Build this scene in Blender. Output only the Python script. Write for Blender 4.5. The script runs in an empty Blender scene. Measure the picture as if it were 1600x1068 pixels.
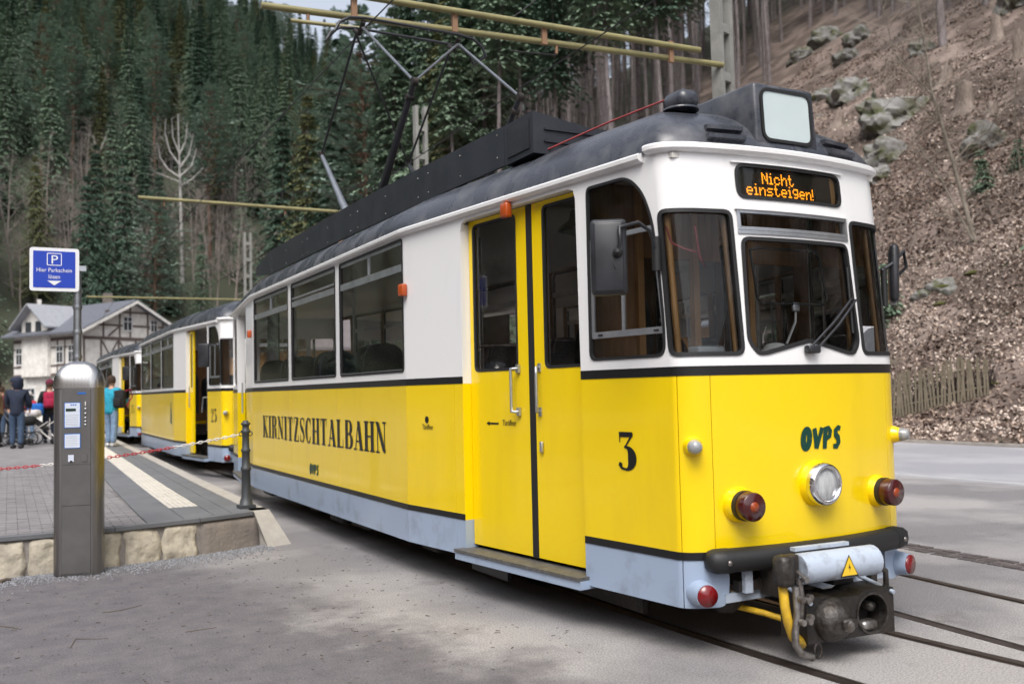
import bpy, bmesh, math, random, bisect
from mathutils import Vector, Matrix, Euler
from mathutils.geometry import delaunay_2d_cdt
R = math.radians
random.seed(7)
scene = bpy.context.scene
COL = scene.collection

# ------------------------------------------------------------------ camera
cam_d = bpy.data.cameras.new("camera"); cam = bpy.data.objects.new("camera", cam_d); COL.objects.link(cam)
cam_d.sensor_width = 36.0; cam_d.lens = 32.889; cam_d.clip_start = 0.05; cam_d.clip_end = 3000
CAM = Vector((-4.28, -4.31, 1.55))
cam.matrix_world = Matrix(((0.88085349, -0.0045338, -0.47336726, CAM.x), (-0.47285409, -0.05594839, -0.87936272, CAM.y),
                           (-0.02249727, 0.99842337, -0.05142616, CAM.z), (0, 0, 0, 1)))
cam_d.dof.use_dof = True; cam_d.dof.focus_distance = 6.9; cam_d.dof.aperture_fstop = 1.9
scene.camera = cam

# ------------------------------------------------------------------ sky, sun, exposure
world = bpy.data.worlds.new("World"); scene.world = world; world.use_nodes = True
wn = world.node_tree.nodes; wl = world.node_tree.links; wn.clear()
SUN_EL, SUN_AZ = R(55), R(216)           # azimuth: direction the light comes from, clockwise from +y
sky = wn.new('ShaderNodeTexSky'); sky.sky_type = 'NISHITA'; sky.sun_disc = False
sky.sun_elevation = SUN_EL; sky.sun_rotation = SUN_AZ; sky.air_density = 1.0; sky.dust_density = 4.0; sky.ozone_density = 1.0
hsv = wn.new('ShaderNodeHueSaturation'); hsv.inputs['Saturation'].default_value = 0.42
bg = wn.new('ShaderNodeBackground'); bg.inputs['Strength'].default_value = 0.14
wo = wn.new('ShaderNodeOutputWorld')
wl.new(sky.outputs[0], hsv.inputs['Color']); wl.new(hsv.outputs[0], bg.inputs['Color']); wl.new(bg.outputs[0], wo.inputs[0])
sun_d = bpy.data.lights.new("sun", 'SUN'); sun = bpy.data.objects.new("sun", sun_d); COL.objects.link(sun)
sun_d.energy = 1.1; sun_d.angle = R(35); sun_d.color = (1.0, 0.97, 0.93)
sd = Vector((math.sin(SUN_AZ) * math.cos(SUN_EL), math.cos(SUN_AZ) * math.cos(SUN_EL), math.sin(SUN_EL)))
sun.rotation_euler = (-sd).to_track_quat('-Z', 'Y').to_euler()
vs = scene.view_settings; vs.view_transform = 'Standard'; vs.look = 'None'; vs.gamma = 1.0; vs.exposure = 0.86
vs.use_curve_mapping = False
scene.cycles.max_bounces = 8; scene.cycles.transparent_max_bounces = 16; scene.cycles.diffuse_bounces = 3
scene.cycles.glossy_bounces = 3; scene.cycles.caustics_reflective = False; scene.cycles.caustics_refractive = False

# ------------------------------------------------------------------ materials
MATS = {}
def mat(name, col, rough=0.5, metal=0.0, col2=None, scale=6.0, amount=1.0, bump=0.0, bscale=None, spec=0.5, coat=0.0, emit=0.0,
        ecol=None, detail=4.0, stretch=None, rough2=None, island=0.0, thresh=None):
    """Principled material: base colour, second colour mixed in by noise, bump from noise, per-island brightness variation."""
    m = bpy.data.materials.new(name); m.use_nodes = True
    nt = m.node_tree; n = nt.nodes; l = nt.links; b = n['Principled BSDF']
    b.inputs['Base Color'].default_value = (*col, 1); b.inputs['Roughness'].default_value = rough
    b.inputs['Metallic'].default_value = metal; b.inputs['Specular IOR Level'].default_value = spec
    b.inputs['Coat Weight'].default_value = coat; b.inputs['Coat Roughness'].default_value = 0.06
    if emit: b.inputs['Emission Color'].default_value = (*(ecol or col), 1); b.inputs['Emission Strength'].default_value = emit
    tc = n.new('ShaderNodeTexCoord'); src = tc.outputs['Object']
    if stretch:
        mp = n.new('ShaderNodeMapping'); mp.inputs['Scale'].default_value = stretch; l.new(src, mp.inputs[0]); src = mp.outputs[0]
    colour = None
    if col2:
        t = n.new('ShaderNodeTexNoise'); t.inputs['Scale'].default_value = scale; t.inputs['Detail'].default_value = detail
        t.inputs['Roughness'].default_value = 0.62; l.new(src, t.inputs['Vector'])
        r = n.new('ShaderNodeValToRGB'); lo, hi = thresh or (0.35, 0.68)
        r.color_ramp.elements[0].position = lo; r.color_ramp.elements[1].position = hi
        r.color_ramp.elements[0].color = (*col, 1)
        r.color_ramp.elements[1].color = (*[a + (c - a) * amount for a, c in zip(col, col2)], 1)
        l.new(t.outputs['Fac'], r.inputs[0]); colour = r.outputs[0]
        if rough2 is not None:
            mr = n.new('ShaderNodeMapRange'); mr.inputs[1].default_value = lo; mr.inputs[2].default_value = hi
            mr.inputs[3].default_value = rough; mr.inputs[4].default_value = rough2
            l.new(t.outputs['Fac'], mr.inputs[0]); l.new(mr.outputs[0], b.inputs['Roughness'])
    if island:
        g = n.new('ShaderNodeNewGeometry'); mr = n.new('ShaderNodeMapRange')
        mr.inputs[3].default_value = 1 - island; mr.inputs[4].default_value = 1 + island
        l.new(g.outputs['Random Per Island'], mr.inputs[0])
        mx = n.new('ShaderNodeVectorMath'); mx.operation = 'SCALE'
        if colour: l.new(colour, mx.inputs[0])
        else: mx.inputs[0].default_value = col
        l.new(mr.outputs[0], mx.inputs['Scale']); colour = mx.outputs[0]
    if colour: l.new(colour, b.inputs['Base Color'])
    if bump:
        t2 = n.new('ShaderNodeTexNoise'); t2.inputs['Scale'].default_value = bscale or scale * 4; t2.inputs['Detail'].default_value = 5
        l.new(src, t2.inputs['Vector']); bp = n.new('ShaderNodeBump'); bp.inputs['Strength'].default_value = min(1, bump)
        bp.inputs['Distance'].default_value = 0.02 * max(1, bump); l.new(t2.outputs['Fac'], bp.inputs['Height'])
        l.new(bp.outputs[0], b.inputs['Normal'])
    MATS[name] = m
    return m

def glass(name, tint, ior=1.5, rough=0.0, dirt=0.03):
    m = bpy.data.materials.new(name); m.use_nodes = True; nt = m.node_tree; n = nt.nodes; l = nt.links; n.clear()
    tr = n.new('ShaderNodeBsdfTransparent'); tr.inputs[0].default_value = (*tint, 1)
    gl = n.new('ShaderNodeBsdfGlossy'); gl.inputs['Roughness'].default_value = rough
    df = n.new('ShaderNodeBsdfDiffuse'); df.inputs[0].default_value = (0.55, 0.55, 0.55, 1)
    fr = n.new('ShaderNodeFresnel'); fr.inputs[0].default_value = ior
    mx = n.new('ShaderNodeMixShader'); mx2 = n.new('ShaderNodeMixShader'); o = n.new('ShaderNodeOutputMaterial')
    tc = n.new('ShaderNodeTexCoord'); t = n.new('ShaderNodeTexNoise'); t.inputs['Scale'].default_value = 5; t.inputs['Detail'].default_value = 8
    l.new(tc.outputs['Object'], t.inputs[0])
    v = n.new('ShaderNodeTexVoronoi'); v.inputs['Scale'].default_value = 60; l.new(tc.outputs['Object'], v.inputs['Vector'])
    dr = n.new('ShaderNodeMath'); dr.operation = 'LESS_THAN'; dr.inputs[1].default_value = 0.12; l.new(v.outputs['Distance'], dr.inputs[0])
    dm = n.new('ShaderNodeMath'); dm.operation = 'MULTIPLY'; dm.inputs[1].default_value = dirt * 3; l.new(dr.outputs[0], dm.inputs[0])
    mr = n.new('ShaderNodeMapRange'); mr.inputs[1].default_value = 0.45; mr.inputs[2].default_value = 0.8; mr.inputs[4].default_value = dirt
    l.new(t.outputs['Fac'], mr.inputs[0]); ad = n.new('ShaderNodeMath'); ad.operation = 'ADD'
    l.new(mr.outputs[0], ad.inputs[0]); l.new(dm.outputs[0], ad.inputs[1])
    l.new(fr.outputs[0], mx.inputs[0]); l.new(tr.outputs[0], mx.inputs[1]); l.new(gl.outputs[0], mx.inputs[2])
    l.new(ad.outputs[0], mx2.inputs[0]); l.new(mx.outputs[0], mx2.inputs[1]); l.new(df.outputs[0], mx2.inputs[2])
    l.new(mx2.outputs[0], o.inputs[0]); MATS[name] = m
    return m

# ------------------------------------------------------------------ object helpers
def obj(name, me, m=None, parent=None, loc=None, rot=None):
    o = bpy.data.objects.new(name, me); COL.objects.link(o)
    if m is not None and me is not None and hasattr(me, 'materials') and not me.materials: me.materials.append(MATS[m] if isinstance(m, str) else m)
    if parent is not None: o.parent = parent
    if loc is not None: o.location = loc
    if rot is not None: o.rotation_euler = rot
    return o
def tag(o, label, cat, group=None, kind=None):
    o['label'] = label; o['category'] = cat
    if group: o['group'] = group
    if kind: o['kind'] = kind
    return o
def struct(o): o['kind'] = 'structure'; return o
def stuff(o, label=None, cat=None):
    o['kind'] = 'stuff'
    if label: o['label'] = label; o['category'] = cat
    return o
def thing(name, label, cat, loc=(0, 0, 0), rz=0.0, group=None):
    o = bpy.data.objects.new(name, None); COL.objects.link(o); o.location = loc; o.rotation_euler = (0, 0, rz); o.empty_display_size = 0.2
    return tag(o, label, cat, group)
def copy_tree(o, parent=None):
    c = o.copy(); COL.objects.link(c); c.parent = parent
    for ch in o.children: copy_tree(ch, c)
    return c

class MB:
    """collects shapes; build() links them as ONE mesh object"""
    def __init__(s): s.v = []; s.f = []; s.sm = []
    def add(s, vs, fs, smooth=False):
        k = len(s.v); s.v += [tuple(v) for v in vs]; s.f += [tuple(i + k for i in f) for f in fs]; s.sm += [smooth] * len(fs); return s
    def box(s, c, d, rot=None, taper=1.0):
        x, y, z = d[0] / 2, d[1] / 2, d[2] / 2; vs = []
        for sz in (-1, 1):
            t = taper if sz > 0 else 1.0
            for a, b in ((-1, -1), (1, -1), (1, 1), (-1, 1)): vs.append(Vector((a * x * t, b * y * t, sz * z)))
        if rot is not None:
            M = Euler(rot).to_matrix() if not isinstance(rot, Matrix) else rot
            vs = [M @ v for v in vs]
        c = Vector(c)
        return s.add([v + c for v in vs], [(3, 2, 1, 0), (4, 5, 6, 7), (0, 1, 5, 4), (1, 2, 6, 5), (2, 3, 7, 6), (3, 0, 4, 7)])
    def rbox(s, c, d, r=0.01, rot=None):
        """box with chamfered edges"""
        x, y, z = d[0] / 2, d[1] / 2, d[2] / 2; r = min(r, x * .9, y * .9, z * .9); bm = bmesh.new()
        bmesh.ops.create_cube(bm, size=1.0)
        for v in bm.verts: v.co = Vector((v.co.x * d[0], v.co.y * d[1], v.co.z * d[2]))
        bmesh.ops.bevel(bm, geom=bm.edges[:], offset=r, segments=2, affect='EDGES', profile=0.5)
        M = Euler(rot).to_matrix() if rot is not None and not isinstance(rot, Matrix) else (rot or Matrix.Identity(3))
        c = Vector(c); bm.verts.index_update()
        s.add([M @ v.co + c for v in bm.verts], [[v.index for v in f.verts] for f in bm.faces], True); bm.free(); return s
    def tube(s, pts, r, n=8, caps=True, smooth=True):
        """round tube along pts; r a number or one per point"""
        P = [Vector(p) for p in pts]; rs = r if isinstance(r, (list, tuple)) else [r] * len(P); vs = []; up = None
        for i, p in enumerate(P):
            t = (P[min(i + 1, len(P) - 1)] - P[max(i - 1, 0)]).normalized()
            if up is None: up = Vector((0, 0, 1)) if abs(t.z) < .9 else Vector((1, 0, 0))
            a = t.cross(up).normalized(); b = a.cross(t).normalized(); up = b
            for k in range(n):
                an = 2 * math.pi * k / n; vs.append(p + (a * math.cos(an) + b * math.sin(an)) * rs[i])
        fs = []
        for i in range(len(P) - 1):
            for k in range(n): k2 = (k + 1) % n; fs.append((i * n + k, i * n + k2, (i + 1) * n + k2, (i + 1) * n + k))
        s.add(vs, fs, smooth)
        if caps:
            m = (len(P) - 1) * n
            s.add(vs[:n], [tuple(range(n))[::-1]]); s.add(vs[m:m + n], [tuple(range(n))])
        return s
    def lathe(s, prof, o=(0, 0, 0), axis=(0, 0, 1), n=24, smooth=True):
        """revolve (radius, height) profile round axis from o"""
        ax = Vector(axis).normalized(); up = Vector((0, 0, 1)) if abs(ax.z) < .9 else Vector((1, 0, 0))
        a = ax.cross(up).normalized(); b = ax.cross(a).normalized(); o = Vector(o); vs = []; fs = []
        for r, h in prof:
            for k in range(n): an = 2 * math.pi * k / n; vs.append(o + ax * h + (a * math.cos(an) + b * math.sin(an)) * r)
        for i in range(len(prof) - 1):
            for k in range(n): k2 = (k + 1) % n; fs.append((i * n + k, i * n + k2, (i + 1) * n + k2, (i + 1) * n + k)[::-1])
        s.add(vs, fs, smooth)
        if prof[0][0] > 1e-4: s.add(vs[:n], [tuple(range(n))])
        if prof[-1][0] > 1e-4: s.add(vs[-n:], [tuple(range(n))[::-1]])
        return s
    def prism(s, poly, a, b, axis='y'):
        """extrude polygon (2D) between a and b along axis"""
        def P(u, w, h): return {'x': (h, u, w), 'y': (u, h, w), 'z': (u, w, h)}[axis]
        n = len(poly); vs = [P(u, w, a) for u, w in poly] + [P(u, w, b) for u, w in poly]
        return s.add(vs, [tuple(range(n))[::-1], tuple(range(n, 2 * n))] + [(i, (i + 1) % n, n + (i + 1) % n, n + i) for i in range(n)])
    def xf(s, M): s.v = [tuple(M @ Vector(v)) for v in s.v]; return s
    def mesh(s, name):
        me = bpy.data.meshes.new(name); me.from_pydata(s.v, [], s.f); me.polygons.foreach_set('use_smooth', s.sm)
        bm = bmesh.new(); bm.from_mesh(me); bmesh.ops.recalc_face_normals(bm, faces=bm.faces[:]); bm.to_mesh(me); bm.free()
        return me
    def build(s, name, m, parent=None, loc=None, rot=None): return obj(name, s.mesh(name), m, parent, loc, rot)

def pip(x, y, poly):
    c = False; j = len(poly) - 1
    for i in range(len(poly)):
        xi, yi = poly[i]; xj, yj = poly[j]
        if (yi > y) != (yj > y) and x < (xj - xi) * (y - yi) / (yj - yi) + xi: c = not c
        j = i
    return c
def rpoly(pts, r, n=5):
    """polygon with rounded corners; r a number or one per corner"""
    out = []; N = len(pts); rs = r if isinstance(r, (list, tuple)) else [r] * N
    for i in range(N):
        p = Vector(pts[i]); a = Vector(pts[i - 1]) - p; b = Vector(pts[(i + 1) % N]) - p
        rr = min(rs[i], a.length * .49, b.length * .49)
        if rr < 1e-4: out.append(tuple(p)); continue
        A = p + a.normalized() * rr; B = p + b.normalized() * rr
        for k in range(n + 1):
            t = k / n; q = A * (1 - t) ** 2 + p * 2 * t * (1 - t) + B * t * t; out.append((q.x, q.y))
    return out
def rrect(x0, y0, x1, y1, r, n=5): return rpoly([(x0, y0), (x1, y0), (x1, y1), (x0, y1)], r, n)
def inset(poly, d):
    """shrink polygon by d along vertex normals"""
    N = len(poly); ar = sum(poly[i][0] * poly[(i + 1) % N][1] - poly[(i + 1) % N][0] * poly[i][1] for i in range(N)); sg = 1 if ar > 0 else -1; out = []
    for i in range(N):
        p = Vector(poly[i]); a = (p - Vector(poly[i - 1])); b = (Vector(poly[(i + 1) % N]) - p)
        if a.length < 1e-7 or b.length < 1e-7: a = b = (a if a.length > b.length else b)
        a.normalize(); b.normalize(); n1 = Vector((-a.y, a.x)); n2 = Vector((-b.y, b.x)); n = n1 + n2
        k = max(.5, n.length_squared / 2); n = n / max(k, 1e-6)
        q = p + n * d * sg; out.append((q.x, q.y))
    return out

# body surface of the tram: s = distance round the plan from the front centre (s > 0 on the platform side), z = height
def half_plan():
    P = [(-.72 * i / 12, -.18 + .08 * (i / 12) ** 2) for i in range(13)]
    p0, p1, p2, p3 = (-.72, -.10), (-.83, -.076), (-.899, -.02), (-.905, .03)
    for i in range(1, 11):
        t = i / 10; a, b, c, d = (1 - t) ** 3, 3 * t * (1 - t) ** 2, 3 * t * t * (1 - t), t ** 3
        P.append((a * p0[0] + b * p1[0] + c * p2[0] + d * p3[0], a * p0[1] + b * p1[1] + c * p2[1] + d * p3[1]))
    P.append((-1.29, 3.17)); Q = [(x, LEN - y) for x, y in reversed(P)]
    return P + Q
LEN = 12.07
HP = half_plan(); CUM = [0.0]
for _a, _b in zip(HP, HP[1:]): CUM.append(CUM[-1] + math.dist(_a, _b))
ST0 = CUM[22]; SK1 = CUM[23]; SK2 = CUM[24]; ST1 = CUM[25]; SEND = CUM[-1]
def lean(z): return .11 * max(0.0, z - 1.68) / 1.27
def W(s, z, off=0.0):
    sg = 1 if s >= 0 else -1; a = abs(s); i = min(max(bisect.bisect_right(CUM, a) - 1, 0), len(HP) - 2)
    (x0, y0), (x1, y1) = HP[i], HP[i + 1]; t = (a - CUM[i]) / (CUM[i + 1] - CUM[i])
    x = x0 + (x1 - x0) * t; y = y0 + (y1 - y0) * t
    if y < 1.0: y += lean(z) * min(1.0, (1.0 - y) / .9)
    n = NW(a)
    return Vector(((x + n[0] * off) * sg, y + n[1] * off, z))
W.body = True
def _seg(i):
    (x0, y0), (x1, y1) = HP[i], HP[i + 1]; l = math.hypot(x1 - x0, y1 - y0); return (-(y1 - y0) / l, (x1 - x0) / l)
def NW(a):
    """outward plan normal, smooth round the ends, flat on the sides"""
    if a >= ST0 - 1e-6 and a <= ST1 + 1e-6:
        return _seg(22 if a < SK1 - 1e-5 else 23 if a < SK2 - 1e-5 else 24)
    i = min(max(bisect.bisect_right(CUM, a) - 1, 0), len(HP) - 2); t = (a - CUM[i]) / (CUM[i + 1] - CUM[i])
    n1 = _seg(i); p = _seg(i - 1) if i > 0 else (-n1[0], n1[1]); q = _seg(i + 1) if i < len(HP) - 2 else (-n1[0], n1[1])
    A = ((p[0] + n1[0]) / 2, (p[1] + n1[1]) / 2); B = ((q[0] + n1[0]) / 2, (q[1] + n1[1]) / 2)
    x, y = A[0] + (B[0] - A[0]) * t, A[1] + (B[1] - A[1]) * t; l = math.hypot(x, y); return (x / l, y / l)
def sy(y):
    """s of the point with plan ordinate y on the platform side"""
    if y <= 3.17: return ST0 + (y - .03) * (SK1 - ST0) / 3.14
    if y <= LEN - 3.17: return SK1 + y - 3.17
    return SK2 + (y - LEN + 3.17) * (ST1 - SK2) / 3.14
def yi(y, z): l = lean(z) / .9; return (y - l) / (1 - l) if y < 1.0 else y

def sheet(outline, holes=(), off=0.0, thick=0.03, mapf=None, breaks=True, name='panel'):
    """mesh of a flat (s, z) region with holes bent onto the body; front, back and rims"""
    mapf = mapf or W; br = sorted({sg * c for c in CUM for sg in (-1, 1)}) if breaks else []
    def sub(poly):
        out = []
        for i in range(len(poly)):
            a, b = poly[i], poly[(i + 1) % len(poly)]; out.append(a); ts = []
            if abs(a[0] - b[0]) > 1e-6:
                for c in br:
                    t = (c - a[0]) / (b[0] - a[0])
                    if 1e-4 < t < 1 - 1e-4: ts.append(t)
            for t in sorted(ts): out.append((a[0] + (b[0] - a[0]) * t, a[1] + (b[1] - a[1]) * t))
        return out
    loops = [sub(list(outline))] + [sub(list(h)) for h in holes]; V2 = []; E2 = []
    for lp in loops:
        k = len(V2); V2 += [Vector(p) for p in lp]; E2 += [(k + i, k + (i + 1) % len(lp)) for i in range(len(lp))]
    xs = [p[0] for p in outline]; zs = [p[1] for p in outline]; mid = (min(xs) + max(xs)) / 2
    st = [c for c in br if min(xs) + 1e-4 < c < max(xs) - 1e-4]; nz = max(2, int((max(zs) - min(zs)) / .22))
    for c in st:
        for k in range(1, nz):
            z = min(zs) + (max(zs) - min(zs)) * k / nz
            if pip(c, z, outline) and not any(pip(c, z, h) for h in holes): V2.append(Vector((c, z)))
    vo, eo, fo, *_ = delaunay_2d_cdt(V2, E2, [], 0, 1e-6); F = []
    for f in fo:
        cx = sum(vo[i].x for i in f) / len(f); cz = sum(vo[i].y for i in f) / len(f)
        if pip(cx, cz, loops[0]) and not any(pip(cx, cz, h) for h in loops[1:]): F.append(tuple(f))
    def P(p, o):
        s = p[0] + (mid - p[0]) * 1e-4; return mapf(s, p[1], o)
    def N(p):
        s = p[0] + (mid - p[0]) * 1e-4; e = 1e-3
        d1 = P((s + e, p[1]), 0) - P((s - e, p[1]), 0); d2 = P((s, p[1] + e), 0) - P((s, p[1] - e), 0)
        if getattr(mapf, 'body', False):
            n = NW(abs(s)); sg = 1 if s >= 0 else -1; n3 = Vector((n[0] * sg, n[1], 0)); n3.z = -n3.dot(d2) / max(d2.z, 1e-6); return n3.normalized()
        n = d1.cross(d2).normalized(); return n
    verts = [P(v, off) for v in vo]; norms = [N(v) for v in vo]; faces = []
    for f in F:
        a, b, c = (verts[i] for i in f[:3]); g = (b - a).cross(c - a)
        if g.dot(norms[f[0]]) < 0: f = f[::-1]
        faces.append(f)
    if thick:
        k = len(verts); verts += [P(v, off - thick) for v in vo]; norms += [-n for n in norms]
        faces += [tuple(i + k for i in f[::-1]) for f in faces[:]]
        for li, lp in enumerate(loops):
            ar = sum(lp[i][0] * lp[(i + 1) % len(lp)][1] - lp[(i + 1) % len(lp)][0] * lp[i][1] for i in range(len(lp)))
            for i in range(len(lp)):
                a, b = lp[i], lp[(i + 1) % len(lp)]; q = [P(a, off), P(b, off), P(b, off - thick), P(a, off - thick)]
                g = (q[1] - q[0]).cross(q[3] - q[0])
                if g.length < 1e-12: continue
                m2 = ((a[0] + b[0]) / 2, (a[1] + b[1]) / 2); dx, dz = (b[0] - a[0]), (b[1] - a[1]); L = math.hypot(dx, dz); e = min(.002, L * .2)
                t = (m2[0] + dz / L * e, m2[1] - dx / L * e)
                out_dir = P(t, off) - P(m2, off)
                inside = pip(t[0], t[1], loops[0]) and not any(pip(t[0], t[1], h) for h in loops[1:])
                if inside: out_dir = -out_dir
                g.normalize()
                if g.dot(out_dir) < 0: q = [q[0], q[3], q[2], q[1]]; g = -g
                k = len(verts); verts += q; norms += [g] * 4; faces.append((k, k + 1, k + 2, k + 3))
    me = bpy.data.meshes.new(name); me.from_pydata(verts, [], faces)
    me.polygons.foreach_set('use_smooth', [True] * len(faces)); me.normals_split_custom_set_from_vertices([tuple(n) for n in norms])
    return me
# ------------------------------------------------------------------ palette
mat('yellow', (0.88, 0.62, 0.001), 0.24, coat=0.45, col2=(0.74, 0.50, 0.006), scale=1.6, thresh=(.5, .92), stretch=(1.3, 1.3, .3), bump=0.07, bscale=2.2)
mat('white', (0.80, 0.80, 0.80), 0.3, coat=0.3, col2=(0.62, 0.61, 0.59), scale=1.6, thresh=(.52, .95), stretch=(1.3, 1.3, .3), bump=0.025, bscale=2.0)
mat('skirt', (0.31, 0.385, 0.51), 0.34, coat=0.2, col2=(0.17, 0.20, 0.25), scale=3.2, thresh=(.52, .82), detail=8)
mat('skirt_worn', (0.40, 0.46, 0.55), 0.5, col2=(0.16, 0.15, 0.15), scale=9, thresh=(.52, .8), bump=.15)
mat('stripe', (0.008, 0.008, 0.009), 0.35)
mat('rubber', (0.012, 0.012, 0.013), 0.55)
mat('black_metal', (0.014, 0.015, 0.018), 0.38, col2=(0.03, 0.032, 0.038), scale=5)
mat('roof', (0.042, 0.046, 0.058), 0.27, col2=(0.13, 0.132, 0.145), scale=3.4, thresh=(.48, .74), rough2=.5, bump=.16, bscale=7, detail=9)
mat('roof_box', (0.017, 0.020, 0.027), 0.42, col2=(0.028, 0.031, 0.039), scale=4, bump=.05, bscale=20)
mat('aluminium', (0.55, 0.57, 0.60), 0.38, metal=.85, col2=(.42, .44, .47), scale=9)
mat('steel', (0.36, 0.35, 0.34), 0.42, metal=.9, col2=(.12, .10, .085), scale=14, bump=.2)
mat('worn_iron', (0.10, 0.095, 0.09), 0.5, metal=.75, col2=(.035, .028, .024), scale=16, bump=.35, bscale=40)
mat('dark_iron', (0.022, 0.021, 0.021), 0.6, metal=.4, col2=(.045, .036, .03), scale=11, bump=.3)
mat('chrome', (0.75, 0.75, 0.77), 0.08, metal=1.0)
mat('wood', (0.30, 0.155, 0.058), 0.42, col2=(0.18, 0.085, 0.03), scale=5, stretch=(6, 6, .6))
mat('wood_light', (0.46, 0.25, 0.09), 0.45, col2=(0.34, 0.17, 0.055), scale=5, stretch=(6, 6, .6))
mat('ceiling_cream', (0.66, 0.64, 0.60), 0.5)
mat('floor_lino', (0.05, 0.045, 0.042), 0.6)
mat('seat_fabric', (0.12, 0.13, 0.15), 0.85, col2=(0.03, 0.032, 0.04), scale=60, bump=.2)
mat('seat_fabric_blue', (0.13, 0.20, 0.32), 0.8, col2=(0.07, 0.10, 0.17), scale=50)
mat('amber', (0.40, 0.065, 0.008), 0.25, coat=.3)
mat('red_lens', (0.16, 0.004, 0.006), 0.22, coat=.5)
mat('dark_red_lens', (0.055, 0.006, 0.006), 0.2, coat=.5)
mat('amber_core', (0.28, 0.045, 0.008), 0.25, coat=.3)
mat('lamp_lens', (0.36, 0.37, 0.38), 0.16, coat=.6, col2=(.20, .21, .22), scale=30, stretch=(1, 1, .2))
mat('milk_glass', (0.56, 0.64, 0.65), 0.2, coat=.3, col2=(.50, .58, .59), scale=1.5)
mat('led_board', (0.016, 0.012, 0.006), 0.5)
mat('led', (1.0, 0.30, 0.01), 0.5, emit=1.5, ecol=(1.0, 0.30, 0.008))
mat('led_off', (0.07, 0.045, 0.008), 0.5)
mat('ovps_green', (0.0, 0.045, 0.032), 0.4)
mat('lettering', (0.007, 0.007, 0.007), 0.4)
mat('warning_yellow', (0.80, 0.52, 0.03), 0.45)
mat('hose_yellow', (0.72, 0.45, 0.02), 0.5, col2=(.4, .24, .02), scale=12)
mat('cable_red', (0.30, 0.05, 0.05), 0.45)
mat('tread', (0.16, 0.16, 0.155), 0.55, metal=.4, col2=(.09, .085, .08), scale=30)
mat('paper', (0.6, 0.6, 0.62), 0.6, col2=(.45, .45, .5), scale=25)
mat('white_plastic', (0.75, 0.75, 0.74), 0.4)
mat('grey_plastic', (0.35, 0.37, 0.40), 0.5)
mat('curtain', (0.11, 0.11, 0.115), 0.9, col2=(.2, .2, .2), scale=3)
glass('pane', (0.80, 0.80, 0.78), 1.45, dirt=0.012)
glass('windscreen', (0.88, 0.90, 0.89), 1.45, dirt=0.022)
glass('lamp_glass', (0.9, 0.9, 0.9), 1.6, rough=.12, dirt=0.55)
glass('pane_grime', (0.74, 0.73, 0.70), dirt=0.05)
SOIL = (-.62, -.12)
def tarmac(name, a, c, dirt, sp=(.62, 1.35), soil=None):
    """worn asphalt: broad patches, fine stone speckle, dirt stains, rough relief"""
    m = bpy.data.materials.new(name); m.use_nodes = True; n = m.node_tree.nodes; l = m.node_tree.links; b = n['Principled BSDF']; b.inputs['Roughness'].default_value = .8
    tc = n.new('ShaderNodeTexCoord')
    def nz(scale, detail=4, rough=.6):
        t = n.new('ShaderNodeTexNoise'); t.inputs['Scale'].default_value = scale; t.inputs['Detail'].default_value = detail; t.inputs['Roughness'].default_value = rough; l.new(tc.outputs['Object'], t.inputs['Vector']); return t.outputs['Fac']
    def mr(src, a0, a1, b0, b1): q = n.new('ShaderNodeMapRange'); q.inputs[1].default_value = a0; q.inputs[2].default_value = a1; q.inputs[3].default_value = b0; q.inputs[4].default_value = b1; l.new(src, q.inputs[0]); return q.outputs[0]
    def mix(f, x, y):
        q = n.new('ShaderNodeMix'); q.data_type = 'RGBA'; l.new(f, q.inputs[0])
        for s_, v in ((6, x), (7, y)):
            if isinstance(v, tuple): q.inputs[s_].default_value = (*v, 1)
            else: l.new(v, q.inputs[s_])
        return q.outputs[2]
    col = mix(mr(nz(.38, 6, .55), .44, .58, 0, 1), a, c); col = mix(mr(nz(1.3, 7, .7), .56, .74, 0, .75), col, dirt)
    if soil:                                # fine earth trodden over the forecourt, thinning out raggedly towards the track
        dp = n.new('ShaderNodeVectorMath'); dp.operation = 'DOT_PRODUCT'; dp.inputs[1].default_value = (.80, -.0, 0); l.new(tc.outputs['Object'], dp.inputs[0])
        dy = n.new('ShaderNodeVectorMath'); dy.operation = 'DOT_PRODUCT'; dy.inputs[1].default_value = (0, .20, 0); l.new(tc.outputs['Object'], dy.inputs[0])
        s1 = n.new('ShaderNodeMath'); s1.operation = 'ADD'; l.new(dp.outputs['Value'], s1.inputs[0]); l.new(dy.outputs['Value'], s1.inputs[1])
        s2 = n.new('ShaderNodeMath'); s2.operation = 'MULTIPLY_ADD'; l.new(nz(1.7, 7, .65), s2.inputs[0]); s2.inputs[1].default_value = 1.9; l.new(s1.outputs[0], s2.inputs[2])
        col = mix(mr(s2.outputs[0], SOIL[0], SOIL[1], .92, 0), col, mix(mr(nz(5, 6, .7), .4, .7, 0, 1), soil[0], soil[1]))
    sc = n.new('ShaderNodeVectorMath'); sc.operation = 'SCALE'; l.new(col, sc.inputs[0]); l.new(mr(nz(85, 3, .8), .3, .7, *sp), sc.inputs['Scale']); l.new(sc.outputs[0], b.inputs['Base Color'])
    bp = n.new('ShaderNodeBump'); bp.inputs['Strength'].default_value = .6; bp.inputs['Distance'].default_value = .012; l.new(nz(110, 4, .7), bp.inputs['Height']); l.new(bp.outputs[0], b.inputs['Normal']); MATS[name] = m
tarmac('asphalt', (.20, .192, .198), (.345, .33, .322), (.115, .10, .098), (.45, 1.5), ((.098, .091, .101), (.155, .142, .148)))
tarmac('forest_floor', (.10, .074, .060), (.22, .170, .145), (.062, .066, .026), (.5, 1.6))
tarmac('road_asphalt', (.30, .30, .325), (.37, .37, .39), (.25, .245, .255), (.8, 1.2))
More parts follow.
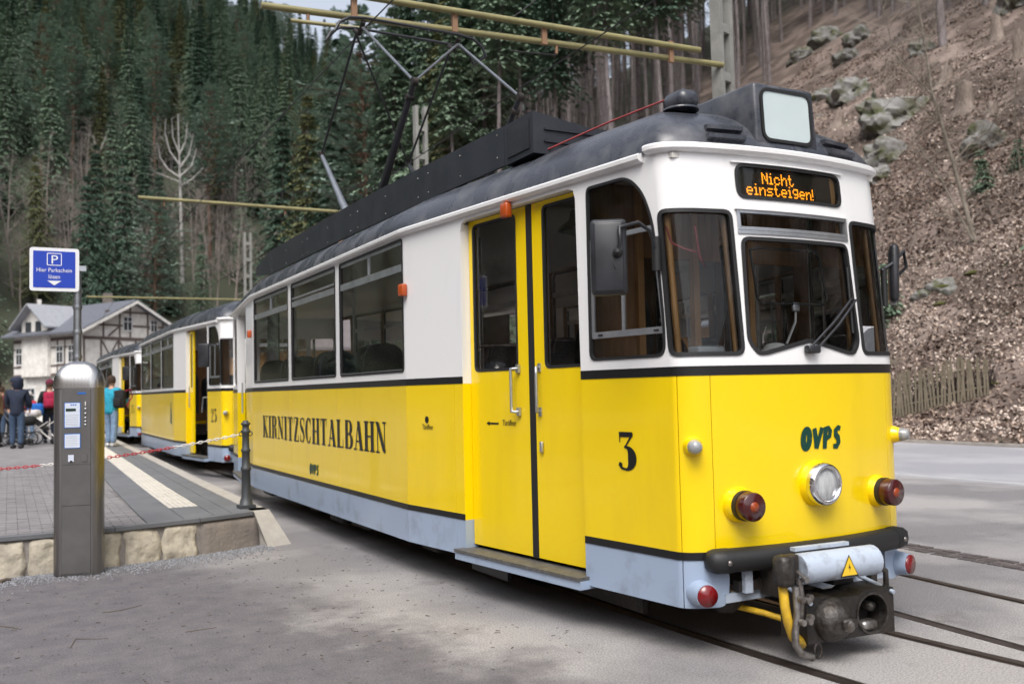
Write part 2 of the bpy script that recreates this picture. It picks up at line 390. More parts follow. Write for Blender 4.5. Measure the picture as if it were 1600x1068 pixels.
mat('road_line', (0.46, 0.46, 0.455), 0.7, col2=(0.33, 0.33, 0.34), scale=3, thresh=(.45, .7))
mat('cobble', (0.105, 0.088, 0.085), 0.75, col2=(0.07, 0.06, 0.06), scale=7, bump=.6, bscale=40, island=.3)
mat('rail_steel', (0.19, 0.165, 0.15), 0.36, metal=.85, col2=(.10, .08, .07), scale=7)
mat('rail_rust', (0.035, 0.026, 0.022), 0.75, col2=(.06, .042, .032), scale=9)
mat('paver', (0.23, 0.22, 0.225), 0.8, col2=(0.17, 0.16, 0.165), scale=2.5, bump=.4, bscale=50, island=.10)
mat('slab', (0.115, 0.12, 0.13), 0.75, col2=(0.15, 0.155, 0.165), scale=2, bump=.3, bscale=60, island=.1)
mat('tactile', (0.62, 0.59, 0.53), 0.75, col2=(0.5, 0.47, 0.42), scale=5, bump=.3, bscale=50, island=.06)
mat('joint', (0.06, 0.056, 0.053), 0.9)
mat('kerb', (0.42, 0.40, 0.37), 0.8, col2=(0.33, 0.31, 0.28), scale=6, bump=.4, bscale=60)
mat('sandstone', (0.42, 0.375, 0.295), 0.85, col2=(0.20, 0.18, 0.15), scale=5, thresh=(.4, .75), bump=.9, bscale=18, island=.16)
mat('concrete', (0.20, 0.17, 0.145), 0.85, col2=(0.13, 0.115, 0.105), scale=4, bump=.5, bscale=30)
mat('mortar', (0.22, 0.20, 0.18), 0.9, bump=.5, bscale=60, col2=(.14, .125, .115), scale=8)
mat('gravel', (0.20, 0.205, 0.22), 0.85, island=.35)
mat('twig', (0.11, 0.085, 0.065), 0.85, island=.3)
mat('brushed_steel', (0.29, 0.28, 0.275), 0.33, metal=.95, col2=(.22, .215, .21), scale=5, stretch=(8, 8, .5))
mat('dome_steel', (0.52, 0.51, 0.50), 0.27, metal=1.0, col2=(.42, .41, .40), scale=7, stretch=(9, 9, .4))
mat('machine_panel', (0.15, 0.145, 0.142), 0.42, metal=.5, col2=(.115, .112, .11), scale=4)
mat('galvanised', (0.34, 0.36, 0.38), 0.38, metal=.9, col2=(.24, .25, .27), scale=7)
mat('sign_blue', (0.008, 0.045, 0.42), 0.35)
mat('sign_white', (0.74, 0.75, 0.77), 0.4)
mat('label_white', (0.62, 0.66, 0.74), 0.45, col2=(.5, .55, .66), scale=40, stretch=(.3, 1, 3))
mat('label_blue', (0.01, 0.12, 0.45), 0.4)
mat('lcd_green', (0.012, 0.03, 0.02), 0.25)
mat('cast_iron', (0.055, 0.06, 0.066), 0.5, metal=.3)
mat('chain_white', (0.62, 0.60, 0.57), 0.5)
mat('chain_red', (0.42, 0.03, 0.04), 0.5)
mat('pole_olive', (0.26, 0.235, 0.10), 0.5, col2=(.19, .17, .075), scale=4)
mat('mast_concrete', (0.27, 0.27, 0.25), 0.85, col2=(0.20, 0.20, 0.185), scale=4, bump=.3)
mat('rust_fitting', (0.26, 0.15, 0.085), 0.7)
mat('wire', (0.012, 0.012, 0.014), 0.5)
mat('leaf_litter', (0.31, 0.235, 0.19), 0.8, island=.55)
mat('brush_twig', (0.05, 0.038, 0.032), 0.9, island=.4)
mat('leaf_dark', (0.085, 0.055, 0.045), 0.7, island=.5)
mat('leaf_pale', (0.62, 0.52, 0.45), 0.8, island=.35)
mat('rock', (0.23, 0.225, 0.22), 0.9, col2=(0.075, 0.08, 0.038), scale=1.9, thresh=(.42, .62), bump=1.6, bscale=5, detail=8)
mat('moss', (0.115, 0.115, 0.022), 0.95, col2=(.06, .07, .02), scale=9, bump=1, bscale=40)
mat('stump_wood', (0.33, 0.27, 0.23), 0.9, col2=(0.15, 0.12, 0.10), scale=4, stretch=(5, 5, .8), bump=.8, bscale=14)
mat('fence_wood', (0.20, 0.168, 0.125), 0.9, col2=(0.12, 0.105, 0.07), scale=4, stretch=(5, 5, .7), bump=.4)
mat('bark_spruce', (0.15, 0.125, 0.12), 0.95, col2=(0.27, 0.245, 0.25), scale=3, stretch=(4, 4, .7), bump=1, bscale=12)
mat('bark_pine', (0.21, 0.125, 0.09), 0.95, col2=(0.12, 0.075, 0.055), scale=2.5, stretch=(3, 3, .8), bump=.8, bscale=10)
mat('bark_birch', (0.50, 0.48, 0.46), 0.8, col2=(0.22, 0.20, 0.19), scale=2.5, thresh=(.5, .75))
mat('bark_grey', (0.34, 0.30, 0.25), 0.9, col2=(0.21, 0.185, 0.15), scale=5)
mat('bark_twig', (0.24, 0.205, 0.185), 0.9, island=.25)
mat('dead_twig', (0.13, 0.105, 0.095), 0.9, island=.3)
mat('needles_dark', (0.085, 0.135, 0.098), 0.9, island=.3, spec=.06)
mat('needles_mid', (0.17, 0.235, 0.165), 0.9, island=.3, spec=.06)
mat('needles_pine', (0.27, 0.35, 0.29), 0.9, island=.25, spec=.06)
mat('needles_olive', (0.16, 0.17, 0.085), 0.9, island=.3, spec=.06)
mat('plaster', (0.82, 0.80, 0.76), 0.85, col2=(.6, .58, .54), scale=2)
mat('timber', (0.13, 0.10, 0.09), 0.8)
mat('slate', (0.14, 0.15, 0.175), 0.6, col2=(.10, .105, .125), scale=4)
mat('slate_pale', (0.33, 0.34, 0.365), 0.6, col2=(.27, .28, .31), scale=4)
mat('roof_mauve', (0.265, 0.235, 0.25), 0.75, col2=(.21, .185, .20), scale=2)
mat('window_frame', (0.7, 0.7, 0.69), 0.5)
mat('window_dark', (0.05, 0.055, 0.065), 0.12)
mat('board_wood', (0.48, 0.27, 0.10), 0.7, col2=(.36, .19, .065), scale=3, stretch=(4, 4, .5))
mat('skin', (0.52, 0.31, 0.22), 0.6)
for nm, c in {'navy': (.012, .02, .045), 'denim': (.05, .085, .15), 'denim_light': (.20, .30, .45), 'black_cloth': (.012, .012, .014), 'tan_cloth': (.30, .19, .10),
              'red_cloth': (.55, .035, .06), 'turquoise': (.02, .33, .47), 'burgundy': (.14, .015, .04), 'white_cloth': (.65, .62, .62), 'blue_cloth': (.01, .13, .5),
              'crimson': (.40, .012, .06), 'shoe': (.03, .03, .035), 'shoe_white': (.55, .55, .55), 'hair_brown': (.05, .028, .015)}.items():
    mat(nm, c, .85, col2=tuple(a * .6 for a in c), scale=14, bump=.25, bscale=30)

# the ground turns from brown leaf litter to dark mossy undergrowth on the far slope
_m = MATS['forest_floor']; _n = _m.node_tree.nodes; _l = _m.node_tree.links; _b = _n['Principled BSDF']; _src = _b.inputs['Base Color'].links[0].from_socket
_tc = _n.new('ShaderNodeTexCoord'); _sx = _n.new('ShaderNodeSeparateXYZ'); _l.new(_tc.outputs['Object'], _sx.inputs[0]); _mr = _n.new('ShaderNodeMapRange'); _mr.inputs[1].default_value = 80; _mr.inputs[2].default_value = 105; _l.new(_sx.outputs['Y'], _mr.inputs[0])
_mx = _n.new('ShaderNodeMix'); _mx.data_type = 'RGBA'; _l.new(_mr.outputs[0], _mx.inputs[0]); _l.new(_src, _mx.inputs[6]); _mx.inputs[7].default_value = (.045, .052, .03, 1); _l.new(_mx.outputs[2], _b.inputs['Base Color'])

mat('head_lens', (0.55, 0.56, 0.57), 0.14, coat=.7, col2=(.34, .35, .36), scale=24, stretch=(2, 2, .25))
# ================================================================== terrain
from mathutils import noise as mnoise
def fbm(x, y, s, o=4): return mnoise.fractal(Vector((x / s, y / s, 3.7)), 1.0, 2.0, o)
def right_hill(x, y):
    u = x - 15.9
    if u <= 0: return -9.0
    k = .72 if y < 60 else .72
    z = .55 * (1 - math.exp(-u / .7)) + k * max(0.0, u - 1.6) * min(1.0, .55 + max(0, u - 1.6) / 14) if u > 1.6 else .55 * (1 - math.exp(-u / .7))
    if z > 75: z = 75 + (z - 75) * .25
    a = min(1.0, u / 6)
    return z + a * (fbm(x, y, 7.0) * .75 + fbm(x + 40, y, 2.2) * .22)
def far_hill(x, y):
    v = y - 92 - .62 * max(0.0, x - 22) - .25 * max(0.0, -25 - x)
    if v <= 0: return -9.0
    z = .62 * v * min(1.0, .4 + v / 40)
    if z > 135: z = 135 + (z - 135) * .2
    return z + min(1, v / 20) * fbm(x, y, 22.0) * 3.0
def unseen_left_hill(x, y):  # valley side out of view, added for the tram windows to reflect
    v = -46 - x - .1 * max(0, y)
    return -9.0 if v <= 0 else .62 * v * min(1, .4 + v / 40) + min(1, v / 20) * fbm(x, y, 22) * 2
def ground_z(x, y):
    z = max(right_hill(x, y), far_hill(x, y), unseen_left_hill(x, y))
    return z if z > -.06 else -.06
def axis_vals(dense0, dense1, step, lo, hi):
    v = [dense0 + step * k for k in range(int((dense1 - dense0) / step) + 1)]; s = step
    while v[-1] < hi: s *= 1.12; v.append(v[-1] + min(s, 30))
    s = step; w = []
    x = dense0
    while x > lo: s *= 1.12; x -= min(s, 30); w.append(x)
    return w[::-1] + v
gx = axis_vals(15.3, 44, .45, -900, 900); gy = axis_vals(0, 44, .55, -700, 900)
vs = [(x, y, ground_z(x, y)) for y in gy for x in gx]; n = len(gx)
mb = MB(); mb.add(vs, [(j * n + i, j * n + i + 1, (j + 1) * n + i + 1, (j + 1) * n + i) for j in range(len(gy) - 1) for i in range(n - 1)], True)
struct(mb.build('ground', 'forest_floor'))
CR = cam.matrix_world.to_3x3(); FPX = 1461.717
def pix_ray(px, py): return (CR @ Vector((px - 800, -(py - 534), -FPX))).normalized()
def hit(px, py, t0=12.0, t1=420.0):
    """point of the terrain seen at a place of the photograph"""
    d = pix_ray(px, py); t = t0; st = .25
    while t < t1:
        p = CAM + d * t
        if p.z < ground_z(p.x, p.y): return p, t
        t += st; st = min(2.0, st * 1.02)
    return None, None
def to_pix(p):
    q = CR.transposed() @ (Vector(p) - CAM)
    return (800 + FPX * q.x / -q.z, 534 - FPX * q.y / -q.z) if q.z < -.1 else (-9999, -9999)

# ================================================================== tracks, asphalt, road
def t1x(y): return .02 * (1 - y) ** 2 if y < 1 else (0.0 if y < 12 else .0009 * (y - 12) ** 2)
def t2x(y): return min(2.75, 1.46 + .1 * y + .010 * y * y) if y < 7.4 else 2.75
RY = [-2.4 + .3 * k for k in range(44)] + [11 + 2.5 * k for k in range(24)]
def rail_strip(cx, d, w): return [(cx(y) + d - w, y) for y in RY] + [(cx(y) + d + w, y) for y in reversed(RY)]
holes = [rail_strip(c, d, .055) for c in (t1x, t2x) for d in (-.5, .5)]
flat = lambda s, z, off=0.0: Vector((s, z, off))
edge = [(-70, -60), (8.62, -60), (8.62, 86), (-70, 86)]
def gpx(px, py): d = pix_ray(px, py); return CAM + d * (-CAM.z / d.z)
pave = struct(obj('pavement', sheet(edge, holes, mapf=flat, thick=0, breaks=False), 'asphalt'))
for ti, c in enumerate((t1x, t2x)):
    for d in (-.5, .5):
        inner = -1 if d > 0 else 1
        rl = MB(); prof = [(-.055, -.10), (-.055, .001), (.012, .003), (.014, -.035), (.036, -.035), (.037, -.002), (.055, -.002), (.055, -.10)]
        vs = [(c(y) + d + u * inner, y, z) for y in RY for u, z in prof]; m_ = len(prof)
        for a, b, m, nm in ((0, 3, 'rail_steel', 'rail'), (2, 5, 'rail_rust', 'groove'), (5, 7, 'rail_steel', 'guard')):
            if nm == 'rail':
                r_ = MB().add(vs, [(i * m_ + k, i * m_ + k + 1, (i + 1) * m_ + k + 1, (i + 1) * m_ + k) for i in range(len(RY) - 1) for k in range(0, 2)]).build('rail', 'rail_steel')
                tag(r_, {(0, -.5): 'near grooved steel rail under the tram, closest to the ticket machine', (0, .5): 'far rail of the track the front tram stands on', (1, -.5): 'nearer rail of the empty second track beyond the tram', (1, .5): 'rail of the empty second track nearest the road'}[(ti, d)], 'rail', 'grooved rails')
            else:
                ks = range(2, 5) if nm == 'groove' else range(5, 7)
                MB().add(vs, [(i * m_ + k, i * m_ + k + 1, (i + 1) * m_ + k + 1, (i + 1) * m_ + k) for i in range(len(RY) - 1) for k in ks]).build(nm, m, r_)
# cobbled gutter strip along the road side of the tracks
mb = MB(); 
y = -3.0
while y < 40:
    for k in range(3):
        x = 3.02 + .095 * k + .055 * (y - 1) * (1 if y < 5 else 0) + (.22 if y >= 5 else 0); h = random.uniform(.004, .012)
        mb.box((x, y + random.uniform(-.01, .01), h / 2 - .02), (.088, .135, .04 + h), taper=.9)
    y += .145
stuff(mb.build('gutter_cobbles', 'cobble'), 'dark strip of small cobbles set along the tracks', 'cobbles')
mb = MB(); mb.add([(8.62, -60, 0), (15.9, -60, 0), (15.9, 86, 0), (8.62, 86, 0)], [(0, 1, 2, 3)]); struct(mb.build('road', 'road_asphalt'))
mb = MB(); mb.add([(8.80, -60, .004), (8.98, -60, .004), (8.98, 86, .004), (8.80, 86, .004)], [(0, 1, 2, 3)]); struct(mb.build('road_marking', 'road_line'))
mb = MB(); mb.box((15.95, 13, .02), (.14, 146, .10)); struct(mb.build('road_kerb', 'kerb'))

# ================================================================== platform
ZP = .345
edge_pts = [(-1.86, 5.72), (-1.81, 9.2), (-1.67, 15.2), (-1.42, 27.3), (-1.40, 45.0)]
def edge_x(y):
    for (x0, y0), (x1, y1) in zip(edge_pts, edge_pts[1:]):
        if y <= y1: return x0 + (x1 - x0) * max(0, (y - y0)) / (y1 - y0)
    return edge_pts[-1][0]
front_pts = [(-9.0, 5.28), (-4.4, 5.24), (-3.5, 5.24), (-2.6, 5.46), (-1.86, 5.72)]
def front_y(x):
    for (x0, y0), (x1, y1) in zip(front_pts, front_pts[1:]):
        if x <= x1: return y0 + (y1 - y0) * max(0, (x - x0)) / (x1 - x0)
    return front_pts[-1][1]
PF = struct(bpy.data.objects.new('platform', None)); COL.objects.link(PF)
bed = [(x, y + .10) for x, y in front_pts] + [(x - .05, y) for x, y in edge_pts[1:]] + [(-30, 45), (-30, 5.4)]
MB().prism(bed, -.05, ZP - .012, 'z').build('bed', 'joint', PF)
# kerb stones along the track edge
y = 5.72; i = 0
while y < 44:
    y1 = min(y + (1.0 if y < 24 else 4.0), 44.9); a, b = edge_x(y), edge_x(y1); mb = MB(); g2 = .006
    P = [(a - .17, y + g2), (a, y + g2), (b, y1 - g2), (b - .17, y1 - g2)]; mb.prism(P, -.04, ZP + .006, 'z'); mb.build('kerb_stone', 'kerb', PF); y = y1
mb = MB(); mb.add([(-2.03, 5.62, ZP + .006), (-1.85, 5.70, ZP + .006), (-1.86, 5.95, ZP + .006), (-2.03, 5.95, ZP + .006), (-1.93, 5.40, -.02), (-1.66, 5.50, -.02), (-1.70, 5.95, -.02), (-2.03, 5.95, -.02)],
                  [(0, 1, 2, 3), (0, 4, 5, 1), (1, 5, 6, 2), (3, 7, 4, 0), (2, 6, 7, 3)]); mb.build('kerb_end', 'kerb', PF)
# paving: slabs, tactile strip, small pavers
def quad_piece(P, z0, z1, m, name, b=.006):
    """low block with a chamfered top from a convex plan quad"""
    c = Vector((sum(p[0] for p in P) / 4, sum(p[1] for p in P) / 4)); top = [(p[0] + (c.x - p[0]) * b / .3, p[1] + (c.y - p[1]) * b / .3) for p in P]
    mb = MB(); mb.add([(x, y, z0) for x, y in P] + [(x, y, z1 - b * .5) for x, y in P] + [(x, y, z1) for x, y in top],
                      [(0, 1, 5, 4), (1, 2, 6, 5), (2, 3, 7, 6), (3, 0, 4, 7), (4, 5, 9, 8), (5, 6, 10, 9), (6, 7, 11, 10), (7, 4, 8, 11), (8, 9, 10, 11)])
    return mb.build(name, m, PF)
def strip(off0, off1, ys, m, name):
    for a, b in zip(ys, ys[1:]):
        ya, yb = a + .004, b - .004
        def cl(x, y): return (x, max(y, front_y(x) + .05))
        P = [cl(edge_x(ya) - off0, ya), cl(edge_x(yb) - off0, yb), cl(edge_x(yb) - off1, yb), cl(edge_x(ya) - off1, ya)]
        if P[1][1] - P[0][1] < .05: continue
        quad_piece(P, ZP - .05, ZP + random.uniform(-.001, .002), m, name)
ysl = [5.30 + .62 * k for k in range(30)] + [24 + 2.5 * k for k in range(9)]
strip(.178, .37, ysl, 'slab', 'paving_slab'); strip(.378, .565, [y + .3 for y in ysl], 'slab', 'paving_slab')
yt = [6.62 + .30 * k for k in range(58)] + [24.5 + 2 * k for k in range(11)]
strip(.573, .875, yt, 'tactile', 'tactile_slab'); strip(.573, .875, [5.3, 5.95, 6.612], 'slab', 'paving_slab')
strip(.883, 1.23, ysl, 'slab', 'paving_slab')
mb = MB()                                  # studs of the tactile strip stay one piece of relief
for y in [6.64 + .05 * k for k in range(200)]:
    a = edge_x(y)
    for j in range(5): mb.box((a - .61 - .055 * j, y, ZP + .004), (.026, .03, .006))
stuff(mb.build('tactile_studs', 'tactile', PF))
near, rest = [], MB()
y = 5.30; row = 0
while y < 30:
    x = -2.5 + .1 * (row % 2); L = .20
    while x > -8.2:
        xa = x + edge_x(y) + 1.86 - 1.86
        X0, X1 = min(x, edge_x(y) - 1.238), x - L
        if X0 - X1 > .05 and y > front_y(X1) + .06:
            P = [(X0 - .004, y + .004), (X0 - .004, y + .096), (X1 + .004, y + .096), (X1 + .004, y + .004)]
            px, py = to_pix((X1, y, ZP)); zt = ZP + random.uniform(-.002, .002)
            if y < 7.9 and -20 < px < 420 and len(near) < 300: near.append(quad_piece(P, ZP - .04, zt, 'paver', 'paver', .004))
            elif y < 16: rest.prism(P, ZP - .04, zt, 'z')
        x -= L
    y += .10; row += 1
    if y > 16: break
stuff(rest.build('far_pavers', 'paver', PF))
mb = MB(); mb.add([(-30, 16, ZP), (edge_x(16) - 1.25, 16, ZP), (edge_x(44) - 1.25, 44.9, ZP), (-30, 44.9, ZP)], [(0, 1, 2, 3)]); mb.build('far_paving', 'paver', PF)
# front wall: rough sandstone blocks, concrete block, dark cap
def wall_pt(t):                            # along the front, t in metres from x = -9
    x = -9 + t; return x, front_y(x)
x = -6.6
sizes = [.42, .36, .47, .40, .44, .38, .46, .33, .36, .40, .38, .36, .40]
n_ = len(front_pts); vs_ = [(px_, py_ - .085, -.08) for px_, py_ in front_pts] + [(px_, py_ + .012, ZP - .036) for px_, py_ in front_pts]
mb = MB(); mb.add(vs_, [(k, k + 1, n_ + k + 1, n_ + k) for k in range(n_ - 1)]); mb.build('mortar', 'mortar', PF)
def rough_block(x0, x1, m, name, amp=.034):
    nx, nz = 15, 11; vs = []; sx = random.uniform(0, 50)
    for j in range(nz):
        for i_ in range(nx):
            u, w = i_ / (nx - 1), j / (nz - 1); X = x0 + (x1 - x0) * u; Z = -.06 + (ZP + .06 - .036) * w
            X += .016 * mnoise.noise(Vector((sx, w * 3, 0))) * (1 if u in (0, 1) else .3) * 2
            e = min(u, 1 - u, w, 1 - w); out = .045 * min(1, e / .07) ** .5 + amp * mnoise.fractal(Vector((X * 7, Z * 9, sx)), 1, 2, 4)
            vs.append((X, front_y(X) - out - .10 * (1 - w) + .02, Z))
    mb = MB(); mb.add(vs, [(j * nx + i_, j * nx + i_ + 1, (j + 1) * nx + i_ + 1, (j + 1) * nx + i_) for j in range(nz - 1) for i_ in range(nx - 1)], True)
    mb.build(name, m, PF)
for w in sizes[:11]:
    if x + w > -2.62: w = -2.62 - x
    if w < .1: break
    rough_block(x + .011, x + w - .011, 'sandstone', 'stone'); x += w
rough_block(-2.60, -1.97, 'concrete', 'concrete_block', .006)
for a, b in zip([-7.0, -5.8, -4.6, -3.4, -2.6], [-5.8, -4.6, -3.4, -2.6, -2.03]):
    P = [(a + .003, front_y(a) - .03), (b - .003, front_y(b) - .03), (b - .003, front_y(b) + .075), (a + .003, front_y(a) + .075)]
    mb = MB(); mb.prism(P, ZP - .032, ZP + .004, 'z'); mb.build('cap_stone', 'slab', PF)

# ================================================================== forest
def tube_tree(mb, p, d, r, l, depth, rng, spread=.5, up=.25, seg=3, split=(2, 3), shrink=.68):
    pts = [p]; rs = [r]; q = p.copy(); dd = d.copy()
    for k in range(seg):
        dd = (dd + Vector((rng.uniform(-1, 1), rng.uniform(-1, 1), rng.uniform(-.3, .7))) * .16).normalized(); q = q + dd * l / seg; pts.append(q.copy()); rs.append(r * (1 - .42 * (k + 1) / seg))
    mb.tube(pts, rs, 5 if depth > 2 else 3, False)
    if depth <= 0: return
    for k in range(rng.randint(*split)):
        t = rng.uniform(.35, 1.0); i = min(seg - 1, int(t * seg)); b = pts[i].lerp(pts[i + 1], t * seg - i)
        nd = (dd + Vector((rng.uniform(-1, 1), rng.uniform(-1, 1), rng.uniform(-.4, 1))) * spread + Vector((0, 0, up))).normalized()
        tube_tree(mb, b, nd, rs[i] * rng.uniform(.5, .72), l * rng.uniform(.5, .85) * shrink / .68 * .9, depth - 1, rng, spread, up, 2 if depth < 3 else 3, split, shrink)
def bare_tree(h, r, seed, depth=4, spread=.75, up=.3, split=(3, 4)):
    """trunk mesh and crown mesh"""
    rng = random.Random(seed); tr = MB(); cr = MB(); pts = [Vector((0, 0, -.3))]; q = Vector((0, 0, 0)); d = Vector((0, 0, 1)); rs = [r]
    N_ = 9
    for k in range(N_):
        d = (d + Vector((rng.uniform(-1, 1), rng.uniform(-1, 1), .5)) * .07).normalized(); q = q + d * h / N_; pts.append(q.copy()); rs.append(r * (1 - .93 * (k + 1) / N_))
    tr.tube(pts, rs, 7, False)
    for k in range(3, N_ + 1):
        for j in range(rng.randint(2, 3)):
            a = rng.uniform(0, 6.28); b = pts[k - 1].lerp(pts[k], rng.random()); nd = Vector((math.cos(a), math.sin(a), rng.uniform(.25, .9))).normalized()
            tube_tree(cr, b, nd, rs[k] * .55 + .012, h * .22 * (1.25 - k / N_), depth - 2, rng, spread, up, 3, split)
    return tr.mesh('trunk'), cr.mesh('crown')
def needle(mb, p, d, l, w, rng, droop=.4):
    """flat tapering spray of needles from p along d"""
    side = d.cross(Vector((0, 0, 1)))
    side = side.normalized() if side.length > 1e-3 else Vector((1, 0, 0))
    side = (side + Vector((0, 0, rng.uniform(-.6, .6)))).normalized(); e = p + d * l - Vector((0, 0, droop * l)); m_ = p + d * l * .5 - Vector((0, 0, droop * l * .25))
    mb.add([p, m_ + side * w, e, m_ - side * w], [(0, 1, 2, 3)])
def conifer(h, rad, base, seed, whorls=34, nb=8, sprays=7, trunk_r=.2, size=1.0, dead=0, shape=.85, droop=.35, pine=False):
    rng = random.Random(seed); tr = MB(); cr = MB(); dd = MB(); lean_ = Vector((rng.uniform(-.02, .02), rng.uniform(-.02, .02), 0)); N_ = 10
    ax = lambda z: lean_ * z + Vector((.12 * math.sin(z * .33 + seed), .10 * math.cos(z * .27 + seed), z)) - Vector((.12 * math.sin(seed), .10 * math.cos(seed), 0))
    tr.tube([ax(-.6)] + [ax(h * k / N_) for k in range(N_ + 1)], [trunk_r * 1.5] + [trunk_r * (1.12 - 1.06 * k / N_) for k in range(N_ + 1)], 8, False)
    for i in range(whorls):
        t = (i + rng.random()) / whorls; z = h * (base + (1 - base) * t); R_ = rad * ((1 - t) ** shape) * rng.uniform(.7, 1.15) + .12
        if pine: R_ = rad * (math.sin(math.pi * min(1, .18 + .82 * t)) ** .7) * rng.uniform(.5, 1.1) + .15
        a0 = rng.uniform(0, 6.28); nb_ = nb if not pine else max(2, nb // 2)
        for b in range(nb_):
            a = a0 + 6.283 * b / nb_ + rng.uniform(-.3, .3); L = R_ * rng.uniform(.6, 1.1); d = Vector((math.cos(a), math.sin(a), rng.uniform(-.30, .05) if not pine else rng.uniform(.0, .35))).normalized(); p0 = ax(z)
            if pine: cr_ = [p0, p0 + d * L * .5, p0 + d * L]; tr.tube(cr_, [.035, .02, .008], 4, False)
            for k in range(sprays):
                f = (k + .4 + rng.random() * .5) / sprays
                if pine: f = .45 + .55 * f
                p = p0 + d * L * f - Vector((0, 0, (droop if not pine else -.05) * L * f * f)); s = size * (1.15 - .5 * f) * (.55 + .45 * (1 - t))
                for side in (-1, 1):
                    az = a + side * rng.uniform(.3, 1.1); nd = Vector((math.cos(az), math.sin(az), rng.uniform(-.45, .15) if not pine else rng.uniform(-.2, .6))).normalized()
                    needle(cr, p, nd, s * rng.uniform(.55, 1.0), s * rng.uniform(.13, .24), rng, .35 if not pine else .05)
    for k in range(dead):
        z = h * rng.uniform(.06, base + .08); a = rng.uniform(0, 6.28); L = rng.uniform(.5, 2.1); d = Vector((math.cos(a), math.sin(a), rng.uniform(-.25, .15))); p = ax(z)
        dd.tube([p, p + d * L * .5 - Vector((0, 0, .05 * L)), p + d * L - Vector((0, 0, .22 * L))], [.022, .014, .005], 3, False)
        for j in range(3):
            q = p + d * L * rng.uniform(.3, .9); e = Vector((rng.uniform(-1, 1), rng.uniform(-1, 1), rng.uniform(-.6, .1))).normalized() * L * .35; dd.tube([q, q + e], [.008, .003], 3, False)
    return tr.mesh('trunk'), cr.mesh('crown'), (dd.mesh('dead_branches') if dead else None)
def plant(name, parts, loc, label, cat='tree', group=None, rz=None, sc=1.0, tilt=(0, 0)):
    """parts = [(part name, mesh, material)]"""
    t = thing(name, label, cat, loc, 0, group); t.rotation_euler = (tilt[0], tilt[1], random.uniform(0, 6.28) if rz is None else rz); t.scale = (sc, sc, sc)
    for nm, me, m in parts:
        if me is None: continue
        if not me.materials: me.materials.append(MATS[m])
        q = obj(nm, me, None, t)
        if nm == 'dead_branches': q['kind'] = 'stuff'
    return t
def kinds(n, mats, **kw):
    out = []
    for k in range(n):
        tr, cr, dd = conifer(seed=k * 7 + len(mats[0]) + int(kw.get('h', 1)), **kw); out.append([('trunk', tr, mats[0]), ('crown', cr, mats[1 + k % (len(mats) - 1)]), ('dead_branches', dd, 'dead_twig')])
    return out
tall = kinds(5, ['bark_spruce', 'needles_dark', 'needles_mid'], h=29, rad=2.9, base=.58, whorls=26, nb=8, sprays=6, trunk_r=.21, size=.85, dead=60)
full = kinds(6, ['bark_spruce', 'needles_dark', 'needles_mid', 'needles_mid'], h=20, rad=4.0, base=.06, whorls=44, nb=9, sprays=9, trunk_r=.2, size=.66)
pines = kinds(3, ['bark_pine', 'needles_pine'], h=20, rad=3.6, base=.40, whorls=30, nb=14, sprays=12, trunk_r=.2, size=.85, pine=True)
olive = kinds(2, ['bark_spruce', 'needles_olive', 'needles_mid'], h=19, rad=3.3, base=.12, whorls=42, nb=9, sprays=9, trunk_r=.19, size=.58)
young = kinds(2, ['bark_spruce', 'needles_mid'], h=1.7, rad=.55, base=.02, whorls=13, nb=7, sprays=4, trunk_r=.03, size=.30)
lowk = kinds(3, ['bark_spruce', 'needles_dark', 'needles_mid', 'needles_mid'], h=20, rad=4.2, base=.05, whorls=38, nb=8, sprays=8, trunk_r=.2, size=.75)
bares = []
for k in range(4): a, b = bare_tree(13, .13, 40 + k, 4); bares.append([('trunk', a, 'bark_twig'), ('crown', b, 'bark_twig')])
a, b = bare_tree(17, .22, 5, 4, .6, .5, (3, 3)); white_tree = [('trunk', a, 'bark_birch'), ('crown', b, 'bark_birch')]
birches = []
for k in range(2): a, b = bare_tree(15, .11, 60 + k, 3, .5, .4, (2, 3)); birches.append([('trunk', a, 'bark_birch'), ('crown', b, 'bark_twig')])
PLANTED = []
def free(x, y, d): return all((x - a) ** 2 + (y - b) ** 2 > d * d for a, b in PLANTED)
def put(name, kind, x, y, label, group=None, sc=1.0, tilt=(0, 0), rz=None):
    PLANTED.append((x, y)); return plant(name, kind, (x, y, ground_z(x, y) - .1), label, 'tree', group, rz, sc, tilt)
def put_px(name, kind, px, py, label, group=None, sc=1.0, tilt=(0, 0), rz=None, t0=12):
    p, t = hit(px, py, t0)
    return put(name, kind, p.x, p.y, label, group, sc, tilt, rz) if p else None
# trunks of the slope behind the tram that can be told apart
G1 = 'bare-stemmed spruces on the slope behind the tram'
SPR = [(1065, 172, 1.05, 'pale straight spruce trunk rising left of the concrete mast'), (991, 184, 1.0, 'right one of the pair of close spruce trunks behind the roof hood'), (981, 187, .95, 'left one of the pair of close spruce trunks behind the roof hood'),
       (929, 184, 1.0, 'straight spruce trunk behind the tram roof, left of the close pair'), (895, 180, 1.0, 'grey spruce trunk behind the low end of the resistor box'), (873, 178, .8, 'slightly leaning thin spruce trunk above the resistor box'),
       (1026, 138, 1.0, 'dark spruce trunk with flared foot upslope of the close pair'), (1093, 150, .85, 'thin spruce trunk just left of the mast'), (1151, 128, .9, 'spruce trunk just right of the concrete mast'), (1163, 120, .8, 'thin spruce trunk second to the right of the mast'),
       (1190, 105, 1.1, 'dark thick spruce trunk right of the mast'), (1202, 95, .9, 'spruce trunk at the edge of the open slope'), (1222, 72, .8, 'spruce trunk beside the mossy rock at the slope edge'), (1266, 45, .9, 'spruce trunk above the first grey boulder'),
       (1306, 30, .9, 'spruce trunk at the top of the frame above the boulders'), (1474, 82, 1.15, 'dark thick trunk standing alone on the open slope'), (1395, 20, .8, 'spruce trunk at the top edge over the leaning bare tree')]
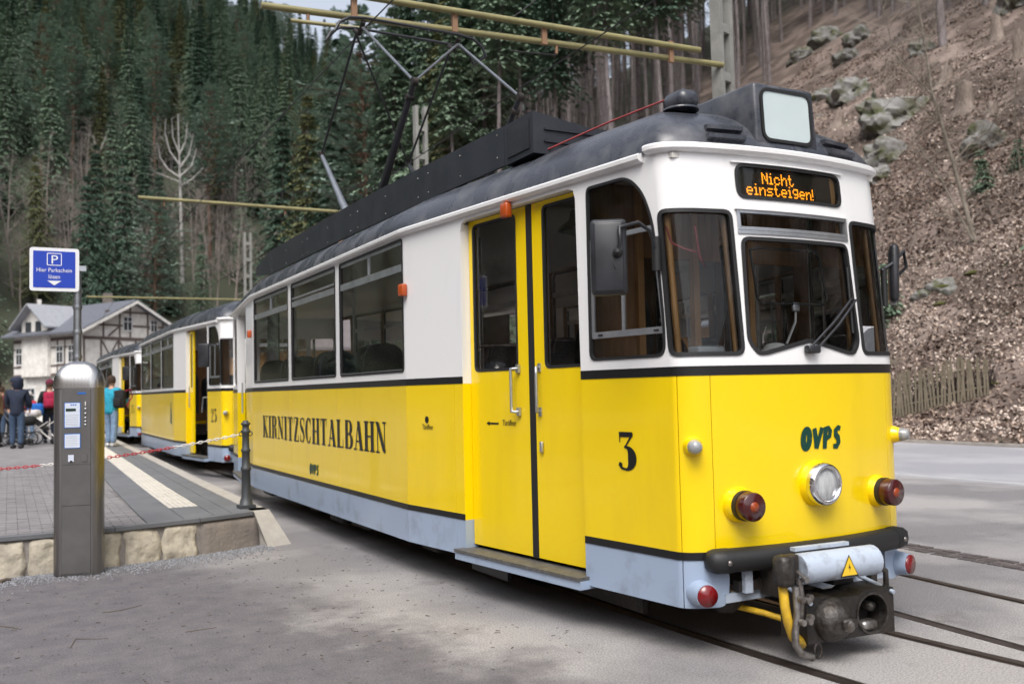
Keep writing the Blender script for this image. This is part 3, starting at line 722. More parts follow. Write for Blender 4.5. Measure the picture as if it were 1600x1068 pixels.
for px, py, sc, lab in SPR: put_px('spruce_tree', random.choice(tall), px, py, lab, G1, sc)
LAB_S = 'tall spruce with bare lower stem in the wood behind the tram'
cnt = 0
for k in range(2600):
    x, y = random.uniform(24, 95), random.uniform(4, 135); px, py = to_pix((x, y, ground_z(x, y)))
    if not (560 < px < 1620) or (px > 1205 and py > 38) or not free(x, y, 2.7) or py < -420: continue
    if px > 1060 and py > 150: continue
    put('spruce_tree', random.choice(tall), x, y, LAB_S, G1, random.uniform(.8, 1.12), (random.uniform(-.03, .03), random.uniform(-.03, .03))); cnt += 1
    if cnt > 150: break
# full-crowned trees left of the pantograph and the far wooded slope
G2 = 'conifers on the wooded slopes at the back'
for px, py, kd, sc, lab in [(545, 330, pines[0], .95, 'leaning reddish pine just left of the pantograph'), (600, 310, olive[0], .95, 'olive green spruce between the pantograph arms'), (655, 300, olive[1], 1.0, 'yellowish green spruce right of the thick pantograph arm'),
                           (505, 350, pines[1], .8, 'blue green pine behind the rear pantograph arm'), (460, 380, pines[2], .9, 'blue green pine left of the pantograph over the tram roof'), (575, 320, full[1], .8, 'dark spruce behind the pantograph'), (430, 400, full[2], .9, 'dark spruce above the rear end of the tram roof')]:
    p, t = hit(px, py, 40)
    if p: put('pine_tree' if kd in pines else 'spruce_tree', kd, p.x, p.y, lab, G2, sc, (R(3), R(-5)) if px == 545 else (0, 0))
def at_depth(px, D):                     # ground point in a column of the photograph at a given distance
    d = pix_ray(px, 610); d.z = 0; p = CAM + d.normalized() * D; return p.x, p.y
for px, D, kd, sc, lab in [(440, 96, full[0], 1.45, 'tall dark spruce left of the pantograph, rising over the tram roof'), (480, 88, olive[0], 1.5, 'tall olive spruce just left of the rear pantograph arm'), (528, 84, full[3], 1.55, 'tall dark spruce behind the left end of the pantograph'), (572, 80, pines[1], 1.55, 'tall blue green pine inside the pantograph frame'),
                          (615, 78, olive[1], 1.6, 'tall yellowish spruce behind the middle of the pantograph'), (668, 74, full[4], 1.55, 'tall dark spruce right of the pantograph'), (715, 72, olive[0], 1.5, 'olive spruce behind the right pantograph knee'), (760, 70, full[5], 1.35, 'dark spruce behind the resistor box'), (640, 90, full[2], 1.7, 'tallest dark spruce behind the pantograph head')]:
    x, y = at_depth(px, D); put('pine_tree' if kd in pines else 'spruce_tree', kd, x, y, lab, G2, sc)
for px, py, kd, sc, lab in [(65, 300, pines[0], 1.25, 'tall light green pine at the upper left, left one of two'), (112, 290, pines[1], 1.2, 'tall light green pine at the upper left, right one of two'), (85, 345, pines[2], .9, 'lower light green pine below the two tall ones at upper left'),
                           (310, 110, pines[2], 1.0, 'pale pine with flat layers near the top of the far slope'), (228, 150, pines[0], .9, 'small pale pine crown halfway up the far slope')]:
    put_px('pine_tree', kd, px, py, lab, G2, sc, t0=60)
put_px('birch_tree', birches[1], 230, 455, 'thin leaning birch behind the half-timbered house', 'leafless trees at the foot of the far slope', .8, (R(4), R(6)), t0=60)
LAB_F = 'dark conifer in the dense wood on the far slope'
cnt = 0
for k in range(6000):
    x, y = random.uniform(-60, 95), random.uniform(94, 330); z = ground_z(x, y); px, py = to_pix((x, y, z + 8))
    if z < .5 or not (-60 < px < 640) or not free(x, y, 4.6) or py < -130: continue
    if y < 122 and random.random() < .75: continue
    if min(abs(to_pix((x, y, z))[0] - q) for q in (284, 158)) < 26 and y < 150: continue
    if y < 140 and (300 < px < 420 or px < 150) and random.random() < .5: continue
    kd = random.choice(full + full + pines + olive); pn = kd in pines
    put('pine_tree' if pn else 'spruce_tree', kd, x, y, 'light green pine among the conifers of the far slope' if pn else LAB_F, G2, random.uniform(.65, 1.3)); cnt += 1
    if cnt >= 165: break
# the rest of the woods: one mass that cannot be counted
def mass(name, label, spots, ks):
    """one object: trees set on points by geometry nodes"""
    src = bpy.data.collections.new(name + '_kinds')
    for kd in ks:
        v, f, fm, mats_ = [], [], [], []
        for nm, me, m in kd:
            if me is None: continue
            k0 = len(v); v += [tuple(q.co) for q in me.vertices]; f += [tuple(i + k0 for i in p.vertices) for p in me.polygons]; fm += [len(mats_)] * len(me.polygons); mats_.append(m)
        me = bpy.data.meshes.new('wood_tree'); me.from_pydata(v, [], f); [me.materials.append(MATS[m]) for m in mats_]; me.polygons.foreach_set('material_index', fm); src.objects.link(bpy.data.objects.new('wood_tree', me))
    pm = bpy.data.meshes.new(name); pm.from_pydata([(x, y, ground_z(x, y) - .1) for x, y, s in spots], [], []); o = obj(name, pm)
    ng = bpy.data.node_groups.new(name, 'GeometryNodeTree'); ng.interface.new_socket('Geometry', in_out='INPUT', socket_type='NodeSocketGeometry'); ng.interface.new_socket('Geometry', in_out='OUTPUT', socket_type='NodeSocketGeometry')
    N = ng.nodes; L = ng.links; gi = N.new('NodeGroupInput'); go = N.new('NodeGroupOutput'); ci = N.new('GeometryNodeCollectionInfo'); ci.inputs[0].default_value = src; ci.inputs['Separate Children'].default_value = True; ci.inputs['Reset Children'].default_value = True
    ip = N.new('GeometryNodeInstanceOnPoints'); ip.inputs['Pick Instance'].default_value = True; r1 = N.new('FunctionNodeRandomValue'); r1.data_type = 'FLOAT_VECTOR'; r1.inputs[1].default_value = (0, 0, 6.28); r2 = N.new('FunctionNodeRandomValue'); r2.data_type = 'FLOAT'; r2.inputs[2].default_value = .75; r2.inputs[3].default_value = 1.2; r3 = N.new('FunctionNodeRandomValue'); r3.data_type = 'INT'; r3.inputs[4].default_value = 0; r3.inputs[5].default_value = len(ks) - 1
    L.new(gi.outputs[0], ip.inputs['Points']); L.new(ci.outputs[0], ip.inputs['Instance']); L.new(r1.outputs[0], ip.inputs['Rotation']); L.new(r2.outputs[1], ip.inputs['Scale']); L.new(r3.outputs[2], ip.inputs['Instance Index']); L.new(ip.outputs[0], go.inputs[0])
    md = o.modifiers.new('trees', 'NODES'); md.node_group = ng
    return stuff(o, label, 'forest')
spots = []
for k in range(14000):
    x, y = random.uniform(-200, 130), random.uniform(-90, 330); z = ground_z(x, y)
    if z < .6 or x > 15 and y < 120 or not free(x, y, 4.2): continue
    px, py = to_pix((x, y, z + 8)); vis = -60 < px < 640
    if not vis and random.random() < .82: continue
    if vis and y < 140 and (-20 < px < 150 or 265 < px < 400) and random.random() < .6: continue
    if y < 60 and x > -44: continue
    PLANTED.append((x, y)); spots.append((x, y, random.uniform(.75, 1.2)))
    if len(spots) >= 760: break
mass('distant_forest', 'dense dark conifer wood filling the far slopes', spots, lowk + full[:2] + pines[:1] + olive[:1])
spots = []
for k in range(6000):
    x, y = random.uniform(22, 150), random.uniform(-70, 135); px, py = to_pix((x, y, ground_z(x, y)))
    if -200 < px < 1750 and py > -60 or not free(x, y, 4.5): continue
    PLANTED.append((x, y)); spots.append((x, y, random.uniform(.9, 1.3)))
    if len(spots) >= 170: break
mass('hillside_forest', 'conifer wood higher up the near hillside', spots, lowk)
spots = []
for k in range(9000):
    x, y = random.uniform(30, 125), random.uniform(8, 140); px, py = to_pix((x, y, ground_z(x, y)))
    if not (700 < px < 1640) or (px > 1205 and py > 22) or not free(x, y, 2.2): continue
    PLANTED.append((x, y)); spots.append((x, y, 1.0))
    if len(spots) >= 190: break
mass('upper_spruce_stand', 'dense stand of bare spruce stems higher up behind the tram', spots, tall)
# leafless trees and brush along the foot of the far slope
LAB_B = 'leafless brownish tree at the foot of the far slope'
cnt = 0
for k in range(600):
    px, py = random.uniform(-10, 440), random.uniform(300, 505)
    p, t = hit(px, py, 60)
    if not p or not free(p.x, p.y, 1.8) or (min(abs(px - 284), abs(px - 158)) < 16 and t < 150): continue
    put('bare_tree', random.choice(bares), p.x, p.y, LAB_B, 'leafless trees at the foot of the far slope', random.uniform(.7, 1.2)); cnt += 1
    if cnt >= 78: break

# ================================================================== near hillside on the right
def rock_mesh(seed, sub=4, flat_=.9):
    bm = bmesh.new(); bmesh.ops.create_icosphere(bm, subdivisions=sub, radius=1.0); o = Vector((seed * 3.1, seed * 1.7, 0))
    for v in bm.verts:
        d = v.co.normalized(); k = 1 + .45 * mnoise.noise(d * 1.0 + o) - .30 * abs(mnoise.noise(d * 1.7 + o)) + .20 * mnoise.noise(d * 2.9 + o) + .09 * mnoise.noise(d * 6.5 + o)
        v.co = Vector((d.x * k, d.y * k, d.z * k * flat_))
    me = bpy.data.meshes.new('rock'); bm.to_mesh(me); bm.free(); me.polygons.foreach_set('use_smooth', [True] * len(me.polygons)); me.set_sharp_from_angle(angle=R(24)); me.materials.append(MATS['rock']); return me
ROCKS = [rock_mesh(k) for k in range(5)]
GR = 'boulders on the leaf-covered slope'
for i, (px, py, w, lab) in enumerate([(1333, 152, 40, 'largest rounded pale boulder on the slope right of the roof box'), (1288, 70, 30, 'pointed mossy boulder above the mast foot'), (1282, 160, 24, 'small dark mossy boulder left of the largest one'), (1325, 98, 26, 'tilted grey slab boulder above the largest one'),
                                      (1395, 195, 58, 'long mossy ledge of rock below the largest boulder'), (1345, 70, 30, 'dark overhanging boulder near the top left of the slope'), (1385, 252, 36, 'low lichen-covered rock beside the gutter end of the tram'), (1540, 240, 46, 'broad flat rock to the right of the leaning tree'),
                                      (1442, 85, 22, 'flat grey stone beside the lone dark trunk'), (1375, 285, 26, 'rock tucked behind the tram roof corner'), (1280, 190, 12, 'small round stone left of the mossy ledge'), (1585, 15, 34, 'boulder at the top right corner'), (1475, 460, 24, 'mossy stone low on the slope above the fence'), (1440, 470, 20, 'dark stone beside the mossy one above the fence'), (1480, 440, 16, 'upper mossy stone above the fence'),
                                      (1250, 95, 22, 'sloping slab at the edge of the spruce stand')]):
    p, t = hit(px, py)
    if not p: continue
    r_ = w * .9 / FPX * t; o = obj('boulder', ROCKS[i % 5], None, None, p + Vector((.2 * r_, .1 * r_, .12 * r_)), (random.uniform(-.3, .3), random.uniform(-.3, .3), random.uniform(0, 6.28))); o.scale = (r_, r_ * random.uniform(.8, 1.1), r_ * random.uniform(.75, 1.05)); tag(o, lab, 'rock', GR)
for px, py, w, lab in [(1472, 452, 14, 'bright moss cushion on the stones above the fence'), (1468, 478, 12, 'small moss cushion below the stones above the fence'), (1518, 430, 12, 'yellow green moss patch right of the mossy stones'), (1552, 602, 9, 'moss clump at the right end of the fence')]:
    p, t = hit(px, py); r_ = w / FPX * t; o = obj('moss_cushion', rock_mesh(9, 2, .5), None, None, p + Vector((0, 0, .05)), (0, 0, random.random())); o.data.materials[0] = MATS['moss']; o.scale = (r_, r_, r_ * .8); tag(o, lab, 'moss', 'moss on the stones')
def stump(h, r, seed):
    rng = random.Random(seed); mb = MB(); n_ = 12; vs = []
    for j, (z, k) in enumerate(((-.3, 1.7), (0, 1.35), (.12, 1.1), (.5, .98), (1.0, .92))):
        for i_ in range(n_): a = 6.283 * i_ / n_; q = r * k * (1 + .18 * math.sin(3 * a + seed) * (1.2 - z)); vs.append((q * math.cos(a), q * math.sin(a), z * h + (.16 * h * math.sin(2 * a + seed) + rng.uniform(-.2, .2) * h if j == 4 else 0)))
    mb.add(vs, [(j * n_ + i_, j * n_ + (i_ + 1) % n_, (j + 1) * n_ + (i_ + 1) % n_, (j + 1) * n_ + i_) for j in range(4) for i_ in range(n_)], True); mb.add(vs[-n_:], [tuple(range(n_))]); return mb
for px, py, hh, ww, lab in [(1510, 172, 40, 14, 'weathered pale tree stump on the open slope'), (1560, 62, 34, 9, 'tall pale stump high on the right'), (1476, 136, 32, 10, 'grey stump left of the weathered pale one'), (1308, 200, 26, 9, 'dark short stump at the mossy ledge'), (1432, 388, 22, 9, 'grey cut stump low on the slope'), (1294, 115, 14, 7, 'small white-topped stump by the boulders'), (1550, 182, 22, 8, 'small pale stump right of the weathered one'), (1596, 95, 40, 10, 'stump at the right edge of the frame')]:
    p, t = hit(px, py)
    if p: o = stump(hh * .85 / FPX * t, ww * .85 / FPX * t, px).build('tree_stump', 'stump_wood', None, p, (random.uniform(-.15, .15), random.uniform(-.15, .15), 0)); tag(o, lab, 'stump', 'stumps on the slope')
# leaning bare tree with two stems, saplings
def px_tree(name, label, paths, t, m, twigs=60, seed=1, tw=.45):
    """bare tree whose stems follow given outlines at one distance from the camera (depth varies a little)"""
    rng = random.Random(seed); tr = MB(); cr = MB(); base = None; allp = []
    for pth, r0, r1 in paths:
        pts = [];
        for i_, (px, py) in enumerate(pth): q = CAM + pix_ray(px, py) * (t + .25 * math.sin(i_ * 1.3 + px)); pts.append(q)
        if base is None: base = pts[0].copy(); base.z = ground_z(base.x, base.y)
        loc_ = [q - base for q in pts]; tr.tube(loc_, [r0 + (r1 - r0) * k / (len(pts) - 1) for k in range(len(pts))], 7, False); allp.append(loc_)
    for k in range(twigs):
        l_ = rng.choice(allp); i_ = rng.randrange(1, len(l_)); q = l_[i_ - 1].lerp(l_[i_], rng.random()); a = rng.uniform(0, 6.28)
        tube_tree(cr, q, Vector((math.cos(a), math.sin(a), rng.uniform(-.1, .8))).normalized(), .014, tw * rng.uniform(.6, 1.9), 2, rng, .8, .2, 3, (2, 3))
    return plant(name, [('trunk', tr.mesh('trunk'), m), ('crown', cr.mesh('crown'), m)], base, label, 'tree', None, 0)
p, t = hit(1527, 392)
px_tree('bare_tree', 'thin leaning leafless tree on the slope right of the tram', [([(1530, 400), (1510, 330), (1488, 250), (1470, 190), (1455, 140), (1445, 70), (1433, 0), (1425, -60)], .085, .02), ([(1490, 255), (1515, 225), (1545, 205), (1560, 175), (1556, 130)], .028, .010),
        ([(1458, 150), (1420, 110), (1395, 80), (1385, 30), (1370, -20)], .03, .010), ([(1445, 80), (1465, 30), (1480, -30)], .025, .01), ([(1520, 375), (1490, 320), (1465, 270), (1440, 235), (1425, 210)], .045, .012), ([(1470, 190), (1430, 160), (1400, 150), (1375, 120)], .022, .008)], t, 'bark_grey', 120, 3, .8)
p, t = hit(284, 440, 60)
px_tree('bare_tree', 'white barkless tree with upswept branches in front of the dark wood', [([(285, 442), (284, 380), (282, 300), (280, 240), (278, 178)], .30, .06), ([(282, 278), (262, 264), (250, 246), (247, 226)], .13, .04), ([(281, 258), (265, 236), (258, 208), (259, 186)], .12, .04), ([(280, 240), (270, 215), (268, 184)], .10, .03),
        ([(282, 275), (300, 258), (307, 232)], .12, .04), ([(281, 262), (296, 240), (302, 208)], .12, .04), ([(280, 243), (290, 220), (293, 190)], .10, .03), ([(283, 290), (300, 280), (318, 262)], .10, .03), ([(282, 285), (258, 275), (240, 268)], .10, .03)], t, 'bark_birch', 70, 8, 1.1)
p, t = hit(160, 345, 60)
px_tree('birch_tree', 'slender white forked birch above the parking sign', [([(160, 348), (156, 290), (152, 245), (146, 212)], .22, .05), ([(157, 285), (170, 266), (184, 243)], .11, .03), ([(152, 247), (160, 226), (168, 208)], .09, .03)], t, 'bark_birch', 45, 9, 1.0)
p, t = hit(1590, 290)
px_tree('bare_tree', 'thin sapling at the right edge of the frame', [([(1598, 300), (1590, 230), (1585, 160), (1592, 90)], .035, .012)], t, 'bark_grey', 14, 6, .3)
for px, py, sc, lab in [(1537, 305, 1.0, 'young green spruce on the slope by the leaning tree'), (1590, 270, .8, 'young spruce at the right edge of the slope'), (1385, 515, 1.25, 'dark green bush beside the tram front corner'), (1365, 160, .5, 'tiny spruce among the boulders')]:
    p, t = hit(px, py)
    if p: put('young_spruce', random.choice(young), p.x, p.y, lab, 'young spruces on the slope', sc)
# picket fence at the foot of the slope
fp, ft = hit(1392, 658); fq, fq_t = hit(1545, 628)
FN = thing('picket_fence', 'weathered grey wooden picket fence at the foot of the slope', 'fence', (0, 0, 0))
fd = (fq - fp); fl = math.hypot(fd.x, fd.y); npk = 30; ua = math.atan2(fd.y, fd.x)
back = fp - fd * .6
for k in range(-14, npk + 1):
    f_ = k / npk; x, y = fp.x + fd.x * f_, fp.y + fd.y * f_; z = ground_z(x, y); hgt = 1.22 * random.uniform(.94, 1.04) * (1 if f_ < .75 else 1 - .7 * (f_ - .75))
    MB().box((0, 0, hgt / 2), (.055, .022, hgt), taper=.93).build('picket', 'fence_wood', FN, (x, y, z + .02), (random.uniform(-.03, .03), random.uniform(-.09, .09), ua))
for zz in (.32, .88):
    pts = [(fp.x + fd.x * f_, fp.y + fd.y * f_ , ground_z(fp.x + fd.x * f_, fp.y + fd.y * f_) + zz * (1 if f_ < .8 else .85)) for f_ in (-.46, -.2, 0, .25, .5, .75, 1.0)]
    MB().tube([Vector(q) + Vector((.03 * math.sin(ua), -.03 * math.cos(ua), 0)) * -1 for q in pts], .028, 5).build('rail', 'fence_wood', FN)
for f_ in (-.3, .2, .72):
    x, y = fp.x + fd.x * f_, fp.y + fd.y * f_; MB().box((0, 0, .6), (.11, .11, 1.3)).build('post', 'fence_wood', FN, (x + .08, y + .06, ground_z(x, y)), (0, 0, ua))
mb = MB(); rng = random.Random(21)          # dark brush behind the pickets
for k in range(420):
    f_ = rng.uniform(-.45, 1.02); x, y = fp.x + fd.x * f_ + rng.uniform(.12, .7) * abs(math.sin(ua)), fp.y + fd.y * f_ + rng.uniform(.0, .4); z = ground_z(x, y); l = rng.uniform(.25, .95); a = rng.uniform(0, 6.28); q = Vector((x + .4 * l * math.cos(a), y + .4 * l * math.sin(a), z + l)); mb.tube([(x, y, z - .05), (Vector((x, y, z)) + q) / 2 + Vector((.05, .03, .05)), q], [.012, .009, .004], 3, False)
stuff(mb.build('brush', 'brush_twig'), 'dark tangled brush behind the picket fence', 'brush')
# leaf litter, twigs on the slope
def litter(name, label, m, n_, x0, x1, y0, y1, size, pw=1.6, keepf=None):
    mb = MB(); rng = random.Random(n_); k = 0
    vs_, fs_ = [], []
    while k < n_:
        x = x0 + (x1 - x0) * rng.random() ** pw; y = rng.uniform(y0, y1)
        if keepf and not keepf(x, y, rng): continue
        k += 1; z = ground_z(x, y); s = size * rng.uniform(.55, 1.25); a = rng.uniform(0, 6.28); M_ = Euler((rng.uniform(-.9, .9) - .3, rng.uniform(-.9, .9) - .3, a)).to_matrix(); c = Vector((x, y, z + .02 + rng.random() * .03)); k0 = len(vs_)
        for u, w, h_ in ((-1, 0, .15), (0, -.6, -.1), (1, 0, .2), (0, .6, -.1)): vs_.append(c + M_ @ Vector((u * s, w * s, h_ * s)))
        fs_.append((k0, k0 + 1, k0 + 2, k0 + 3))
    mb.add(vs_, fs_); return stuff(mb.build(name, m), label, 'leaves')
near_fence = lambda x, y: abs((x - fp.x) * math.sin(ua) - (y - fp.y) * math.cos(ua)) < 1.3 and 6 < y < 22 and x < fp.x + 3
p1 = lambda x, y, rng: fbm(x + 9, y, 2.6, 4) > rng.uniform(-.55, .35) and not near_fence(x, y)
p2 = lambda x, y, rng: fbm(x + 30, y + 7, 3.4, 4) > rng.uniform(-.6, .5)
litter('leaf_litter', 'brown fallen leaves covering the slope', 'leaf_litter', 30000, 16.0, 38, 3, 28, .07, 1.4, p2)
litter('pale_leaf_litter', 'pale dry beech leaves on the lower slope', 'leaf_pale', 30000, 16.0, 29, 3, 24, .058, 1.5, p1)
litter('dark_leaf_litter', 'dark wet leaves and needles on the slope', 'leaf_dark', 14000, 16.0, 40, 3, 30, .085, 1.2, p2)
litter('upper_leaf_litter', 'brown needles and leaves on the upper slope', 'leaf_litter', 34000, 24, 60, 6, 56, .085, 1.1, p2)
litter('upper_dark_litter', 'dark needles on the upper slope', 'leaf_dark', 12000, 24, 60, 6, 56, .10, 1.1, p2)
litter('upper_pale_litter', 'pale scattered leaves on the upper slope', 'leaf_pale', 5000, 25, 45, 6, 40, .08, 1.2, p1)
mb = MB(); rng = random.Random(4)
for k in range(700):
    px, py = rng.uniform(1395, 1610), rng.uniform(20, 560)
    if rng.random() < .5: py = rng.uniform(40, 240); px = rng.uniform(1460, 1605)
    p, t = hit(px, py)
    if not p: continue
    a = rng.uniform(-.6, .9) + 2.2; l = rng.uniform(.3, 1.3); d = Vector((math.cos(a), math.sin(a), 0)); q = p + d * l; q.z = ground_z(q.x, q.y) + rng.uniform(.02, .2); mb.tube([p + Vector((0, 0, .03)), (p + q) / 2 + Vector((0, 0, rng.uniform(.02, .12))), q], [.016, .012, .005], 4, False)
stuff(mb.build('fallen_branches', 'twig'), 'grey fallen branches strewn over the slope', 'branches')
def log_px(a, b, r, lab):
    p, t = hit(*a); q, u = hit(*b)
    if p and q: tag(MB().tube([p + Vector((0, 0, r)), (p + q) / 2 + Vector((0, 0, r * 1.5)), q + Vector((0, 0, r))], [r, r * .9, r * .7], 8).build('fallen_log', 'stump_wood'), lab, 'log')
log_px((1205, 118), (1275, 62), .10, 'fallen log lying up the slope beside the spruce stand'); log_px((1495, 52), (1524, 10), .07, 'fallen stem near the top right of the slope')
# ================================================================== the tram
def part(name, me, m, parent): return obj(name, me, m, parent)
# ---- didone style letters as ribbons in a unit box (height 1): list of strokes, each a list of (x, y, w) with w the full thickness
TK, TN = .205, .05
def arc(cx, cy, rx, ry, a0, a1, n=14, thick=TK, thin=TN):
    """bowl: thick where the stroke runs upright, thin where it runs level"""
    out = []
    for k in range(n + 1):
        a = R(a0 + (a1 - a0) * k / n); w = thin + (thick - thin) * abs(math.cos(a)) ** 1.6
        out.append((cx + rx * math.cos(a), cy + ry * math.sin(a), w))
    return out
def stem(x, y0=0, y1=1, w=TK): return [(x, y0, w), (x, y1, w)]
def bar(x0, x1, y, w=TN): return [(x0, y, w), (x1, y, w)]
def serif(x, y, w=.34): return bar(x - w / 2, x + w / 2, y + (TN / 2 if y < .5 else -TN / 2))
GL = {
 'K': (.72, [stem(.16), serif(.16, 0), serif(.16, 1), [(.22, .42, TN), (.56, .97, TN)], [(.30, .55, TK), (.60, .03, TK)], serif(.57, 1, .28), serif(.60, 0, .28)]),
 'I': (.36, [stem(.18), serif(.18, 0), serif(.18, 1)]),
 'R': (.70, [stem(.16), serif(.16, 0), serif(.16, 1), arc(.30, .76, .22, .22, -90, 90), bar(.16, .32, .54), bar(.16, .32, .98), [(.36, .54, TN), (.50, .40, TK), (.53, .10, TK), (.64, .03, TN)]]),
 'N': (.74, [stem(.13, w=TN), stem(.61, w=TN), [(.13, .97, TK), (.60, .05, TK)], serif(.13, 0, .26), serif(.60, 1, .26), serif(.10, 1, .2)]),
 'T': (.62, [stem(.31), serif(.31, 0, .36), bar(.03, .59, .975), [(.045, 1, TN), (.05, .72, .02)], [(.575, 1, TN), (.57, .72, .02)]]),
 'Z': (.60, [bar(.06, .54, .975), bar(.05, .55, .025), [(.46, .96, TK), (.13, .04, TK)], [(.065, 1, TN), (.06, .74, .02)], [(.545, 0, TN), (.55, .28, .02)]]),
 'S': (.56, [[(.48, .84, TN), (.42, .95, TN), (.28, .98, TN), (.14, .92, .09), (.09, .78, .13), (.14, .65, .16), (.28, .53, TK), (.42, .40, .16), (.48, .25, .13), (.44, .10, .09), (.30, .02, TN), (.14, .05, TN), (.08, .18, TN)], [(.49, .70, .02), (.485, .97, TN)], [(.07, .32, .02), (.075, .03, TN)]]),
 'C': (.60, [arc(.32, .5, .24, .48, 55, 305, 18), [(.52, .98, TN), (.53, .70, .02)], [(.45, .89, TN), (.51, .80, TN)], [(.46, .11, TN), (.53, .26, TN)]]),
 'H': (.76, [stem(.16), stem(.60), serif(.16, 0), serif(.16, 1), serif(.60, 0), serif(.60, 1), bar(.16, .60, .5)]),
 'A': (.72, [[(.13, .02, TN), (.35, .98, TN)], [(.37, .98, TK), (.59, .02, TK)], serif(.12, 0, .24), serif(.59, 0, .3), bar(.2, .5, .30)]),
 'L': (.60, [stem(.16), serif(.16, 1), serif(.16, 0, .3), bar(.16, .54, .025), [(.545, 0, TN), (.55, .30, .02)]]),
 'B': (.66, [stem(.16), bar(.04, .36, .975), bar(.04, .38, .025), bar(.16, .36, .52), arc(.33, .75, .20, .225, -90, 90), arc(.35, .27, .23, .245, -90, 90)]),
 '3': (.56, [bar(.08, .46, .935, .13), [(.07, 1, TN), (.07, .72, .02)], [(.46, .95, .06), (.22, .60, .05)], arc(.24, .32, .20, .29, 100, -95, 16, .26, .06), [(.22, .035, .06), (.12, .06, .07), (.07, .14, .12), (.10, .20, .10)]]),
 '2': (.56, [arc(.27, .74, .19, .24, 150, -30, 12, .17, .05), [(.43, .63, .15), (.30, .40, .08), (.08, .06, .05)], bar(.05, .50, .055, .11), [(.49, 0, TN), (.50, .26, .02)], [(.08, .80, .12), (.13, .70, .12)]]),
 '5': (.56, [bar(.10, .46, .93, .13), [(.10, .97, .05), (.09, .52, .03)], arc(.25, .31, .21, .28, 120, -100, 16, .18, .05), [(.20, .035, .06), (.11, .07, .08), (.07, .15, .11), (.11, .2, .1)]]),
}
def ribbon(st, place, off=0.0):
    """one stroke -> verts, faces in 3D through place(u, v)"""
    vs = []; n = len(st)
    for i, (x, y, w) in enumerate(st):
        x0, y0, _ = st[max(i - 1, 0)]; x1, y1, _ = st[min(i + 1, n - 1)]; dx, dy = x1 - x0, y1 - y0; l = math.hypot(dx, dy) or 1
        nx, ny = -dy / l, dx / l
        if n == 2 and abs(dx) > .02 and abs(dy) > .3: nx, ny = (1, 0)      # slanted stems keep level ends
        vs += [(x + nx * w / 2, y + ny * w / 2), (x - nx * w / 2, y - ny * w / 2)]
    return vs, [(2 * i, 2 * i + 1, 2 * i + 3, 2 * i + 2) for i in range(n - 1)]
def letters(text, total, height, place, gap=.10, mb=None, shear=0.0, glyphs=None):
    """text scaled to total width; place(u, v) -> 3D with u running left to right"""
    glyphs = glyphs or GL; mb = mb or MB(); adv = [glyphs[c][0] + gap for c in text]; k = total / (sum(adv) - gap); u = 0.0; lay = 0
    for c, a in zip(text, adv):
        for st in glyphs[c][1]:
            vs, fs = ribbon(st, place); lay = (lay + 1) % 7
            mb.add([place((u + x + shear * y) * k, y * height, lay * .00012) for x, y in vs], fs)
        u += a
    return mb
# brush italic capitals for the operator's mark
BR_ = .24
GB = {'O': (.62, [[(.30 + .19 * math.cos(R(a)), .5 + .42 * math.sin(R(a)), .20 + .05 * abs(math.cos(R(a)))) for a in range(0, 361, 20)]]),
      'V': (.58, [[(.06, .95, .2), (.20, .45, .21), (.26, .06, .20)], [(.55, .97, .19), (.42, .55, .18), (.27, .05, .16)]]),
      'P': (.56, [[(.14, .98, .22), (.12, .5, .21), (.13, .02, .2)], [(.12, .90, .16), (.32, .93, .18), (.45, .78, .20), (.42, .58, .19), (.25, .47, .15), (.13, .48, .13)]]),
      'S': (.54, [[(.50, .88, .16), (.34, .93, .19), (.18, .80, .21), (.20, .62, .21), (.36, .48, .22), (.42, .28, .21), (.30, .10, .20), (.06, .10, .16)]])}
GB = {k: (w * 1.04, [[(x, y, t * 1.3) for x, y, t in st] for st in sts]) for k, (w, sts) in GB.items()}

def on_side(s_left, z0, off=.004):
    """placement for lettering on the platform side: u runs towards the front (smaller s)"""
    return lambda u, v, e=0.0: W(s_left - u, z0 + v, off + e)

TRAM = thing('tram', 'yellow and white tram number 3 in the foreground, black roof, orange lit destination display', 'tram')
T = TRAM
COACH_SHARED = []                       # parts that the two coaches behind have as well
def keep(o): COACH_SHARED.append(o); return o
Z_SK, Z_L0, Z_L1, Z_B0, Z_B1, Z_TOP = .29, .56, .605, 1.61, 1.665, 2.96
DOOR_F = (.84, 2.27)                    # front doorway, in y
DOOR_R = (LEN - 2.27, LEN - .84)
WIN_Y = ((3.20, 4.965), (5.10, 6.835), (6.98, 8.785))
def rect(s0, z0, s1, z1): return [(s0, z0), (s1, z0), (s1, z1), (s0, z1)]

# ---- openings
winpolys = [rrect(sy(a), 1.725, sy(b), 2.885, .05) for a, b in WIN_Y]
cab_pts = [(.745, 1.725), (.745, 2.85), (.36, 2.85), (.23, 2.74), (.15, 2.56), (.095, 2.2), (.065, 1.9), (.065, 1.725)]
cabpoly = rpoly([(sy(yi(y, z)), z) for y, z in cab_pts], [.06, .05, .12, .1, .1, .1, .1, .07])
cornerpoly = rrect(.490, 1.722, .965, 2.595, .06)
wspoly = rpoly([(-.445, 2.435), (-.468, 1.80), (-.40, 1.722), (-.33, 1.726), (0, 1.80), (.33, 1.726), (.40, 1.722), (.468, 1.80), (.445, 2.435)], [.06, .06, .05, .02, .02, .02, .05, .06, .06])
transpoly = rrect(-.458, 2.475, .458, 2.598, .008)
disppoly = rrect(-.435, 2.668, .445, 2.885, .07)
mirror = lambda poly: [(-x, z) for x, z in reversed(poly)]
fronthole = [wspoly, transpoly, disppoly, cornerpoly, mirror(cornerpoly)]
SF = .985                                # front wall reaches this far round
def flip_end(poly): return [(SEND - x, z) for x, z in reversed(poly)]

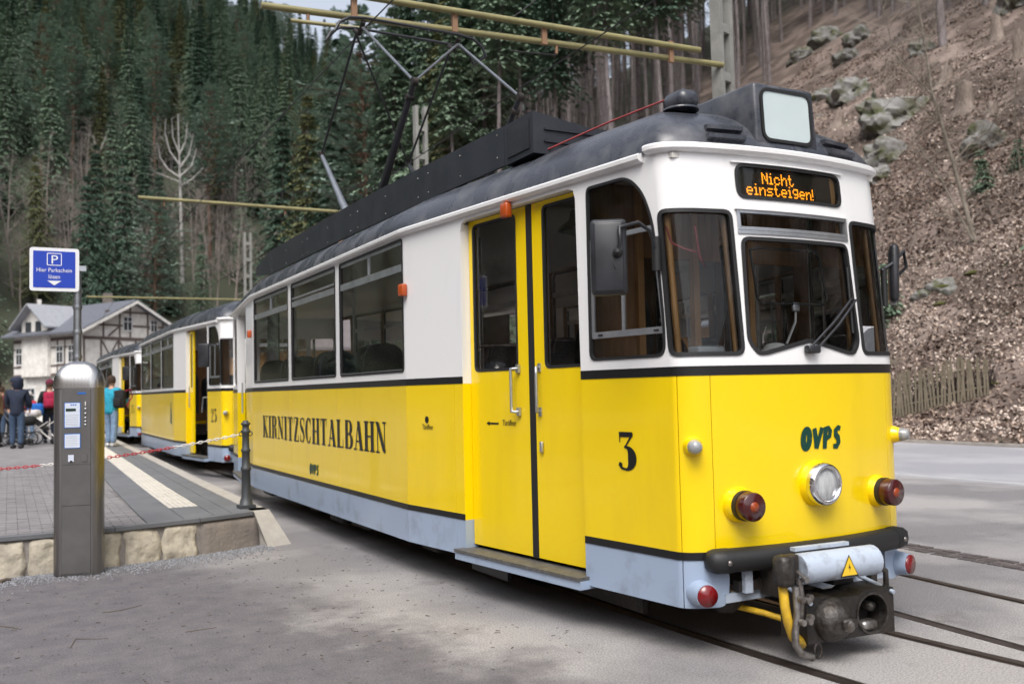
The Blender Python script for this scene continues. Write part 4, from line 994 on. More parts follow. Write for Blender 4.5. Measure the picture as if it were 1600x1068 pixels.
# ---- white upper walls
keep(part('upper_wall', sheet(rect(-SF, Z_B1, SF, Z_TOP), fronthole), 'white', T))
d0, d1 = sy(DOOR_F[0]), sy(DOOR_F[1])
hdr = 2.875
ol = [(SF, Z_B1), (d0, Z_B1), (d0, hdr - .08), (d0 + .02, hdr - .02), (d0 + .08, hdr), (d1 - .08, hdr), (d1 - .02, hdr - .02), (d1, hdr - .08), (d1, Z_B1), (SK1, Z_B1), (SK1, Z_TOP), (SF, Z_TOP)]
keep(part('upper_wall', sheet(ol, [cabpoly]), 'white', T))
keep(part('upper_wall', sheet(rect(SK1, Z_B1, SK2, Z_TOP), winpolys), 'white', T))
olr = [(SEND - x, z) for x, z in reversed(ol)]
part('upper_wall', sheet(olr, [flip_end(cabpoly)]), 'white', T)
# far side: windows all along
farw = [rrect(-sy(b), 1.725, -sy(a), 2.885, .05) for a, b in WIN_Y]
part('upper_wall', sheet(rect(-SK2, Z_B1, -SK1, Z_TOP), farw), 'white', T)
fa = [mirror(cabpoly), rrect(-sy(2.98), 1.725, -sy(1.95), 2.885, .05), rrect(-sy(1.85), 1.725, -sy(.90), 2.885, .05)]
part('upper_wall', sheet(rect(-SK1, Z_B1, -SF, Z_TOP), fa), 'white', T)
fb = [[(-(SEND + x), z) for x, z in p] for p in fa]
part('upper_wall', sheet(rect(-(SEND - SF), Z_B1, -SK2, Z_TOP), fb), 'white', T)
rearhole = [rrect(SEND - .42, 1.75, SEND - 1e-3, 2.55, .05), rrect(SEND - .93, 1.75, SEND - .5, 2.55, .05)]
for sg in (1, -1):
    hs = rearhole if sg == 1 else [[(-x, z) for x, z in reversed(h)] for h in rearhole]
    o_ = rect(SEND - SF, Z_B1, SEND, Z_TOP) if sg == 1 else rect(-SEND, Z_B1, -(SEND - SF), Z_TOP)
    part('upper_wall', sheet(o_, hs), 'white', T)
    part('pane', sheet(hs[0], thick=0, off=-.012), 'pane', T); part('pane', sheet(hs[1], thick=0, off=-.012), 'pane', T)

# ---- stripes, yellow panels, skirt
def band(z0, z1, off, m, name, spans, share=True):
    for a, b in spans:
        o = part(name, sheet(rect(a, z0, b, z1), off=off, thick=.02 + off), m, T)
        if share and b <= SK2 + .01 and b > 0: keep(o)
g = .004                                  # panel joint
def spans_of(cuts): return [(a + g / 2, b - g / 2) for a, b in zip(cuts, cuts[1:])]
side = [(SF * 0 + .925, sy(DOOR_F[0])), (sy(2.27), SK1)]
cutsA = [.925, d0]; cutsB = [d1, sy(2.40), SK1]; cutsC = [SK1, sy(5.03), sy(6.905), SK2]
cutsR = [SK2, sy(DOOR_R[0])]; cutsR2 = [sy(DOOR_R[1]), SEND - .925]
yel = spans_of([-.925, -.73]) + spans_of([-.73, .73]) + spans_of([.73, .925]) + spans_of(cutsA) + spans_of(cutsB) + spans_of(cutsC) + spans_of(cutsR) + spans_of(cutsR2) + spans_of([SEND - .925, SEND])
far = spans_of([-SK1, -.925]) + spans_of([-SK2, -SK1]) + spans_of([-(SEND - .925), -SK2]) + spans_of([-SEND, -(SEND - .925)])
band(Z_L1, Z_B0, 0, 'yellow', 'side_panel', yel + far)
fullb = [(-.985, .985), (.985, d0), (d1, SK1), (SK1, SK2), (SK2, sy(DOOR_R[0])), (sy(DOOR_R[1]), SEND), (-SK1, -.985), (-SK2, -SK1), (-SEND, -SK2)]
band(Z_B0, Z_B1, .003, 'stripe', 'belt_stripe', fullb)
lowb = [(.70, .985), (-.985, -.70), (.985, d0), (d1, SK1), (SK1, SK2), (SK2, sy(DOOR_R[0])), (sy(DOOR_R[1]), SEND - .7), (-SK1, -.985), (-SK2, -SK1), (-(SEND - .7), -SK2)]
band(Z_L0, Z_L1, .002, 'stripe', 'lower_stripe', lowb)
sk = spans_of([.925, d0]) + spans_of(cutsB) + spans_of(cutsC) + spans_of(cutsR) + spans_of(cutsR2) + far[:3]
band(Z_SK, Z_L0, -.003, 'skirt', 'skirt_panel', sk)
for sg in (1, -1):                        # front skirt corners with the cut-away towards the coupler
    pl = rpoly([(.925 - g, Z_SK), (.925 - g, Z_L0), (.655, Z_L0), (.645, .44), (.66, Z_SK)], [0, 0, 0, .02, .06])
    pl = pl if sg == 1 else [(-x, z) for x, z in reversed(pl)]
    keep(part('skirt_panel', sheet(pl, off=-.003, thick=.02), 'skirt', T))

# ---- wood lining behind the walls, ceiling, floor
lin = [part('lining', sheet(rect(-SF, Z_B1 - .5, SF, 2.9), [inset(h, -.0) for h in fronthole], off=-.036, thick=0), 'wood', T)]
lin.append(part('lining', sheet([(x, max(z, .8) if z > 1.6 else z) for x, z in [(SF, 1.2), (d0 - .03, 1.2), (d0 - .03, 2.885), (d1 + .03, 2.885), (d1 + .03, .8), (SK1, .8), (SK1, 2.9), (SF, 2.9)]], [cabpoly], off=-.036, thick=0), 'wood', T))
lin.append(part('lining', sheet(rect(SK1, .8, SK2, 2.9), winpolys, off=-.036, thick=0), 'wood', T))
lin.append(part('lining', sheet(rect(-SK2, .8, -SK1, 2.9), farw, off=-.036, thick=0), 'wood', T))
lin.append(part('lining', sheet(rect(-SK1, .8, -SF, 2.9), fa, off=-.036, thick=0), 'wood', T))
part('lining', sheet(rect(-(SEND - SF), .8, -SK2, 2.9), fb, off=-.036, thick=0), 'wood', T)
for o in lin: keep(o)
def plan_slab(z0, z1, ins, y0=None, y1=None):
    ring = [(x + (ins if x < 0 else 0), y) for x, y in HP]; ring = [(min(x, -.0), y) for x, y in ring]
    if y0 is not None: ring = [(x, y) for x, y in ring if y0 <= y <= y1]
    full = ring + [(-x, y) for x, y in reversed(ring)]; mb = MB(); mb.prism(full, z0, z1, 'z'); return mb
keep(plan_slab(.70, .78, .05, .05, LEN - .05).build('floor', 'floor_lino', T))
keep(plan_slab(2.90, 2.93, .06, .02, LEN - .02).build('ceiling', 'ceiling_cream', T))
# ---- roof
def roof_pt(s, r):
    p = W(s, Z_TOP, .012); y = p.y
    if y < 1.15: y = y + (1 - r) * (1.15 - y)
    if y > LEN - 1.15: y = y - (1 - r) * (y - (LEN - 1.15))
    return Vector((p.x * r, y, 2.945 + .49 * (max(0.0, 1 - r * r)) ** .5))
sv = []
for i in range(len(CUM) - 1):
    n_ = 12 if i in (22, 23, 24) else 1
    sv += [CUM[i] + (CUM[i + 1] - CUM[i]) * k / n_ for k in range(n_)]
sv = [-x for x in reversed(sv + [SEND])][:-1] + sv + [SEND]
rr_ = [math.sin(R(90) * (1 - k / 16)) for k in range(17)]
mb = MB(); vs = [roof_pt(s, r) for r in rr_ for s in sv]; n = len(sv)
mb.add(vs, [(i * n + k, i * n + k + 1, (i + 1) * n + k + 1, (i + 1) * n + k) for i in range(len(rr_) - 1) for k in range(n - 1)], True)
roof_o = keep(mb.build('roof', 'roof', T))
def gutter(a, b, name='gutter', dz=-.035):
    prof = [(.0, 2.935 + dz), (.03, 2.94 + dz), (.048, 2.955 + dz), (.05, 2.978 + dz), (.038, 2.990 + dz), (.005, 2.993 + dz)]
    ss = [a] + [c for c in CUM if a < c < b] + [b] if b > 0 and a >= 0 else None
    if ss is None: ss = sorted({a, b} | {c * sg for c in CUM for sg in (-1, 1) if a < c * sg < b})
    mb = MB(); vs = [W(s + (.0001 if k == 0 else -.0001 if k == len(ss) - 1 else 0), z, o) for k, s in enumerate(ss) for o, z in prof]; m_ = len(prof)
    mb.add(vs, [(i * m_ + k, i * m_ + k + 1, (i + 1) * m_ + k + 1, (i + 1) * m_ + k) for i in range(len(ss) - 1) for k in range(m_ - 1)], False)
    mb.add(vs[:m_], [tuple(range(m_))]); mb.add(vs[-m_:], [tuple(range(m_))])
    return mb.build(name, 'white', T)
keep(gutter(-1.0, 1.0, dz=0)); keep(gutter(1.045, SK1)); keep(gutter(SK1, SK2)); gutter(SK2, SEND - .5); gutter(-(SEND - .5), -SK2); gutter(-SK2, -SK1); gutter(-SK1, -1.045)

# ---- windows of the platform side
def rim(poly, w, off, thick, name, m, parent): return part(name, sheet(poly, [inset(poly, w)], off=off, thick=thick), m, parent)
for k, (poly, (a, b)) in enumerate(zip(winpolys, WIN_Y)):
    wn_ = keep(rim(poly, .022, .006, .03, 'window', 'rubber', T))
    inn = inset(poly, .02); s0, s1 = sy(a) + .022, sy(b) - .022
    part('frame', sheet(rect(s0, 2.60, s1, 2.665), off=-.002, thick=.03), 'aluminium', wn_)
    part('frame', sheet(rect(s0, 2.835, s1, 2.866), off=-.006, thick=.03), 'aluminium', wn_)
    if k != 1:
        sm_ = (s0 + s1) / 2 + (.02 if k == 0 else 0)
        part('divider', sheet(rect(sm_ - .014, 2.666, sm_ + .014, 2.834), off=-.003, thick=.03), 'aluminium', wn_)
        part('pane', sheet(rect(s0, 2.664, sm_ - .012, 2.838), off=-.016, thick=0), 'pane_grime', wn_)
        part('pane', sheet(rect(sm_ + .012, 2.664, s1, 2.838), off=-.016, thick=0), 'pane_grime', wn_)
    else:
        part('divider', sheet(rect(s0, 2.690, s1, 2.712), off=-.004, thick=.02), 'aluminium', wn_)
        part('pane', sheet(rect(s0, 2.71, s1, 2.838), off=-.016, thick=0), 'pane_grime', wn_)
    part('pane', sheet([p for p in rrect(s0 - .004, 1.742, s1 + .004, 2.602, .035)], off=-.014, thick=0), 'pane', wn_)
    part('sill', sheet(rect(s0, 1.735, s1, 1.752), off=.001, thick=.02), 'aluminium', wn_)
for poly in farw + fa[1:] + fb[1:]:
    wn_ = rim(poly, .022, .006, .03, 'window', 'rubber', T)
    xs = [p[0] for p in poly]
    part('frame', sheet(rect(min(xs) + .02, 2.60, max(xs) - .02, 2.66), off=-.004, thick=.03), 'aluminium', wn_)
    part('pane', sheet(inset(poly, .02), off=-.014, thick=0), 'pane', wn_)
# cab side window with its sliding frame
wn_ = keep(rim(cabpoly, .018, .006, .03, 'cab_window', 'rubber', T))
part('pane', sheet(inset(cabpoly, .016), off=-.014, thick=0), 'pane', wn_)
def cp(y, z): return (sy(yi(y, z)), z)
def bar4(y0, z0, y1, z1, w, off=-.004):
    """thin aluminium bar between two points of the cab window"""
    (s0, a0), (s1, a1) = cp(y0, z0), cp(y1, z1); dx, dz = s1 - s0, a1 - a0; l = math.hypot(dx, dz); nx, nz = -dz / l * w / 2, dx / l * w / 2
    return sheet([(s0 + nx, a0 + nz), (s0 - nx, a0 - nz), (s1 - nx, a1 - nz), (s1 + nx, a1 + nz)], off=off, thick=.02)
for a in ((.72, 1.885, .09, 1.885, .04), (.715, 1.87, .715, 2.50, .022), (.705, 2.50, .15, 2.50, .03), (.155, 2.48, .085, 1.9, .024), (.43, 1.9, .43, 2.48, .022)):
    part('sliding_frame', bar4(*a), 'aluminium', wn_)
for y_ in (.64, .14): part('catch', sheet(rect(cp(y_, 1.88)[0] - .02, 1.878, cp(y_, 1.88)[0] + .02, 1.89), off=.002, thick=.01), 'rubber', wn_)
wn2 = rim(mirror(cabpoly), .018, .006, .03, 'cab_window', 'rubber', T); part('pane', sheet(inset(mirror(cabpoly), .016), off=-.014, thick=0), 'pane', wn2)
# corner windows, windscreen, transom, display
for pl in (cornerpoly, mirror(cornerpoly)):
    w_ = keep(rim(pl, .024, .008, .035, 'corner_window', 'rubber', T)); part('pane', sheet(inset(pl, .022), off=-.012, thick=0), 'windscreen', w_)
w_ = keep(rim(wspoly, .022, .008, .035, 'windscreen', 'rubber', T)); part('pane', sheet(inset(wspoly, .02), off=-.012, thick=0), 'windscreen', w_)
w_ = keep(rim(transpoly, .020, .010, .04, 'transom_window', 'aluminium', T)); part('pane', sheet(inset(transpoly, .018), off=-.008, thick=0), 'pane', w_)
part('lip', sheet(rect(-.47, 2.598, .47, 2.606), off=.02, thick=.03), 'white', w_); part('sill', sheet(rect(-.46, 2.452, .46, 2.474), off=.008, thick=.02), 'aluminium', w_)
dsp = rim(disppoly, .018, .008, .05, 'destination_display', 'rubber', T)
part('board', sheet(rect(-.37, 2.672, .44, 2.88), off=-.026, thick=.02), 'led_board', dsp)
part('side_block', sheet(rect(-.42, 2.68, -.372, 2.875), off=-.024, thick=.03), 'wood_light', dsp)
part('lip', sheet(rect(-.46, 2.887, .47, 2.895), off=.018, thick=.03), 'white', dsp)
FONT = {'N': ["10001", "11001", "10101", "10101", "10011", "10001", "10001"], 'i': ["00100", "00000", "01100", "00100", "00100", "00100", "01110"],
        'c': ["00000", "00000", "01110", "10001", "10000", "10001", "01110"], 'h': ["10000", "10000", "10110", "11001", "10001", "10001", "10001"],
        't': ["01000", "01000", "11100", "01000", "01000", "01001", "00110"], 'e': ["00000", "00000", "01110", "10001", "11111", "10000", "01110"],
        'n': ["00000", "00000", "10110", "11001", "10001", "10001", "10001"], 's': ["00000", "00000", "01111", "10000", "01110", "00001", "11110"],
        'g': ["00000", "01111", "10001", "10001", "01111", "00001", "01110"], '!': ["00100", "00100", "00100", "00100", "00100", "00000", "00100"]}
def led_text(text, s_left, z_top, px, sz):
    mb = MB(); u = 0
    for ch in text:
        gl = FONT[ch]; cols = [c for c in range(5) if any(r[c] == '1' for r in gl)]; c0, c1 = min(cols), max(cols)
        for r_ in range(7):
            for c in range(c0, c1 + 1):
                if gl[r_][c] == '1':
                    s = s_left - (u + c - c0) * px; z = z_top - r_ * px * 1.08; h = sz / 2
                    mb.add([W(s + h, z - h, -.0245), W(s - h, z - h, -.0245), W(s - h, z + h, -.0245), W(s + h, z + h, -.0245)], [(0, 1, 2, 3)])
        u += c1 - c0 + 2
    return mb
led_text("Nicht", .222, 2.842, .0096, .0082).build('led_text', 'led', dsp)
led_text("einsteigen!", .345, 2.768, .0096, .0082).build('led_text', 'led', dsp)
mb = MB()
for r_ in range(17):
    for c in range(74):
        s = .42 - c * .0105; z = 2.842 - r_ * .0098; h = .0022
        mb.add([W(s + h, z - h, -.0252), W(s - h, z - h, -.0252), W(s - h, z + h, -.0252), W(s + h, z + h, -.0252)], [(0, 1, 2, 3)])
stuff(mb.build('led_grid', 'led_off', dsp))
part('pane', sheet(inset(disppoly, .016), off=-.004, thick=0), 'windscreen', dsp)

# ---- doors
def dW(s, z, off=0.0): return W(s, z, off - .075)
dW.body = True
def leaf(y0, y1, gy0, gy1, name='door_leaf', gr=(.05, .05, .05, .05)):
    s0, s1 = sy(y0), sy(y1); a, b = sy(gy0), sy(gy1); gp = rpoly([(a, 1.70), (b, 1.70), (b, 2.835), (a, 2.835)], list(gr))
    lf = part(name, sheet(rect(s0, .375, s1, 2.872), [gp], mapf=dW, thick=.035), 'yellow', T)
    part('gasket', sheet(inset(gp, -.004), [inset(gp, .016)], mapf=dW, off=.004, thick=.02), 'rubber', lf)
    part('pane', sheet(inset(gp, .014), mapf=dW, off=-.012, thick=0), 'pane', lf)
    return lf
lf1 = leaf(1.505, 2.262, 1.635, 2.205); lf2 = leaf(.848, 1.435, .862, 1.312)
rb_ = part('door_rubber', sheet(rect(sy(1.437), .372, sy(1.503), 2.872), mapf=dW, off=.004, thick=.03), 'rubber', T)
def handle(y_, lf, dy):
    a = dW(sy(y_), 1.705, .0); b = dW(sy(y_), 1.395, .0); out = Vector(NW(sy(y_)) + (0,)) * .055; sl = Vector((.12, 1, 0)).normalized() * dy
    mb = MB(); mb.tube([a + sl, a + sl + out * .6, a + out, a + out - Vector((0, 0, .05)), b + out + Vector((0, 0, .05)), b + out, b + sl + out * .6, b + sl], .011, 8)
    for p in (a + sl, b + sl): mb.box(p + out * .08, (.02, .035, .06))
    return mb.build('handle', 'aluminium', lf)
handle(1.655, lf1, -.03); handle(1.352, lf2, .03)
MB().rbox(dW(sy(1.365), 1.15, .012), (.02, .03, .075), .005).build('lock', 'aluminium', lf2)
# jambs and header of the doorway, sill step
def doorway(f):
    ya, yb = f; s0, s1 = sy(ya), sy(yb); out = []
    for s, sgn in ((s1, 1), (s0, -1)):
        for z0, z1, m in ((Z_SK, Z_L0, 'skirt'), (Z_L0, Z_B0, 'yellow'), (Z_B0, hdr - .02, 'white')):
            q = [W(s - sgn * 2e-4, z0, -.001), W(s - sgn * 2e-4, z0, -.12), W(s - sgn * 2e-4, z1, -.12), W(s - sgn * 2e-4, z1, -.001)]
            e = (W(s, z0) - W(s + sgn * .01, z0)).normalized() * -.012
            mb = MB(); mb.add(q + [p + e for p in q], [(0, 1, 2, 3), (4, 5, 6, 7), (0, 1, 5, 4), (1, 2, 6, 5), (2, 3, 7, 6), (3, 0, 4, 7)])
            out.append(mb.build('door_jamb', m, T))
    mb = MB(); a, b, c, d = W(s0, hdr + .004, 0), W(s1, hdr + .004, 0), W(s1, hdr + .004, -.13), W(s0, hdr + .004, -.13); u = Vector((0, 0, .02))
    mb.add([a, b, c, d, a + u, b + u, c + u, d + u], [(0, 1, 2, 3), (4, 5, 6, 7), (0, 1, 5, 4), (1, 2, 6, 5), (2, 3, 7, 6), (3, 0, 4, 7)]); out.append(mb.build('door_header', 'white', T))
    # step: tread plate and sill
    a, b = s0 - .03, s1 + .04
    st_ = part('step', sheet(rect(a, .27, b, .325), off=.075, thick=.14), 'skirt', T); out.append(st_)
    P = [W(a, .326, .085), W(b, .326, .085), W(b, .326, -.14), W(a, .326, -.14)]; mb = MB(); u = Vector((0, 0, .022))
    mb.add(P + [p + u for p in P], [(0, 1, 2, 3), (4, 5, 6, 7), (0, 1, 5, 4), (1, 2, 6, 5), (2, 3, 7, 6), (3, 0, 4, 7)]); mb.build('tread_plate', 'tread', st_)
    return out
for o in doorway(DOOR_F): keep(o)
doorway(DOOR_R)
part('rear_doorway_shade', sheet(rect(sy(DOOR_R[0]) + .02, .5, sy(DOOR_R[1]) - .02, 2.85), mapf=dW, off=-.4, thick=.02), 'black_metal', T)  # black sheet set back in the open doorway, standing in for interior shade
part('rear_door_leaf', sheet(rect(sy(DOOR_R[0]) + .01, .375, sy(DOOR_R[0]) + .16, 2.86), mapf=dW, off=-.02, thick=.03), 'yellow', T)
hb = MB(); p = W(sy(DOOR_R[0]) + .06, 1.75, .05); hb.tube([p, p - Vector((0, 0, .45))], .012); hb.build('rear_handle', 'aluminium', T)
def blinker(s, z, name='side_indicator'):
    p = W(s, z, .03); n = NW(abs(s)); ang = math.atan2(n[1], n[0])
    b = MB().rbox((0, 0, 0), (.055, .085, .105), .012).build(name, 'amber', T, p, (0, 0, ang)); return b
blinker(sy(3.155), 2.425); blinker(sy(9.0), 2.42); blinker(sy(1.60), 2.845, 'door_indicator')

# ---- lettering
letters('KIRNITZSCHTALBAHN', sy(8.30) - sy(3.66), .285, on_side(sy(8.30), 1.005)).build('lettering', 'lettering', T)
letters('OVPS', .34, .115, on_side(sy(6.12), .665), gap=.06, shear=.12, glyphs=GB).build('lettering', 'ovps_green', T)
n3 = letters('3', .165, .235, on_side(sy(yi(.50, 1.1)), 1.045)); n3.build('number', 'lettering', T)
letters('OVPS', .335, .135, on_side(.117, 1.152), gap=.05, shear=.12, glyphs=GB).build('lettering', 'ovps_green', T)
def font_text(body, size, m, parent, origin, xdir, ydir, name='lettering', align='LEFT', sx=1.0):
    c = bpy.data.curves.new(name, 'FONT'); c.body = body; c.size = size; c.align_x = align; c.extrude = .0004; c.resolution_u = 3
    tmp = bpy.data.objects.new(name, c); COL.objects.link(tmp); me = bpy.data.meshes.new_from_object(tmp.evaluated_get(bpy.context.evaluated_depsgraph_get())); bpy.data.objects.remove(tmp); bpy.data.curves.remove(c)
    me.materials.clear(); o = obj(name, me, m, parent); x = Vector(xdir).normalized(); y = Vector(ydir).normalized(); z = x.cross(y)
    o.matrix_local = Matrix.Translation(origin) @ Matrix(((x.x * sx, y.x, z.x), (x.y * sx, y.y, z.y), (x.z * sx, y.z, z.z))).to_4x4()
    return o
def side_text(body, size, s, z, parent, mapf=W, sx=.72):
    p = mapf(s, z, .005); q = mapf(s - .05, z, .005); return font_text(body, size, 'lettering', parent, p, q - p, (0, 0, 1), sx=sx)
side_text('Türöffner', .062, sy(2.90), 1.245, T); side_text('Türöffner', .062, sy(1.845), 1.292, lf1, dW)
mb = MB(); a = sy(2.825)
mb.lathe([(.028, 0), (.028, .004)], W(a, 1.325, .002), Vector(NW(a) + (0,)), 14); mb.build('button', 'lettering', T)
ar = [(2.06, 1.305), (2.02, 1.320), (2.02, 1.311), (1.90, 1.311), (1.90, 1.299), (2.02, 1.299), (2.02, 1.290)]
part('arrow', sheet([(sy(a), b) for a, b in ar], mapf=dW, off=.004, thick=.003), 'lettering', lf1)

# ---- lamps and bumper
def axis_at(s): n = NW(abs(s)); return Vector((n[0] * (1 if s >= 0 else -1), n[1], 0))
hl = MB().lathe([(.142, -.02), (.138, .015), (.128, .04), (.122, .05)], W(0, .95, 0), (0, -1, 0), 32).build('headlight', 'yellow', T); keep(hl)
MB().lathe([(.126, .035), (.130, .06), (.121, .090), (.102, .098), (.096, .084), (.092, .065)], W(0, .95, 0), (0, -1, 0), 32).build('rim', 'chrome', hl)
MB().lathe([(.0, .02), (.05, .035), (.090, .070)], W(0, .95, 0), (0, -1, 0), 32).build('reflector', 'chrome', hl)
MB().lathe([(.094, .072), (.06, .084), (.03, .089), (.0, .09)], W(0, .95, 0), (0, -1, 0), 32).build('lens', 'head_lens', hl)
for sg in (1, -1):
    s = .575 * sg; ax = (axis_at(s) + Vector((0, -1.5, 0))).normalized(); p = W(s, .862, -.01)
    l_ = keep(MB().lathe([(.105, -.02), (.10, .03), (.088, .055)], p, ax, 28).build('tail_light', 'yellow', T))
    MB().lathe([(.086, .05), (.087, .085)], p, ax, 28).build('ring', 'rubber', l_)
    MB().lathe([(.082, .082), (.082, .150), (.078, .156), (.0, .157)], p, ax, 28).build('lens', 'dark_red_lens', l_)
    MB().lathe([(.03, .155), (.028, .160), (.0, .161)], p, ax, 16).build('bulb', 'amber_core', l_)
    s = .845 * sg; ax = (axis_at(s) + Vector((-.25 * sg, -.6, 0))).normalized(); p = W(s, 1.205, -.01)
    l_ = keep(MB().lathe([(.062, -.03), (.056, .02), (.047, .045), (.047, .055)], p, ax, 22).build('indicator', 'yellow', T))
    MB().lathe([(.043, .053), (.044, .06), (.034, .10), (.026, .11), (.0, .113)], p, ax, 22).build('lens', 'lamp_lens', l_)
    s = .83 * sg; ax = (axis_at(s) + Vector((0, -1.0, 0))).normalized(); p = W(s, .375, -.02)
    l_ = keep(MB().lathe([(.078, -.02), (.074, .05), (.066, .10)], p, ax, 22).build('rear_reflector', 'skirt', T))
    MB().lathe([(.062, .098), (.06, .112), (.0, .114)], p, ax, 22).build('lens', 'red_lens', l_)
prof = [(.0, -.066), (.05, -.064), (.085, -.045), (.095, -.005), (.09, .04), (.06, .062), (.0, .066)]
ss = [-.66 + 1.32 * k / 24 for k in range(25)]
mb = MB(); vs = [W(s, .555 + z, .006 + o) for s in ss for o, z in prof]; m_ = len(prof)
mb.add(vs, [(i * m_ + k, i * m_ + k + 1, (i + 1) * m_ + k + 1, (i + 1) * m_ + k) for i in range(24) for k in range(m_ - 1)], True)
bmp = keep(mb.build('bumper', 'rubber', T))
for sg in (1, -1):
    mb = MB(); rows = [(.655, 1.02), (.70, 1.05), (.755, 1.02), (.785, .85), (.80, .5), (.805, .05)]
    vs = [W(s * sg, .555 + z * k, .006 + o * k) for s, k in rows for o, z in prof]
    mb.add(vs, [(i * m_ + k, i * m_ + k + 1, (i + 1) * m_ + k + 1, (i + 1) * m_ + k) for i in range(5) for k in range(m_ - 1)], True)
    mb.add(vs[:m_], [tuple(range(m_))]); mb.build('end_cap', 'rubber', bmp)
    MB().lathe([(.016, 0), (.014, .008), (0, .009)], W(.70 * sg, .555, .11), axis_at(.70 * sg), 12).build('bolt', 'steel', bmp)

# ---- wipers, mirrors, cab fittings
def wiper(s0, z0, s1, z1):
    mb = MB(); a, b = W(s0, z0, .03), W(s1, z1, .035); mb.tube([a, W((s0 + s1) / 2, (z0 + z1) / 2, .045), b], .008, 6)
    return mb
wp = MB().rbox(W(.012, 1.755, .03), (.10, .05, .05), .012).build('wiper', 'black_metal', T)
wiper(.03, 1.765, -.385, 2.075).build('arm', 'black_metal', wp); wiper(-.02, 1.752, -.43, 2.07).build('arm', 'black_metal', wp)
mb = MB(); a, b = W(-.415, 2.20, .012), W(-.33, 1.83, .012); mb.tube([W(-.405, 2.28, .014), W(-.39, 1.86, .014)], .009, 6); mb.tube([W(-.385, 2.07, .035), W(-.41, 2.08, .018)], .008, 6); mb.build('blade', 'rubber', wp)
# platform-side mirror (its dark back faces the camera)
M0 = Vector((-1.30, .05, 2.285))
mir = MB().rbox((0, 0, 0), (.055, .205, .435), .03).build('mirror', 'black_metal', T, M0, (0, R(1), R(56)))
MB().rbox((-.02, 0, 0), (.03, .17, .40), .02).build('back_plate', 'black_metal', mir)
def local(o, p): o.matrix_basis; return o.matrix_local.inverted() @ Vector(p)
bpy.context.view_layer.update()
base = W(.972, 2.33, .03); q = M0 + Vector((.02, -.06, .02))
pts = [base, base + Vector((-.03, -.02, .06)), base + Vector((-.07, -.03, .13)), (base + q) / 2 + Vector((-.02, -.04, .17)), q + Vector((0, -.02, .14)), q + Vector((.0, -.03, .06)), q]
MB().tube([local(mir, p) for p in pts], .011, 8).build('arm', 'black_metal', mir)
MB().tube([local(mir, base + Vector((0, 0, d))) for d in (-.10, .10)], .026, 10).build('clamp', 'rubber', mir)
MB().lathe([(.0, -.03), (.028, -.015), (.028, .015), (.0, .03)], local(mir, q), (1, 0, 0), 12).build('joint', 'rubber', mir)
MB().tube([local(mir, q + Vector(d)) for d in ((0, 0, -.01), (-.06, -.02, -.02), (-.04, -.03, -.10), (0, -.01, -.05))], .003, 5).build('wire_loop', 'dark_iron', mir)
# road-side mirror
M1 = Vector((1.06, .07, 2.28))
mi2 = MB().rbox((0, 0, 0), (.06, .20, .40), .03).build('mirror', 'black_metal', T, M1, (R(-4), R(2), R(-46))); bpy.context.view_layer.update()
base = W(-.93, 2.30, .02)
MB().tube([local(mi2, p) for p in (base, base + Vector((.10, -.03, .06)), M1 + Vector((.05, -.05, .16)), M1 + Vector((.06, -.06, .05)), M1 + Vector((.03, -.02, 0)))], .012, 8).build('arm', 'black_metal', mi2)
MB().tube([local(mi2, base + Vector((.02, 0, d))) for d in (.02, -.24)], .02, 8).build('clamp', 'rubber', mi2)
# things seen in the cab
mb = MB(); mb.rbox((.0, .12, 1.50), (1.2, .34, .36), .04); mb.build('driver_desk', 'black_metal', T)
mb = MB(); mb.rbox(W(.69, 1.755, -.10), (.20, .10, .05), .01); vent = mb.build('air_vent', 'grey_plastic', T)
for k in range(9): MB().box(W(.60 + .022 * k, 1.782, -.085), (.008, .07, .006)).build('slat', 'aluminium', vent)
MB().lathe([(.0, .11), (.05, .10), (.09, .06), (.10, 0)], W(.10, 1.70, -.20), (0, 0, 1), 20).build('instrument_cover', 'white_plastic', T)
bx = MB().rbox(W(.035, 2.02, -.05), (.055, .02, .055), .006).build('sensor_box', 'aluminium', T)
MB().tube([W(.03, 1.99, -.06), W(.02, 1.93, -.08), W(.04, 1.80, -.15)], .008, 6).build('cable', 'white_plastic', T)
mb = MB(); fr_ = [W(.36, 2.36, -.035), W(.335, 2.06, -.035), W(.30, 2.035, -.035), W(-.20, 2.04, -.035), W(-.235, 2.07, -.035), W(-.20, 2.34, -.035), W(-.16, 2.375, -.035), W(.30, 2.375, -.035), W(.36, 2.36, -.035)]
mb.tube(fr_, .008, 6); mb.build('sun_blind_frame', 'rubber', T)
MB().tube([W(.94, 2.50, -.05), W(.90, 2.40, -.06), W(.80, 2.36, -.07), W(.70, 2.34, -.07), W(.66, 2.25, -.07), W(.70, 2.30, -.06), W(.72, 2.50, -.05)], .008, 6).build('red_cable', 'cable_red', T)
MB().box(W(-.60, 1.82, -.02), (.16, .004, .18), (0, 0, R(12))).build('notice', 'paper', T)
for s in (.505, .94, -.505, -.94): MB().tube([W(s, 1.74, -.07), W(s, 2.58, -.07)], .022, 6).build('window_post', 'wood_light', T)
MB().tube([W(.475, 1.70, -.06), W(.462, 2.85, -.06)], .03, 6).build('window_post', 'wood_light', T); MB().tube([W(-.475, 1.70, -.06), W(-.462, 2.85, -.06)], .03, 6).build('window_post', 'wood_light', T)
mb = MB()
for k in range(9): mb.tube([(-.36 + .018 * k, .12 + .03 * (k % 2), 1.7), (-.37 + .016 * k, .16 + .03 * (k % 2), 2.42)], .014, 5)
mb.build('curtain', 'curtain', T)
MB().lathe([(0, .14), (.04, .13), (.045, .10), (.015, .08), (.013, 0)], (.32, .12, 1.68), (0, 0, 1), 14).build('control_knob', 'wood', T)
pt = MB()
